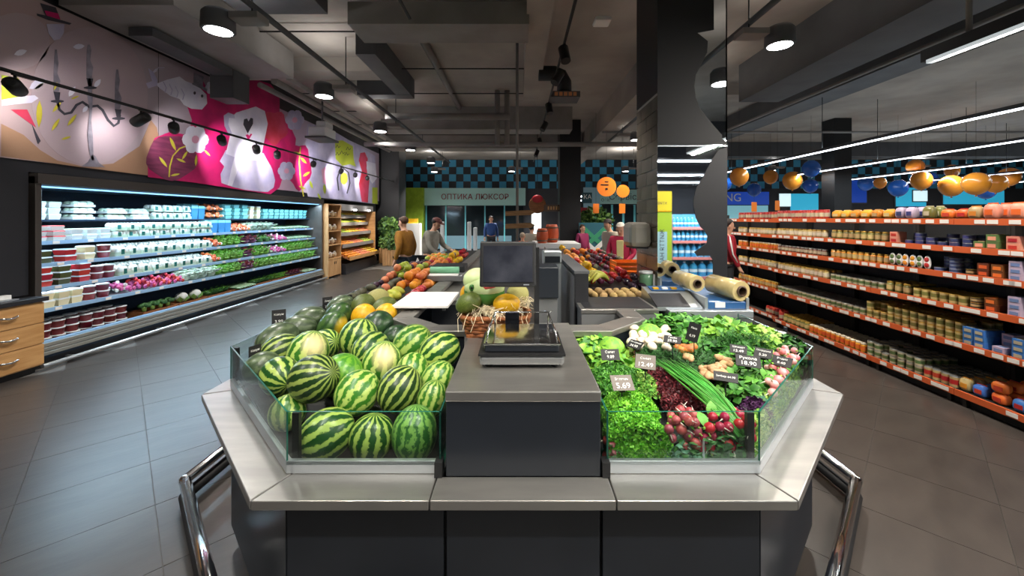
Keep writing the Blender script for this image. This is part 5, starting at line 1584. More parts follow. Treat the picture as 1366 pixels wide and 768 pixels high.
def heap(name, label, cat, px, py, rx, ry, h, n, ls, mats, style, seed, rot=0.0, group=None):
    c = G(px, py)
    q = random.Random(seed)
    m = MB()
    cr, sr = math.cos(rot), math.sin(rot)
    zb = -.07
    def warp(p):
        return Vector((p.x, p.y, p.z if p.z > 0 else p.z))
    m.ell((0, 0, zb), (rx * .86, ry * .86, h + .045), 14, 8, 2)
    nmound = len(m.v)
    extra = int(n * .6) if c.y - ry < 1.41 else 0
    for i in range(n + extra):
        t = math.sqrt(q.random()); a = q.uniform(0, 2 * PI)
        if i >= n: a = -PI / 2 + q.uniform(-1.1, 1.1); t = 1.0
        ux, uy = t * math.cos(a), t * math.sin(a)
        z = zb + (h + .06) * math.sqrt(max(0, 1 - .8 * t * t)) + q.uniform(-.012, .012)
        p = Vector((ux * rx, uy * ry, z))
        w0 = c + Matrix.Rotation(rot, 3, 'Z') @ p
        if i >= n: w0.y = 1.38
        if w0.y < 1.385:                        # hanging down behind the front glass
            w0.y = 1.385 + q.uniform(0, .02); w0.z = q.uniform(zdeckR(1.4), max(w0.z, zdeckR(1.4) + .03)); p = Matrix.Rotation(-rot, 3, 'Z') @ (w0 - c)
        ex0 = (w0.x - .819) - (w0.y - 1.351) + .045
        if ex0 > 0:                             # and behind the diagonal glass
            w0.x -= ex0 / 2; w0.y += ex0 / 2; w0.z = q.uniform(zdeckR(w0.y), max(w0.z, zdeckR(w0.y) + .03)); p = Matrix.Rotation(-rot, 3, 'Z') @ (w0 - c)
        nrm = Vector((ux * .7 / max(rx, .05) * h * 1.5, uy * .7 / max(ry, .05) * h * 1.5, 1)).normalized()
        nrm = (nrm + Vector((q.gauss(0, .45), q.gauss(0, .45), q.gauss(0, .2)))).normalized()
        u = nrm.cross(Vector((q.gauss(0, 1), q.gauss(0, 1), q.gauss(0, 1)))).normalized()
        w = u.cross(nrm)
        l = ls * q.uniform(.65, 1.35)
        mi = 1 if q.random() < .45 else 0
        if style == 'curly':
            a1, b1 = p + u * l * .5, p - u * l * .5
            m._add([p - w * l * .5, a1 + nrm * l * .25, p + w * l * .5 + nrm * l * .1, b1 + nrm * l * .3], [(0, 1, 2, 3)], mi)
            m._add([p - nrm * l * .2, p + u * l * .3 + nrm * l * .45, p + w * l * .3 + nrm * l * .5], [(0, 1, 2)], 1 - mi)
        elif style == 'broad':
            tip = p + w * l + nrm * l * .15
            mid = p + w * l * .5 + nrm * l * .28
            m._add([p, mid + u * l * .36 - nrm * l * .1, tip, mid - u * l * .36 - nrm * l * .1, mid], [(0, 1, 4), (1, 2, 4), (4, 2, 3), (0, 4, 3)], mi, True)
        elif style == 'feather':
            tip = p + w * l + nrm * l * .3
            m._add([p - u * l * .05, p + u * l * .05, tip], [(0, 1, 2)], mi)
            for k in (.35, .6, .8):
                b_ = p + (tip - p) * k
                m._add([b_, b_ + u * l * .3 * (1 - k * .6) + w * l * .15, b_ + w * l * .08], [(0, 1, 2)], mi)
                m._add([b_, b_ - u * l * .3 * (1 - k * .6) + w * l * .15, b_ + w * l * .08], [(0, 1, 2)], 1 - mi)
    Rm = Euler((0, 0, rot)).to_matrix()
    vv = []
    for pi, p in enumerate(m.v):                # keep every leaf inside the glass
        w = c + Rm @ Vector(p)
        if pi < nmound:
            w.y = max(w.y, 1.42)
            e1 = (w.x - .819) - (w.y - 1.351) + .1
            if e1 > 0: w.x -= e1 / 2; w.y += e1 / 2
        if w.y < 1.372: w.y = 1.372 + min(.03, (1.372 - w.y) * .25)
        w.x = max(w.x, .308) if w.y < 2.16 else w.x
        ex = (w.x - .819) - (w.y - 1.351) + .03
        if ex > 0: w.x -= ex / 2; w.y += ex / 2
        w.x = min(w.x, 1.49)
        w.z = max(w.z, zdeckR(w.y) + .002)
        w.y = min(w.y, 2.735)
        vv.append(tuple(w - c))
    m.v = vv
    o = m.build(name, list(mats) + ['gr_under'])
    o.location = c
    tag(o, label, cat, group)
    return o
HP = [
 ('curly_parsley', 'bright green curly parsley heap pressed against the front glass', 'parsley', 848, 584, .12, .10, .075, 3600, .016, ['gr_bright', 'gr_bright2'], 'curly'),
 ('curly_parsley', 'bright green curly parsley heap just behind the front one', 'parsley', 838, 548, .12, .10, .07, 2400, .016, ['gr_bright', 'gr_bright2'], 'curly'),
 ('flat_parsley', 'dark green parsley heap around the 5.69 price card', 'parsley', 822, 507, .13, .13, .06, 2200, .019, ['gr_mid', 'gr_mid2'], 'curly'),
 ('flat_parsley', 'parsley bunch with pale stems beside the red lettuce', 'parsley', 858, 512, .07, .10, .045, 900, .018, ['gr_mid2', 'gr_lime2'], 'curly'),
 ('lettuce', 'fresh green lettuce at the corner next to the console', 'lettuce', 795, 472, .13, .11, .06, 420, .06, ['gr_mid', 'gr_lime'], 'broad'),
 ('lettuce', 'pale green lettuce under the black price card', 'lettuce', 815, 486, .10, .09, .05, 320, .05, ['gr_lime', 'gr_mid2'], 'broad'),
 ('red_lettuce', 'dark red curly lettuce heap in the middle of the greens', 'lettuce', 888, 510, .13, .105, .055, 2000, .018, ['gr_red', 'gr_red2'], 'curly'),
 ('red_lettuce', 'dark red curly lettuce heap close behind the radishes', 'lettuce', 925, 532, .13, .09, .05, 1800, .018, ['gr_red', 'gr_red2'], 'curly'),
 ('red_lettuce', 'small patch of reddish lettuce near the cabbage', 'lettuce', 846, 474, .09, .08, .03, 500, .02, ['gr_red2', 'gr_lime'], 'curly'),
 ('dill', 'feathery dark green dill heap', 'dill', 890, 479, .17, .11, .07, 1500, .035, ['gr_dark', 'gr_dark2'], 'feather'),
 ('dill', 'feathery dill lying behind the spring onions', 'dill', 930, 492, .13, .09, .06, 900, .035, ['gr_dark', 'gr_dark2'], 'feather'),
 ('cilantro', 'broad leafy herb heap against the grey back wall', 'herbs', 905, 446, .22, .12, .10, 700, .05, ['gr_mid', 'gr_mid2'], 'broad'),
 ('celery_leaves', 'bright leafy celery heap in front of the wrapping counter', 'celery', 960, 451, .2, .13, .09, 650, .055, ['gr_mid2', 'gr_lime'], 'broad'),
 ('celery_leaves', 'pale lime leaves below the wrapping counter', 'celery', 1005, 456, .18, .12, .07, 520, .05, ['gr_lime', 'gr_lime2'], 'broad'),
 ('chives', 'long thin green chives between the leafy heaps', 'chives', 985, 465, .2, .06, .06, 800, .07, ['gr_mid', 'gr_dark2'], 'feather'),
 ('rocket', 'rocket leaves heap beside the ginger', 'rocket', 998, 494, .17, .11, .07, 620, .05, ['gr_mid', 'gr_bright'], 'broad'),
 ('rocket', 'rocket leaves heap next to the diagonal glass', 'rocket', 1008, 520, .16, .10, .07, 620, .045, ['gr_mid', 'gr_mid2'], 'broad'),
 ('spinach', 'dark leaves under the white price cards', 'spinach', 955, 470, .12, .07, .03, 320, .05, ['gr_dark', 'gr_mid'], 'broad'),
 ('spinach', 'green leaves near the outer corner of the greens bin', 'spinach', 1038, 494, .12, .10, .05, 420, .05, ['gr_mid', 'gr_lime'], 'broad'),
 ('purple_basil', 'dark purple basil patch by the diagonal glass', 'basil', 1008, 547, .06, .06, .04, 420, .026, ['gr_purple', 'gr_purple2'], 'curly'),
 ('cress', 'pale herb sprigs pressed on the diagonal glass', 'herbs', 1037, 540, .07, .14, .05, 700, .025, ['gr_lime2', 'gr_blue'], 'curly', -.78),
 ('cress', 'pale herb sprigs low behind the diagonal glass near the front', 'herbs', 1018, 572, .07, .10, .05, 700, .024, ['gr_lime2', 'gr_mid2'], 'curly', -.78),
 ('cress', 'pale herb sprigs behind the diagonal glass near the outer corner', 'herbs', 1062, 512, .09, .12, .05, 700, .026, ['gr_lime2', 'gr_mid'], 'curly', -.78),
 ('dark_lettuce', 'dark leaves under the radishes at the front glass', 'leaves', 965, 590, .11, .06, .03, 420, .034, ['gr_dark', 'gr_dark2'], 'broad'),
 ('far_herbs', 'herbs behind the hanging white card at the outer corner', 'herbs', 1066, 466, .12, .13, .06, 500, .04, ['gr_dark', 'gr_mid'], 'broad'),
 ('kale', 'blue-green leaves at the foot of the front radishes', 'leaves', 918, 600, .06, .035, .02, 200, .032, ['gr_blue', 'gr_dark2'], 'broad'),
 ('beet_leaves', 'small dark leaves left of the front parsley', 'leaves', 818, 608, .04, .05, .03, 200, .03, ['gr_dark2', 'gr_red2'], 'broad'),
]
for i, h_ in enumerate(HP):
    heap(h_[0], h_[1], h_[2], h_[3], h_[4], h_[5], h_[6], h_[7], h_[8], h_[9], h_[10], h_[11], 100 + i, h_[12] if len(h_) > 12 else 0.0, 'leafy heaps in the greens bin')
# radishes one by one
def radish_mesh(key, m):
    k = MB()
    k.ell((0, 0, 0), (.0175, .0175, .018), 12, 8)
    k.tube([(0, 0, -.016), (.002, 0, -.028), (.006, 0, -.04)], [.003, .0015, .0005], 5, 1)
    k.lathe([(.005, .016), (.004, .023)], 6, 2)
    return k.mesh(key, [m, 'root_white', 'gr_lime'])
RM = {k: radish_mesh('radish', m) for k, m in (('red', 'radish_red'), ('brown', 'radish_brown'), ('pink', 'radish_pink'))}
def radishes(cx, cy, w, h, n, kind, label, group, seed, up=.05, s=1.0):
    q = random.Random(seed)
    pts_ = []
    tries = 0
    while len(pts_) < n and tries < 4000:
        tries += 1
        x, y = q.gauss(0, .5), q.gauss(0, .5)
        if x * x + y * y > 1: continue
        px, py = cx + x * w, cy + y * h
        p = G(px, py, up + q.uniform(-.01, .02) + .025 * (1 - x * x - y * y))
        if p.y < 1.40: p = P(px, min(py, 608), 1.392 + q.uniform(0, .02))
        e_ = (p.x - .819) - (p.y - 1.351) + .05
        if e_ > 0: p.x -= e_ / 2; p.y += e_ / 2
        p.x = min(p.x, 1.46)
        if all((p - o).length > .031 * s for o in pts_): pts_.append(p)
    for p in pts_:
        o = inst('radish', RM[kind], p, (q.uniform(0, 3), q.uniform(0, 3), q.uniform(0, 6)), s * q.uniform(.9, 1.1))
        tag(o, label, 'radish', group)
radishes(912, 576, 24, 30, 16, 'brown', 'brownish pink radish in the smaller bunch behind the front glass', 'radishes of the smaller bunch', 3)
radishes(970, 582, 38, 36, 34, 'red', 'dark red radish in the larger bunch behind the front glass', 'radishes of the larger bunch', 4)
radishes(816, 600, 8, 22, 4, 'brown', 'reddish radish tucked between the front parsley and the console', 'radishes beside the console', 5, .0)
radishes(1052, 498, 30, 34, 30, 'pink', 'pink and white radish at the outer corner of the greens bin', 'pink radishes at the outer corner', 6, .06, 1.0)
# radish leaves: individual large leaves
def big_leaf(px, py, l, rz, tilt, label):
    k = MB()
    for i in range(6):
        u0, u1 = i / 6, (i + 1) / 6
        w0, w1 = math.sin(PI * min(1, u0 * .9 + .08)) * .32 * l, math.sin(PI * min(1, u1 * .9 + .08)) * .32 * l
        if i == 5: w1 = .002
        z0, z1 = .18 * l * math.sin(u0 * 2.6), .18 * l * math.sin(u1 * 2.6)
        for s in (-1, 1):
            k._add([(0, u0 * l, z0), (s * w0, u0 * l, z0 + .1 * w0), (s * w1, u1 * l, z1 + .1 * w1), (0, u1 * l, z1)], [(0, 1, 2, 3) if s > 0 else (3, 2, 1, 0)], 0, True)
    k.tube([(0, -.5 * l, -.1 * l), (0, 0, 0), (0, .9 * l, .15 * l)], [.0025, .002, .0006], 5, 1)
    o = k.build('radish_leaf', ['gr_mid2', 'gr_lime2'])
    o.location = G(px, py, .05) if G(px, py, .05).y > 1.42 else P(px, py, 1.40); o.rotation_euler = (tilt, 0, rz)
    tag(o, label, 'leaf', 'radish leaves')
for i, a in enumerate([(942, 570, .06, .2, .5), (950, 558, .06, -.3, .9), (928, 574, .05, .9, .3), (938, 590, .05, -.2, .3), (944, 600, .045, .4, .2), (930, 602, .045, 1.2, .2)]):
    big_leaf(*a, 'loose radish leaf standing between the two radish bunches')
# white mushrooms
k = MB()
k.lathe([(.0, .026), (.012, .024), (.022, .014), (.025, .002), (.02, -.004), (.009, -.003), (.009, -.02), (.0, -.022)][::-1], 12)
mush = k.mesh('mushroom', mat('mushroom_white', 'ecdcc6', .55, rnd=.05))
q = random.Random(12)
ms = []
while len(ms) < 26:
    p = G(865 + q.uniform(-26, 26), 453 + q.uniform(-13, 13), .05 + q.uniform(0, .02))
    if all((p - o).length > .038 for o in ms): ms.append(p)
for p in ms:
    tag(inst('mushroom', mush, p, (q.uniform(-.6, .6), q.uniform(-.6, .6), q.uniform(0, 6)), q.uniform(.95, 1.25)), 'white button mushroom among the greens', 'mushroom', 'button mushrooms in the greens bin')
# ginger
mat('ginger', 'c9a277', .65, col2='b0875c', scale=30, rnd=.1)
for i in range(15):
    k = MB(); qq = random.Random(40 + i)
    k.ell((0, 0, 0), (.042, .017, .015), 10, 6)
    for j in range(3):
        k.ell((qq.uniform(-.03, .03), qq.choice((-1, 1)) * .018, qq.uniform(-.004, .008)), (.013, .02, .012), 8, 5)
    p = G(944 + qq.uniform(-24, 24), 488 + qq.uniform(-13, 13), .055 + qq.uniform(0, .015))
    o = k.build('ginger_root', 'ginger'); o.location = p; o.rotation_euler = (qq.uniform(-.2, .2), qq.uniform(-.2, .2), qq.uniform(0, 6))
    tag(o, 'knobbly ginger root among the greens', 'ginger', 'ginger roots in the greens bin')
# orange carrots
mat('carrot', 'd9803a', .45, rnd=.08)
for i in range(5):
    k = MB(); k.tube([(0, -.03, 0), (0, 0, 0), (0, .03, 0), (0, .05, 0)], [.016, .018, .014, .006], 9)
    o = k.build('carrot', 'carrot'); o.location = G(902 + i * 5, 463 + (i % 2) * 3, .06); o.rotation_euler = (0, .2, i * .5)
    tag(o, 'short orange carrot beside the mushrooms', 'carrot', 'carrots beside the mushrooms')
# cabbages
for px, py, r, lb in ((866, 447, .075, 'pale green cabbage at the back beside the mushrooms'), (816, 465, .07, 'green cabbage under the steel rim')):
    t = thing('cabbage', lb, 'cabbage', G(px, py, .04))
    MB().ell((0, 0, 0), (r, r, r * .85), 16, 10).build('head', 'gr_lime', t)
    qq = random.Random(px)
    for i in range(6):
        an = i * 1.05 + qq.uniform(-.2, .2)
        k = MB()
        E_ = Euler((0, .5, an)).to_matrix()
        k.ell((0, 0, 0), (r * 1.06, r * 1.03, r * .9), 14, 8, 0, E_, lambda p: Vector((p.x, p.y, p.z)) if p.x > .25 * r else Vector((p.x * .9, p.y * .9, p.z * .9)))
        k.build('outer_leaf', 'gr_lime' if i % 2 else 'gr_mid2', t)
# spring onions, stalk by stalk
mat('onion_green', '4f9a3a', .4, col2='3a7f2c', scale=12, rnd=.2)
q = random.Random(21)
for i in range(34):
    f = i / 33
    a = G(872 + 40 * f + q.uniform(-6, 6), 478 + 10 * f + q.uniform(-5, 5), .075 + q.uniform(0, .02))
    b = G(930 + 28 * f + q.uniform(-5, 5), 520 + q.uniform(-8, 8) - 8 * f, .10 + q.uniform(0, .02))
    c = G(978 + 20 * f + q.uniform(-6, 5), 560 + q.uniform(-12, 10), .075 + q.uniform(0, .02))
    d = P(988 + 12 * f + q.uniform(-6, 2), 592 + q.uniform(-16, 2), 1.392)
    pts_ = []
    for t in [0, .15, .3, .45, .6, .75, .9, 1]:
        mt = 1 - t
        pts_.append(a * mt ** 3 + b * 3 * mt * mt * t + c * 3 * mt * t * t + d * t ** 3)
    o = MB().tube(pts_, [.0015, .003, .0038, .0042, .0044, .0044, .0044, .005], 6).build('spring_onion', 'onion_green')
    tag(o, 'long green spring onion stalk, %s across the fan from the red lettuce' % nth(i + 1), 'spring onion', 'spring onions in the greens bin')
# ---------------- price cards
def price_card(p, w, h, rz, tilt, label, lines, dark=True, stick=.09, rx=0):
    t = thing('price_card', label, 'price card', p, rz, 'price cards on the produce')
    E_ = Euler((tilt, 0, 0)).to_matrix()
    MB().box((0, 0, h / 2), (w, .003, h), 0, 0, 0, tilt - PI / 2 + PI / 2).build('card', 'sign_dark' if dark else 'sign_grey', t)
    MB().tube([(0, .004, h * .2), (0, .006, -stick)], .0025, 5).build('stick', 'black', t)
    MB().box((0, .004, .004), (.022, .012, .014)).build('clip', 'black', t)
    n = len(lines)
    for i, (s, sz) in enumerate(lines):
        off = Vector((0, -.0025, (n - 1) / 2 * h / (n + .3) - i * h / (n + .3)))
        off = E_ @ off + Vector((0, 0, h / 2))
        text('lettering', s, sz, off, (PI / 2 + tilt, 0, 0), 'chalk', t, .0004)
    return t
tl = -1.0
price_card(G(830, 522, .09), .085, .068, .05, tl, 'grey-brown price card reading 5.69 on the parsley', [('Зелень', .016), ('5.69', .034)], False)
price_card(G(861, 494, .085), .085, .075, -.35, tl, 'grey-brown price card reading 12.49 at the head of the red lettuce', [('Салат', .016), ('12.49', .03)], False)
price_card(G(814, 480, .085), .085, .05, .05, -.6, 'black chalk card on the pale lettuce by the console', [('Салат', .016), ('9.89', .02)])
price_card(G(847, 466, .085), .075, .05, -.9, tl, 'black chalk card leaning in front of the mushrooms', [('Печериця', .013), ('34.90', .02)])
price_card(G(897, 459, .12), .08, .045, -.5, tl, 'black chalk card behind the mushrooms', [('Гриби', .014), ('29.90', .02)])
price_card(G(925, 455, .12), .07, .09, -1.1, -.4, 'black chalk card standing in the broad leafy herbs', [('Кінза', .014), ('4.19', .02)])
price_card(G(998, 491, .10), .095, .062, -.45, tl, 'large black chalk card on the rocket leaves', [('Рукола', .02), ('18.90', .028)])
price_card(G(985, 473, .11), .07, .05, -.55, tl, 'black chalk card behind the large one on the rocket', [('Шпинат', .014), ('15.49', .02)])
price_card(G(968, 510, .09), .09, .045, -.45, tl, 'low black chalk card beside the ginger', [('Імбир 64.90', .013)])
price_card(G(1018, 479, .11), .07, .055, -.7, tl, 'small black chalk card near the hanging white strip', [('Петрушка', .012), ('5.20', .018)])
price_card(G(1043, 490, .09), .075, .055, -.8, tl, 'black chalk card above the pink radishes', [('Редис', .014), ('8.40', .018)])
price_card(P(372, 424, 2.44) + Vector((0, 0, -.05)), .075, .1, .55, -.15, 'black price board on a stick over the grey melons', [('Кавун', .018), ('3.99', .026)], True, .12)
price_card(P(437, 405, 3.0) + Vector((0, 0, -.05)), .07, .1, .7, -.1, 'black price board on a stick over the papayas', [('Диня', .018), ('7.49', .024)], True, .12)
price_card(P(340, 478, 1.95) + Vector((0, 0, -.02)), .06, .085, 1.2, 0, 'black price board on a stick at the outer glass corner', [('Кавун', .015), ('4.29', .02)], True, .12)
price_card(P(465, 398, 3.15) + Vector((0, 0, -.05)), .06, .08, 1.0, 0, 'narrow black price board by the avocados', [('Авокадо', .012), ('24.90', .018)], True, .12)
# white plastic strip hanging on a clip at the back corner
hs_ = thing('hanging_bag_strip', 'white translucent bag strip clipped on the back corner of the greens', 'bag strip', P(1034, 443, 2.45))
MB().box((0, 0, 0), (.13, .02, .026), 0, 0, .2).build('clip', 'white_plastic', hs_, bevel=.004)
MB().box((-.0, -.011, 0), (.015, .008, .036), 0, 0, .2).build('clip_knob', 'black', hs_)
k = MB()
prev = None
for i in range(7):
    u = i / 6
    row = [Vector((-.055 + .03 * u * u, -.01 - .03 * u, -.01 - .16 * u)), Vector((.055 + .05 * u * u, -.01 - .03 * u, -.03 - .16 * u))]
    if prev: k._add([prev[0], prev[1], row[1], row[0]], [(0, 1, 2, 3)], 0, True)
    prev = row
sd = k.build('strip', mat('strip_film', 'dfe6cf', .35, alpha=.75), hs_)
md = sd.modifiers.new('solid', 'SOLIDIFY'); md.thickness = .002
MB().bb(.06, .075, .0, .015, -.45, .03).build('post', 'panel_grey', hs_)
# ================================================================== GROCERY SHELVING on the right
SXF = 3.87
SZS = [1.635, 1.39, 1.155, .875, .55, .125]       # shelf heights, top one first
SD = [.34, .38, .40, .42, .46, .5]                # shelf depths
joints = [2.70, 3.54, 4.38, 5.22, 6.06, 6.95, 7.8, 8.6]
tick_me = MB().box((0, 0, 0), (.003, .075, .034)).mesh('price_ticket', 'ticket')
mat('orange_lip2', 'c9703c', .45)
def bay(i):
    y0, y1 = joints[i], joints[i + 1] - .004
    far = i >= 4
    dx, dz = (.10, -.012) if far else (0, 0)
    t = thing('shelving_bay', 'grocery shelving bay with orange shelf edges, %s bay from the camera' % ords[i], 'shelving', (SXF + dx, y0, 0), 0, 'grocery shelving bays')
    L_ = y1 - y0
    MB().bb(.56, .58, 0, L_, 0, 1.62).build('back_panel', 'back_dark', t)
    for y in (0.0, L_ - .03): MB().bb(.50, .56, y, y + .03, 0, 1.70).build('upright', 'shelf_dark', t)
    MB().bb(.05, .55, 0, L_, 0, .09).build('plinth', 'back_dark', t)
    for k, z in enumerate(SZS):
        z = z + dz
        s_ = MB().bb(.01, SD[k] + .04, 0, L_, z - .03, z).build('shelf', 'shelf_dark', t)
        MB().bb(-.004, .01, 0, L_, z - .048, z + .006).build('shelf_edge', 'orange_lip', s_)
        n = 7 if k not in (2, 1) else 8
        for j in range(n):
            if R.random() < .22: continue
            inst('price_ticket', tick_me, (-.006, (j + .5) * L_ / n + R.uniform(-.04, .04), z - .021), parent=s_)
    for y in (.06, L_ - .06): MB().bb(.02, .05, y - .015, y + .015, 0, .09).build('foot', 'shelf_dark', t)
for i in range(len(joints) - 1): bay(i)
# ---------------- goods: one mesh per kind
mat('s_gold', 'c9a24a', .35, .6)
mat('s_silver', 'a9a9a4', .35, .7)
mat('s_brown', '6a3a1f', .3, rnd=.2)
mat('s_olive', '6d6a35', .35, rnd=.25)
mat('s_cream', 'b8a06c', .45, rnd=.2)
mat('s_white', 'cfc4ac', .45, rnd=.15)
mat('s_red', 'b23028', .35, rnd=.15)
mat('s_amber', 'b8691f', .25, rnd=.2)
mat('s_honey', 'd08a2e', .25, rnd=.15)
mat('s_navy', '333a66', .4, rnd=.2)
mat('s_blue', '3a6fb4', .4, rnd=.2)
mat('s_steelblue', '6a7fa8', .4, rnd=.1)
mat('s_green', '566b3c', .4, rnd=.25)
mat('s_pink', 'd98f76', .45, rnd=.12)
mat('s_lilac', 'b7a4b8', .45, rnd=.12)
mat('s_orange', 'd8662a', .4, rnd=.12)
mat('s_dark', '2c2420', .4, rnd=.2)
mat('s_label', 'b3a88c', .5, rnd=.25)
GD = {}
def jar(key, r, h, body, lid, label, desc, cat, stacked=1):
    hl = h * .16
    def bodyf(m): m.lathe([(r * .92, 0), (r, h * .04), (r, h * .22, 1), (r, h * .66), (r, h * .74), (r * .8, h - hl)], 10)
    def lidf(m): m.lathe([(r * .86, h - hl), (r * .88, h - hl + .002), (r * .88, h - .002), (r * .8, h), (0.0001, h)], 10)
    GD[key] = (pmesh(key, bodyf, [body, label]), pmesh('lid', lidf, [lid]), desc, cat, 2 * r, h)
def can(key, r, h, body, rim, label, desc, cat):
    def bodyf(m): m.lathe([(r * .96, 0, 1), (r, h * .03, 1), (r, h * .07), (r, h * .3, 2), (r, h * .72), (r, h * .93, 1), (r, h * .97, 1), (r * .95, h, 1), (r * .9, h - .004, 1), (.0001, h - .004, 1)], 12)
    GD[key] = (pmesh(key, bodyf, [body, rim, label]), None, desc, cat, 2 * r, h)
def carton(key, w, l, h, body, label, desc, cat):
    def f(m):
        m.box((0, 0, h / 2), (w, l, h), 0)
        m.box((-w / 2 - .001, 0, h * .45), (.002, l * .7, h * .5), 1)
        m.box((0, 0, h + .001), (w * .6, l * .6, .002), 1)
    GD[key] = (pmesh(key, f, [body, label]), None, desc, cat, l, h)
def pouch(key, w, l, h, body, label, desc, cat):
    def f(m):
        pw_ = lambda v, r, e: math.copysign(abs(v / r) ** e * r, v) if v else 0.0
        m.ell((0, 0, h * .5), (w / 2, l / 2, h * .5), 12, 8, 0, None, lambda p: Vector((pw_(p.x, w / 2, .6) * (1 - .35 * max(0, p.z) / h), pw_(p.y, l / 2, .5), pw_(p.z, h / 2, .7))))
        m.box((-w * .47, 0, h * .45), (.006, l * .5, h * .35), 1)
        m.box((0, 0, h * 1.0), (.006, l * .7, h * .12), 1)
    GD[key] = (pmesh(key, f, [body, label]), None, desc, cat, l, h)
jar('ketchup_jar', .035, .115, 's_red', 's_red', 's_label', 'small red sauce jar', 'jar')
jar('pickle_jar', .038, .105, 's_olive', 's_gold', 's_cream', 'pickle jar with gold lid', 'jar')
jar('mushroom_jar', .038, .10, 's_cream', 's_gold', 's_white', 'cream-coloured jar with gold lid', 'jar')
jar('jam_jar', .036, .085, 's_brown', 's_silver', 's_label', 'dark jam jar with silver lid', 'jar')
jar('honey_jar', .036, .10, 's_honey', 's_gold', 's_cream', 'amber honey jar with gold lid', 'jar')
jar('mustard_jar', .032, .10, 's_honey', 's_white', 's_orange', 'yellow sauce jar with white lid', 'jar')
can('tin_can', .038, .085, 's_cream', 's_gold', 's_olive', 'gold-rimmed food tin', 'tin')
can('silver_can', .038, .075, 's_label', 's_silver', 's_green', 'silver-rimmed food tin', 'tin')
can('fish_tin', .042, .035, 's_navy', 's_silver', 's_navy', 'flat navy fish tin', 'tin')
can('blue_tin', .045, .032, 's_steelblue', 's_silver', 's_navy', 'flat blue tin', 'tin')
can('dark_tin', .04, .045, 's_dark', 's_gold', 's_cream', 'dark flat tin with gold rim', 'tin')
can('red_label_can', .036, .10, 's_cream', 's_silver', 's_red', 'cream tin with red print', 'tin')
carton('blue_box', .10, .075, .05, 's_blue', 's_label', 'blue and white carton', 'carton')
carton('pink_box', .10, .08, .055, 's_pink', 's_red', 'pink carton', 'carton')
carton('green_box', .10, .08, .06, 's_green', 's_pink', 'green and pink carton', 'carton')
carton('steel_box', .10, .08, .05, 's_lilac', 's_steelblue', 'pale blue-grey carton', 'carton')
carton('brown_box', .10, .08, .055, 's_brown', 's_orange', 'brown and orange carton', 'carton')
pouch('pink_pouch', .08, .11, .13, 's_pink', 's_orange', 'rounded salmon-pink packet', 'packet')
pouch('orange_pouch', .08, .11, .09, 's_orange', 's_red', 'bright orange packet', 'packet')
pouch('loaf_pouch', .09, .13, .10, 's_honey', 's_cream', 'golden bread packet', 'packet')
pouch('cream_pouch', .08, .10, .11, 's_cream', 's_honey', 'cream packet', 'packet')
pouch('lilac_pouch', .08, .10, .12, 's_lilac', 's_navy', 'lilac and white packet', 'packet')
pouch('silver_pouch', .08, .10, .12, 's_olive', 's_label', 'dull green packet', 'packet')
pouch('blue_pouch', .08, .10, .10, 's_blue', 's_red', 'blue and red packet', 'packet')
SHW = ['top shelf', 'second shelf', 'third shelf', 'fourth shelf', 'fifth shelf', 'bottom shelf']
rcount = {}
def run(level, px0, px1, kind, rows=1, stack=1, gap=1.06, lids=True):
    """goods on one grocery shelf between two columns of the photo (front row measured on the shelf edge)"""
    me, lid, desc, cat, wd, h = GD[kind]
    y1, y0 = SXF * FPX / (px0 - VX), SXF * FPX / (px1 - VX)
    y0 = max(y0, 2.76)
    n = max(1, int((y1 - y0) / (wd * gap)))
    key = (level, kind)
    rcount[key] = rcount.get(key, 0) + 1
    lab = '%s on the %s of the grocery shelving' % (desc, SHW[level])
    if rcount[key] == 2: lab += ', second run'
    if rcount[key] > 2: lab += ', last run'
    for i in range(n):
        y = y0 + (i + .5) * (y1 - y0) / n
        far = y > 6.06
        bx = SXF + (.10 if far else 0); bz = SZS[level] + (-.012 if far else 0)
        if any(abs(y - j) < wd * .5 for j in joints if j > 6.0): continue
        for r in range(rows):
            x = bx + .02 + wd / 2 + r * wd * 1.03 + R.uniform(0, .006)
            for s_ in range(stack if r < rows else 1):
                if s_ and R.random() < .12: break
                o = inst(kind, me, (x, y, bz + s_ * (h + .001) + .0005), (0, 0, R.uniform(-.12, .12) if lid or 'box' not in kind else R.uniform(-.03, .03)), 1)
                lb = '%s, %s%s, %s from the camera' % (desc, SHW[level], ['', ', second run', ', third run'][min(2, rcount[key] - 1)], nth(i + 1))
                if rows > 1: lb += ', %s row' % ords[r]
                if stack > 1: lb += ', %s layer' % ['bottom', 'second', 'third', 'fourth'][s_]
                tag(o, lb, cat, '%ss on the %s' % (desc, SHW[level]))
                if lid is not None and lids and y < 4.4 and s_ == stack - 1:
                    inst('lid', lid, (0, 0, 0), parent=o)
                elif lid is not None:
                    inst('lid', lid, (0, 0, 0), parent=o)
# top shelf
run(0, 975, 1030, 'ketchup_jar'); run(0, 1033, 1100, 'ketchup_jar'); run(0, 1103, 1185, 'loaf_pouch', 2, 1); run(0, 1187, 1215, 'lilac_pouch', 2); run(0, 1216, 1245, 'silver_pouch', 2); run(0, 1246, 1286, 'orange_pouch', 1, 1); run(0, 1287, 1296, 'cream_pouch'); run(0, 1297, 1366, 'pink_pouch', 2)
# second shelf
run(1, 975, 1028, 'mushroom_jar'); run(1, 1034, 1098, 'mushroom_jar', 1, 1); run(1, 1104, 1180, 'pickle_jar', 1, 1); run(1, 1182, 1198, 'pink_box', 1, 2); run(1, 1200, 1292, 'fish_tin', 2, 3); run(1, 1295, 1330, 'green_box', 1, 2); run(1, 1331, 1366, 'pink_box', 1, 2)
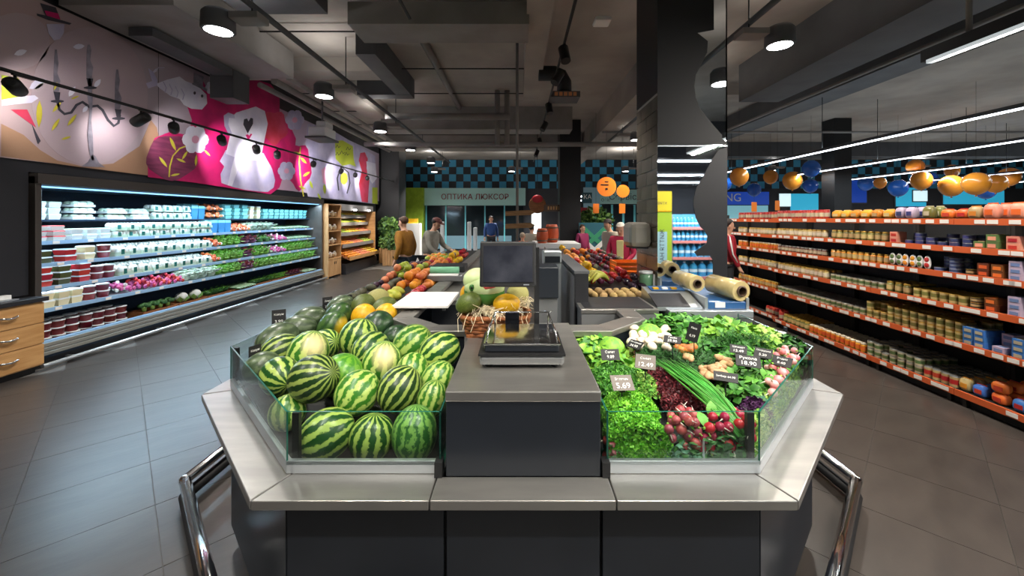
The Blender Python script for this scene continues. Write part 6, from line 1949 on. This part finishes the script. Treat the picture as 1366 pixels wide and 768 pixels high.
# third shelf
run(2, 975, 1028, 'mustard_jar'); run(2, 1034, 1098, 'jam_jar'); run(2, 1104, 1182, 'honey_jar', 1, 1); run(2, 1236, 1276, 'blue_tin', 2, 4); run(2, 1277, 1298, 'dark_tin', 1, 2); run(2, 1299, 1338, 'brown_box', 1, 2); run(2, 1339, 1366, 'steel_box', 1, 3)
# six bright oval packs standing on the third shelf
ov = []
for i, (px, m) in enumerate(((1187, 's_green'), (1196, 's_green'), (1204, 's_honey'), (1214, 's_honey'), (1223, 's_green'), (1233, 's_red'))):
    y = SXF * FPX / (px - VX)
    t = thing('oval_pack', ['oval pack of green beads, leftmost on the third shelf', 'second green oval pack from the left on the third shelf', 'yellow oval pack next to the green pair', 'second yellow oval pack on the third shelf', 'single green oval pack between yellow and red', 'red oval pack at the end of the oval row'][i], 'pack', (SXF + .03, y, SZS[2]), 0, 'oval packs on the third shelf')
    k = MB(); k.ell((0, 0, .065), (.012, .036, .065), 14, 10); k.build('rim', 'white', t)
    k = MB(); k.ell((-.006, 0, .09), (.01, .024, .026), 12, 8); k.ell((-.006, 0, .042), (.01, .024, .026), 12, 8); k.build('window', m, t)
# fourth shelf
run(3, 975, 1026, 'mushroom_jar'); run(3, 1034, 1100, 'mushroom_jar', 3, 1); run(3, 1103, 1175, 'silver_can', 4, 1); run(3, 1176, 1210, 'pickle_jar', 4, 1); run(3, 1212, 1285, 'tin_can', 4, 1); run(3, 1286, 1302, 'dark_tin', 2, 2); run(3, 1303, 1335, 'brown_box', 1, 2); run(3, 1336, 1366, 'steel_box', 2, 3)
# fifth shelf
run(4, 975, 1026, 'honey_jar'); run(4, 1034, 1150, 'silver_can', 5, 1); run(4, 1151, 1280, 'tin_can', 5, 2); run(4, 1282, 1312, 'blue_box', 2, 3); run(4, 1313, 1345, 'steel_box', 2, 3); run(4, 1346, 1366, 'blue_box', 2, 3)
# bottom shelf
run(5, 1010, 1040, 'ketchup_jar', 2); run(5, 1041, 1075, 'pickle_jar', 5); run(5, 1076, 1150, 'mustard_jar', 5, 1); run(5, 1151, 1225, 'silver_can', 5, 2); run(5, 1226, 1272, 'red_label_can', 6, 1); run(5, 1273, 1286, 'cream_pouch', 4); run(5, 1287, 1310, 'blue_pouch', 4); run(5, 1311, 1338, 'orange_pouch', 4, 2); run(5, 1339, 1366, 'blue_pouch', 4)
# ================================================================== FAR SHOPS
FYW = 19.75
def fx(px, d=FYW): return (px - VX) / FPX * d
def fz(py, d=FYW): return EYE - (py - VY) / FPX * d
shop = thing('optician_shopfront', 'optician shopfront with pale teal sign at the far end', 'shopfront', (fx(634), FYW, 0))
X0 = fx(634)
MB().bb(fx(567) - X0, fx(701) - X0, -.12, .0, fz(274), fz(251)).build('sign_board', 'teal_pale', shop)
text('lettering', 'ОПТИКА ЛЮКСОР', .37, (0.0, -.13, fz(263)), (PI / 2, 0, 0), mat('maroon', '7a1426', .5).name, shop, .02)
for i in range(5):
    a, b = fx(569 + i * 26) - X0, fx(569 + (i + 1) * 26) - X0
    MB().bb(a + .04, b - .04, -.05, -.03, .1, fz(275)).build('window_pane', 'shop_glass', shop)
    MB().bb(a - .03, a + .03, -.08, .0, 0, fz(274)).build('mullion', 'teal', shop)
mat('shop_pink', 'b98aa8', .5, emit=.25); mat('shop_blue', '4f86a8', .5, emit=.2)
for i, (px, m, w) in enumerate(((622, 'shop_pink', 3), (627, 'white', 2), (632, 'shop_pink', 3), (640, 'red', 6), (624, 'shop_blue', 6), (668, 'shop_blue', 8))):
    MB().bb(fx(px) - X0, fx(px + w) - X0, -.02, -.01, fz(300), fz(280)).build('display_panel', m, shop)
MB().bb(-2.4, 1.8, -.06, -.04, .1, .75).build('lower_band', mat('shop_frost', '5f7f8c', .4), shop)
struct(MB().bb(fx(544), fx(567), FYW - .35, FYW, 0, fz(251)).build('column_green', 'green_pillar'))['label'] = 'lime green tiled pillar beside the optician shop'
struct(MB().bb(fx(530), fx(544), FYW - .1, FYW, 0, fz(251)).build('wall_teal_panel', mat('teal_dark', '2d6674', .5)))
kiosk = thing('white_kiosk', 'white kiosk with yellow topper behind the man in mustard', 'kiosk', (fx(549, 17.2), 17.2, 0))
MB().bb(-.35, .35, 0, .4, 0, 1.4).build('body', 'white', kiosk)
MB().box((.05, .1, 1.5), (.4, .12, .2)).build('topper', 'melon_yellow', kiosk)
for px in (590, 626, 634):
    t = thing('security_gate', 'pale anti-theft gate post standing before the optician shop, %s' % {590: 'leftmost', 626: 'middle', 634: 'shorter one'}[px], 'gate', (fx(px, 14), 14, 0))
    MB().bb(-.06, .06, -.1, .1, 0, 1.5 if px < 630 else 1.3).build('post', 'white_plastic', t, bevel=.02)
    MB().bb(-.1, .1, -.2, .2, 0, .06).build('foot', 'panel_grey', t)
# second storefront between the dark column and the pillar
s2 = thing('cosmetics_shopfront', 'shopfront with pale script sign left of the tiled pillar', 'shopfront', (fx(818), FYW, 0))
X0 = fx(818)
MB().bb(fx(800) - X0, fx(862) - X0, -.1, 0, fz(272), fz(253)).build('sign_board', 'teal_pale', s2)
text('lettering', 'Сервіс', .42, (.45, -.11, fz(263)), (PI / 2, 0, .0), 'm_ink', s2, .003)
text('lettering', 'Офіс', .2, (-.4, -.11, fz(267)), (PI / 2, 0, .0), 'm_ink', s2, .003)
MB().bb(fx(778) - X0, fx(800) - X0, -.1, 0, 0, fz(250)).build('side_wall', mat('pale_blue', '8fb6c6', .5), s2)
MB().bb(fx(776) - X0, fx(789) - X0, -.14, -.1, fz(271), fz(257)).build('small_sign', mat('sign_teal', '17464f', .5), s2)
text('lettering', 'КА', .3, (fx(783) - X0, -.15, fz(263)), (PI / 2, 0, 0), 'white', s2, .003)
for i in range(4):
    MB().bb(fx(801 + i * 15) - X0 + .05, fx(816 + i * 15) - X0 - .05, -.05, -.02, .1, fz(274)).build('window_pane', 'shop_glass', s2)
    MB().bb(fx(801 + i * 15) - X0 - .05, fx(801 + i * 15) - X0 + .05, -.08, 0, 0, fz(273)).build('mullion', 'teal', s2)
# blue and cyan shops over the grocery shelving
s3 = thing('blue_shopfront', 'shopfront with blue sign ending in NG above the shelving', 'shopfront', (fx(1000), FYW, 0))
X0 = fx(1000)
MB().bb(fx(955) - X0, fx(1024) - X0, -.12, 0, fz(273), fz(256)).build('sign_board', 'blue_sign', s3)
text('lettering', 'NG', .55, (fx(976) - X0, -.13, fz(264)), (PI / 2, 0, 0), 'white', s3, .004)
mat('shop_lit', '7fb9c4', .5, emit=.45); mat('shop_cyan', '35b4dc', .5, emit=.5); mat('shop_white', 'd6f2f8', .5, emit=.8)
MB().bb(fx(955) - X0, fx(1024) - X0, -.04, 0, 0, fz(274)).build('lit_window', 'shop_lit', s3)
for (a, b, c, d, m) in ((1043, 1058, 258, 275, 'shop_white'), (1058, 1095, 258, 282, 'shop_cyan'), (1200, 1240, 250, 275, 'shop_cyan'), (1222, 1240, 254, 268, 'shop_white'), (1264, 1345, 254, 272, 'shop_cyan'), (1130, 1160, 240, 270, 'blue_sign')):
    t = thing('lit_shop_window', 'bright cyan shop window far behind the shelving, %d pixels in' % a if False else {1043: 'small white lit shop window beside the blue sign', 1058: 'cyan lit shop window right of the white one', 1200: 'cyan shop window behind the blue balloons', 1222: 'white lit window inside the cyan one', 1264: 'long cyan shop window at the far right', 1150: 'cyan panel beside the dark column', 1130: 'deep blue panel behind the dark column'}[a], 'window', (fx((a + b) / 2), YB - .03 - .06 * (a in (1222,)), 0))
    hw = (fx(b) - fx(a)) / 2
    MB().bb(-hw, hw, -.06, -.02, fz(d), fz(c)).build('pane', m, t)
    MB().bb(-hw - .05, hw + .05, -.02, .02, fz(d) - .05, fz(c) + .05).build('frame', 'duct_dark', t)
# ---------------- balloons hanging over the shelving
mat('b_orange', 'e0892a', .25, coat=.4, rnd=.06); mat('b_blue', '1f63c8', .22, coat=.5, rnd=.06)
def balloon_me(m):
    k = MB()
    k.ell((0, 0, 0), (.25, .25, .27), 18, 12, 0, None, lambda p: Vector((p.x * (1 + .25 * p.z), p.y * (1 + .25 * p.z), p.z)))
    k.lathe([(.005, -.268), (.03, -.3)], 8)
    return k.mesh('balloon', m)
BO, BB = balloon_me('b_orange'), balloon_me('b_blue')
BL = [(986, 236, 13, 0), (1028, 236, 10, 0), (1057, 241, 13, 0), (1221, 223, 11, 0), (1229, 241, 13, 0), (1269, 248, 15, 0), (1302, 245, 16, 0), (1328, 245, 13, 0), (1346, 236, 13, 0), (1174, 244, 8, 0), (1270, 228, 9, 0),
      (1006, 253, 9.5, 1), (1082, 225, 12, 1), (1081, 248, 10, 1), (1155, 245, 10, 1), (1198, 251, 12, 1), (1315, 254, 12, 1), (1241, 238, 9, 1), (967, 245, 10, 1), (1108, 251, 8, 1)]
blab = ['orange balloon closest to the tiled pillar', 'small orange balloon above the orange price card', 'wide orange balloon between two light strips', 'orange balloon highest above the shelving', 'orange balloon under the highest one', 'orange balloon above the stacked flat tins', 'large orange balloon overlapping its neighbours', 'orange balloon between the large one and the corner', 'rightmost orange balloon over the grocery shelving', 'small brownish orange balloon beside the blue pair', 'small orange balloon up behind the light strip',
        'blue balloon hanging in front of the blue sign', 'blue balloon touching the first light strip', 'blue balloon beside the dark column, lower', 'blue balloon right of the dark column', 'glossy big blue balloon over the bread packets', 'dark blue balloon at the far right', 'blue balloon half behind an orange one', 'blue balloon peeping out beside the pillar', 'small blue balloon in front of the dark column']
for i, (px, py, r, b) in enumerate(BL):
    r *= .88
    d = min(.25 * FPX / r, 13.5) * (1 + .1 * ((i % 3) - 1))
    p = P(px, py, d)
    t = thing('balloon', blab[i], 'balloon', p, 0, 'balloons over the aisles')
    inst('skin', BB if b else BO, (0, 0, 0), (0, 0, R.uniform(0, 6)), r / FPX * d / .25, t)
    MB().tube([(0, 0, .25), (0, 0, ZC - p.z)], .003, 4).build('string', 'black', t)
for px, py, w in ((1006, 276, 7), (1037, 274, 6), (795, 278, 8), (830, 278, 8)):
    d = 11.0
    t = thing('hanging_card', 'small orange card hanging %s' % {1006: 'under the blue balloon', 1037: 'beside the cyan window', 795: 'below the large orange disc', 830: 'below the small orange disc'}[px], 'card', P(px, py, d))
    MB().box((0, 0, 0), (w / FPX * d, .01, 13 / FPX * d)).build('card', 'orange', t)
    MB().tube([(0, 0, .1), (0, 0, ZC - t.location.z)], .003, 4).build('string', 'black', t)
for px, py, r, lb in ((809, 249, 13, 'large orange disc with black print hanging left of the pillar'), (831, 255, 8.5, 'small plain orange disc hanging left of the pillar')):
    d = 10.5
    t = thing('hanging_disc', lb, 'disc', P(px, py, d))
    k = MB(); k.M = Matrix.Rotation(PI / 2, 4, 'X'); k.lathe([(r / FPX * d, -.015), (r / FPX * d, .015)], 28); k.build('disc', 'orange', t)
    MB().tube([(0, 0, .1), (0, 0, ZC - t.location.z)], .003, 4).build('string', 'black', t)
    if r > 10:
        for q_ in ((-.05, .05, .2, .03), (.0, -.06, .06, .05), (.0, .13, .1, .03)):
            MB().box((q_[0], -.018, q_[1]), (q_[2], .004, q_[3])).build('print', 'black', t)
# ---------------- hanging pole with wooden arrows
hp = thing('signpost', 'thin hanging pole with two wooden arrow boards', 'signpost', (fx(690, 6.0), 6.0, 0))
MB().tube([(0, 0, .9), (0, 0, ZC)], .022, 10).build('pole', 'duct', hp)
for z, s in ((fz(284, 6), 1), (fz(301, 6), 1)):
    w, hh = .2, .045
    pts_ = [(-w * .9, -.03, z - hh), (w, -.03, z - hh + .015), (w + .07, -.03, z + .01), (w, -.03, z + hh), (-w * .9, -.03, z + hh - .02)]
    MB().prism(pts_, (0, .02, 0)).build('arrow_board', mat('arrow_wood', 'b08a60', .6, col2='94704a', scale=6, stretch=(1, 6, 6)).name, hp)
# ---------------- bakery sign, barrels, blue drinks cooler, lights
cs = thing('bakery_sign', 'hanging wooden sign with a cupcake shape', 'sign', P(728, 273, 12))
k = MB(); k.ell((-.25, 0, .0), (.26, .05, .26), 16, 10); k.build('cake', 'wood_crate', cs)
k = MB(); k.ell((-.25, -.02, .17), (.17, .06, .13), 14, 8); k.build('icing', 'red', cs)
MB().box((.32, 0, -.1), (.75, .06, .2)).build('plank', 'board', cs)
for i in range(7): MB().box((.08 + i * .08, -.035, -.1), (.045, .01, .1)).build('letter', 'wood', cs)
for x in (-.25, .5): MB().tube([(x, 0, 0), (x, 0, ZC - cs.location.z)], .008, 5).build('chain', 'black', cs)
for i, (px, py, s) in enumerate(((723, 317, 1.0), (737, 316, 1.25), (743, 302, .6))):
    t = thing('barrel', ['small orange-brown barrel on the far island', 'large orange-brown barrel on the far island', 'slim brown barrel standing behind the large one'][i], 'barrel', Vector((fx(px, 9.3), 9.2 + .3 * i, 1.06)))
    k = MB(); k.lathe([(.1 * s, 0), (.13 * s, .1 * s), (.135 * s, .17 * s), (.13 * s, .24 * s), (.1 * s, .34 * s)], 16); k.build('staves', mat('barrel_orange', 'b5481a', .5), t)
    for z in (.06, .28):
        k = MB(); k.lathe([(.122 * s, (z - .015) * s), (.13 * s, (z + .015) * s)], 16); k.build('hoop', 'board', t)
fs = thing('far_stand', 'pale stand at the far end of the island carrying the barrels', 'stand', (.92, 9.2, 0))
MB().bb(-.55, .45, -.2, .9, 0, .95).build('body', 'alu', fs); MB().bb(-.58, .48, -.23, .93, .95, 1.06).build('top', 'white_plastic', fs)
wdoor = MB().bb(fx(709), fx(722), FYW - .05, FYW, .1, fz(281)).build('door_1', mat('lit_doorway', 'eaf2f4', .5, emit=1.0)); struct(wdoor); wdoor['label'] = 'bright white doorway at the far end'
dcool = thing('drinks_cooler', 'tall blue drinks cooler right of the black column', 'cooler', (fx(770, 13.2), 13.2, 0))
MB().bb(-.3, .4, 0, .5, 0, 1.75).build('cabinet', mat('cooler_blue', '2f6fb4', .4, emit=.3), dcool)
for i in range(5):
    MB().bb(-.28, .38, -.04, .0, .2 + i * .3, .23 + i * .3).build('shelf', 'white', dcool)
    for j in range(5): MB().lathe([(.045, 0), (.05, .02), (.05, .14), (.02, .18), (.02, .22)], 8, c=(-.22 + j * .12, -.06, .23 + i * .3)).build('bottle', 'white' if (i + j) % 2 else 'red', dcool)
MB().bb(-.3, .4, -.02, .0, 1.75, 1.98).build('header', 'red', dcool)
for i, (px0, px1, py) in enumerate(((750, 776, 262), (752, 777, 267), (753, 776, 271))):
    t = thing('far_strip_lamp', 'short white strip lamp behind the black column, %s of three' % ['upper', 'middle', 'lower'][i], 'lamp', P((px0 + px1) / 2, py, 14.5))
    MB().box((0, 0, 0), ((px1 - px0) / FPX * 14.5, .08, .05)).build('tube', 'led', t)
    MB().box((0, 0, .05), ((px1 - px0) / FPX * 14.5, .1, .04)).build('housing', 'duct_dark', t)
    MB().tube([(.1 * i - .1, 0, .05), (.1 * i - .1, 0, ZC - t.location.z)], .006, 4).build('hanger', 'black', t)
    t.location.y += .25 * i
# greenery with teal lattice on the far right of the island
tr = thing('indoor_tree', 'bushy indoor plant in a tall pot behind the woman in red', 'plant', (fx(795, 12.5), 12.5, 0))
MB().lathe([(.2, 0), (.26, .5), (.24, .52), (.05, .52)], 14).build('pot', 'white_plastic', tr)
MB().tube([(0, 0, .5), (.02, 0, 1.1), (0, .02, 1.5)], [.04, .03, .02], 8).build('trunk', 'board', tr)
m = MB(); leaf_ball(m, (0, 0, 1.5), (.52, .4, .42), 620, .16, 77); m.build('foliage', ['p_leaf', 'p_leaf_dark'], tr)['kind'] = 'stuff'
lt = thing('lattice_screen', 'green and white crossed lattice screen behind the woman in red', 'screen', (fx(793, 11.6), 11.6, 0))
mat('lattice_green', '3d9a6e', .5)
for i, (a, mm) in enumerate(((.75, 'lattice_green'), (-.75, 'lattice_green'), (.75, 'white'), (-.75, 'white'))):
    MB().box((0, -.01 * i, 1.05 if i < 2 else .7), (1.0, .03, .12), 0, 0, a).build('slat', mm, lt)
MB().box((0, .02, .75), (.9, .02, 1.5)).build('board', 'teal_dark', lt)

# ================================================================== SEEN ONLY IN THE PILLAR MIRROR (behind the photographer)
WY = -1.2
ws = thing('water_shelf', 'shelf of blue water bottles reflected in the pillar mirror', 'shelf', (3.62, WY, 0))
MB().bb(-.45, .5, -.5, -.46, 0, 1.72).build('back', mat('water_back', '4f9fc8', .5), ws)
for x in (-.5, .5): MB().bb(x, x + .05, -.5, .0, 0, 1.72).build('side', 'duct', ws)
mat('water', '3f9fd8', .12, coat=.5, rnd=.12); mat('water_cap', 'd8ecf8', .4)
def bottle_me(r, h):
    k = MB(); k.lathe([(r * .9, 0), (r, .01), (r, h * .3, 1), (r, h * .5), (r, h * .62), (r * .75, h * .76), (r * .28, h * .88), (r * .28, h * .93, 1), (r * .3, h, 1), (.0001, h, 1)], 12)
    return k.mesh('water_bottle', ['water', 'water_cap'])
lv = [(.08, .085, .33), (.43, .085, .30), (.83, .06, .28), (1.17, .04, .22), (1.45, .035, .2)]
for i, (z, r, h) in enumerate(lv):
    s_ = MB().bb(-.45, .5, -.46, .0, z - .03, z).build('shelf', 'white', ws)
    MB().bb(-.45, .5, 0, .012, z - .05, z + .005).build('shelf_edge', mat('edge_pink', 'd98a86', .5), s_)
    bm_ = bottle_me(r, h)
    n = int(.92 / (2 * r * 1.05))
    for j in range(n):
        o = inst('water_bottle', bm_, (3.62 - .44 + (j + .5) * .92 / n, WY - r - .03, z + .001))
        tag(o, 'blue water bottle on the mirrored water shelf, %s shelf up' % ords[i], 'bottle', 'water bottles seen in the mirror, %s shelf' % ords[i])
area((0.0, .35, 2.0), (math.radians(-28), 0, 0), .9, .08, 14, (.85, .95, 1.0), ws, 'shelf_light')
ps = thing('promo_stand', 'yellow and lime promotional stand reflected in the pillar mirror', 'stand', (2.78, -.6, 0))
MB().bb(-.14, .14, -.03, .0, .3, 2.15).build('panel', mat('lime_print', 'a8cc2e', .5), ps)
MB().bb(-.14, .14, .0, .004, 1.78, 2.15).build('header', mat('yellow_print', 'd9cc1e', .5), ps)
MB().bb(-.14, .05, .0, .004, .75, 1.38).build('text_box', mat('box_print', 'a9d4de', .5), ps)
text('lettering', 'ЖИТТЯ НАШ', .115, (-.04, .006, 1.07), (PI / 2, PI / 2, PI), 'm_ink', ps, .001)
text('lettering', 'КТИВ', .07, (-.05, .006, 1.92), (PI / 2, 0, PI), 'm_ink', ps, .001)
for i in range(8): MB().ell((-.12 + i * .034, .002, 1.77), .02, 8, 6).build('berry_print', 'f_pepper', ps)
MB().bb(-.16, .16, -.15, .12, 0, .3).build('foot', 'lime_print', ps)

# ================================================================== PEOPLE
def skin_obj(name, verts, edges, radii, m, parent, sub=2):
    me = bpy.data.meshes.new(name)
    me.from_pydata([tuple(v) for v in verts], edges, [])
    o = bpy.data.objects.new(name, me); COL.objects.link(o); o.parent = parent
    md = o.modifiers.new('skin', 'SKIN'); md.use_smooth_shade = True
    for i, r in enumerate(radii):
        me.skin_vertices[0].data[i].radius = r if isinstance(r, tuple) else (r, r)
    me.skin_vertices[0].data[0].use_root = True
    sd = o.modifiers.new('sub', 'SUBSURF'); sd.levels = 1; sd.render_levels = sub
    me.materials.append(MATS[m])
    return o
def person(label, loc, rz, top, trousers, hair, H=1.7, lean=0.0, arms=None, nod=0.0, skin='skin', sleeve=True, hat=None, step=.0, longhair=False):
    t = thing('person', label, 'person', loc, rz)
    t.scale = (H / 1.7,) * 3
    piv = Vector((0, 0, .95))
    Ml = Matrix.Rotation(lean, 3, 'X')
    U = lambda p: piv + Ml @ (Vector(p) - piv)          # upper body leans toward -y
    Mh = Matrix.Rotation(nod, 3, 'X')
    nk = Vector((0, -.01, 1.46))
    Hd = lambda p: U(nk + Mh @ (Vector(p) - nk))
    arms = arms or [((.24, .02, 1.12), (.25, -.06, .88)), ((-.24, .02, 1.12), (-.25, -.06, .88))]
    V, E_, Rr = [], [], []
    def add(p, r, par=None):
        V.append(Vector(p)); Rr.append(r)
        if par is not None: E_.append((par, len(V) - 1))
        return len(V) - 1
    pel = add((0, 0, .93), (.15, .11)); wa = add(U((0, 0, 1.08)), (.14, .10), pel); ch = add(U((0, 0, 1.27)), (.165, .11), wa)
    nb = add(U((0, 0, 1.42)), (.075, .065), ch); n2 = add(Hd((0, -.01, 1.47)), .05, nb)
    h1 = add(Hd((0, -.025, 1.545)), (.066, .078), n2); h2 = add(Hd((0, -.01, 1.62)), (.076, .092), h1); add(Hd((0, .0, 1.68)), (.045, .055), h2)
    legs = []
    for s, st in ((1, step), (-1, -step)):
        hp_ = add((s * .09, 0, .86), .09, pel); kn = add((s * .1, -.02 - st * .5, .48), .058, hp_); an = add((s * .1, .01 - st, .09), .04, kn); add((s * .11, -.12 - st, .035), .036, an)
        legs.append((hp_, kn, an))
    arm_i = []
    for s, (el, wr) in zip((1, -1), arms):
        sh = add(U((s * .175, 0, 1.37)), .058, ch)
        e_ = add(U(el), .042, sh); w_ = add(U(wr), .027, e_)
        d = (U(wr) - U(el)).normalized()
        pa_ = add(U(wr) + d * .06, (.036, .024), w_)
        side = d.cross(Vector((0, 1, .2))).normalized()
        for k in range(4):
            o_ = side * (k - 1.5) * .019
            f1 = add(U(wr) + d * .105 + o_, .0095, pa_); add(U(wr) + d * (.135 + .008 * (1 - abs(k - 1.5))) + o_ + Vector((0, -.012, -.004)), .0085, f1)
        th = add(U(wr) + d * .06 - side * .05 + Vector((0, -.012, 0)), .0105, pa_); add(U(wr) + d * .09 - side * .06 + Vector((0, -.02, 0)), .009, th)
        arm_i.append((sh, e_, w_))
    skin_obj('body', V, E_, Rr, skin, t)
    # shirt
    cv, ce, cr = [], [], []
    def ca(i, r, par=None, p=None):
        cv.append(V[i] if p is None else p); cr.append(r)
        if par is not None: ce.append((par, len(cv) - 1))
        return len(cv) - 1
    a0 = ca(pel, (.185, .15), None, Vector((0, 0, .90))); a1 = ca(wa, (.185, .15), a0); a2 = ca(ch, (.225, .165), a1); ca(nb, (.10, .09), a2)
    for sh, e_, w_ in arm_i:
        b0 = ca(sh, .082, a2)
        if sleeve:
            b1 = ca(e_, .056, b0); ca(w_, .042, b1)
        else:
            ca(e_, .062, b0, V[sh].lerp(V[e_], .6))
    skin_obj('top', cv, ce, cr, top, t)
    cv, ce, cr = [], [], []
    a0 = ca(pel, (.165, .125))
    for hp_, kn, an in legs:
        b0 = ca(hp_, .105, a0); b1 = ca(kn, .072, b0); ca(an, .058, b1)
    skin_obj('trousers', cv, ce, cr, trousers, t)
    for s, st in ((1, step), (-1, -step)):
        MB().ell((s * .105, -.06 - st, .04), (.05, .14, .042), 12, 8, 0, None, lambda p: Vector((p.x, p.y, max(p.z, -.038)))).build('shoe', 'black', t)
    # head details
    rotm = Ml @ Mh
    def hb(name, p, r, m, wf=None):
        k = MB(); k.ell(Hd(p), r, 12, 8, 0, rotm, wf); k.build(name, m, t)
    hb('hair', (0, .012, 1.632), (.088, .102, .085), hair, lambda p: Vector((p.x, p.y, p.z if p.y > -.03 else max(p.z, .03 + (-.03 - p.y) * .2))))
    if longhair: hb('hair_back', (0, .05, 1.56), (.085, .06, .12), hair)
    hb('nose', (0, -.107, 1.565), (.011, .016, .018), skin)
    for s in (-1, 1):
        hb('eye', (s * .03, -.094, 1.59), (.011, .007, .007), 'black'); hb('ear', (s * .078, -.005, 1.575), (.012, .02, .03), skin)
    hb('mouth', (0, -.093, 1.522), (.024, .007, .006), 'red')
    if hat:
        hb('cap', (0, .0, 1.66), (.096, .108, .06), hat, lambda p: Vector((p.x, p.y, max(p.z, -.01))))
        hb('cap_brim', (0, -.12, 1.65), (.075, .06, .008), hat)
    return t
mat('mustard', 'a8721c', .8, col2='96641a', scale=20); mat('denim', '24323e', .8); mat('grey_shirt', 'a09c90', .8, col2='8a867c', scale=9); mat('dark_cloth', '2a2c30', .8)
mat('red_jacket', 'b01c44', .7); mat('yellow_shirt', 'd9cf8f', .7); mat('blue_shirt', '2f4f8a', .7); mat('red_track', 'a01c2c', .6); mat('brown_hair', '5a4030', .7); mat('grey_hair', 'cfc8ba', .7); mat('cap_red', '6a3a34', .7); mat('orange_cloth', 'd8662a', .7); mat('magenta_cloth', '8f2250', .7); mat('beige_cloth', 'b5ab98', .8)
def on(px, d): return ((px - VX) / FPX * d, d, 0)
person('man in a mustard sweater and dark jeans walking along the island', on(541, 7.6), math.radians(-110), 'mustard', 'denim', 'brown_hair', 1.66, .06, [((.24, .04, 1.12), (.22, -.08, .88)), ((-.24, .05, 1.12), (-.24, -.04, .87))], .1, step=.16)
p2 = person('shopper in a grey top and cap reaching over the fruit', on(572, 7.9), math.radians(70), 'grey_shirt', 'dark_cloth', 'hair_dark', 1.66, .22, [((.22, -.16, 1.16), (.14, -.42, 1.12)), ((-.22, -.1, 1.14), (-.14, -.3, 1.02))], .25, hat='cap_red')
pw = person('grey-haired woman in a red jacket looking down at the vegetables', on(829, 7.2), math.radians(-25), 'red_jacket', 'dark_cloth', 'grey_hair', 1.56, .08, [((.25, -.04, 1.1), (.12, -.2, .95)), ((-.25, -.02, 1.1), (-.16, -.2, .98))], .35)
MB().box((0, -.128, 1.18), (.14, .05, .36), 0, 0, 0, .06).build('shirt_front', 'yellow_shirt', pw, bevel=.02)
person('dark-haired man in a pale shirt behind the woman in red', on(817, 8.3), math.radians(-60), 'beige_cloth', 'dark_cloth', 'hair_dark', 1.62, .15, None, .3)
pr_ = person('person in a red track jacket with white stripes by the shelving', on(968, 6.6), math.radians(80), 'red_track', 'dark_cloth', 'hair_dark', 1.62, .04, [((.24, -.02, 1.12), (.22, -.14, .90)), ((-.24, -.02, 1.12), (-.22, -.14, .90))], .1)
for s in (-1, 1):
    MB().tube([(s * .195, .0, 1.42), (s * .262, -.005, 1.28), (s * .297, -.02, 1.12), (s * .265, -.1, .98)], .013, 6).build('white_stripe', 'white', pr_)
person('distant shopper in a blue shirt before the optician shop', on(655, 15.5), 0.2, 'blue_shirt', 'dark_cloth', 'hair_dark', 1.7)
person('dark-haired shopper whose head shows above the monitor', on(709, 10.6), 2.6, 'beige_cloth', 'dark_cloth', 'hair_dark', 1.45)
person('fair-haired child beside the shopper above the monitor', on(697, 9.6), 2.9, 'orange_cloth', 'denim', 'hair_fair', 1.28)
person('shopper in magenta and orange next to the black column', on(777, 10.8), .6, 'magenta_cloth', 'orange_cloth', 'brown_hair', 1.45, longhair=True)

# ---------------- lettering becomes plain meshes
dg = bpy.context.evaluated_depsgraph_get()
for o in [o for o in COL.objects if o.type == 'FONT']:
    me = bpy.data.meshes.new_from_object(o.evaluated_get(dg))
    n = bpy.data.objects.new('lettering', me)
    COL.objects.link(n)
    n.parent = o.parent; n.location = o.location; n.rotation_euler = o.rotation_euler; n.scale = o.scale
    bpy.data.objects.remove(o)
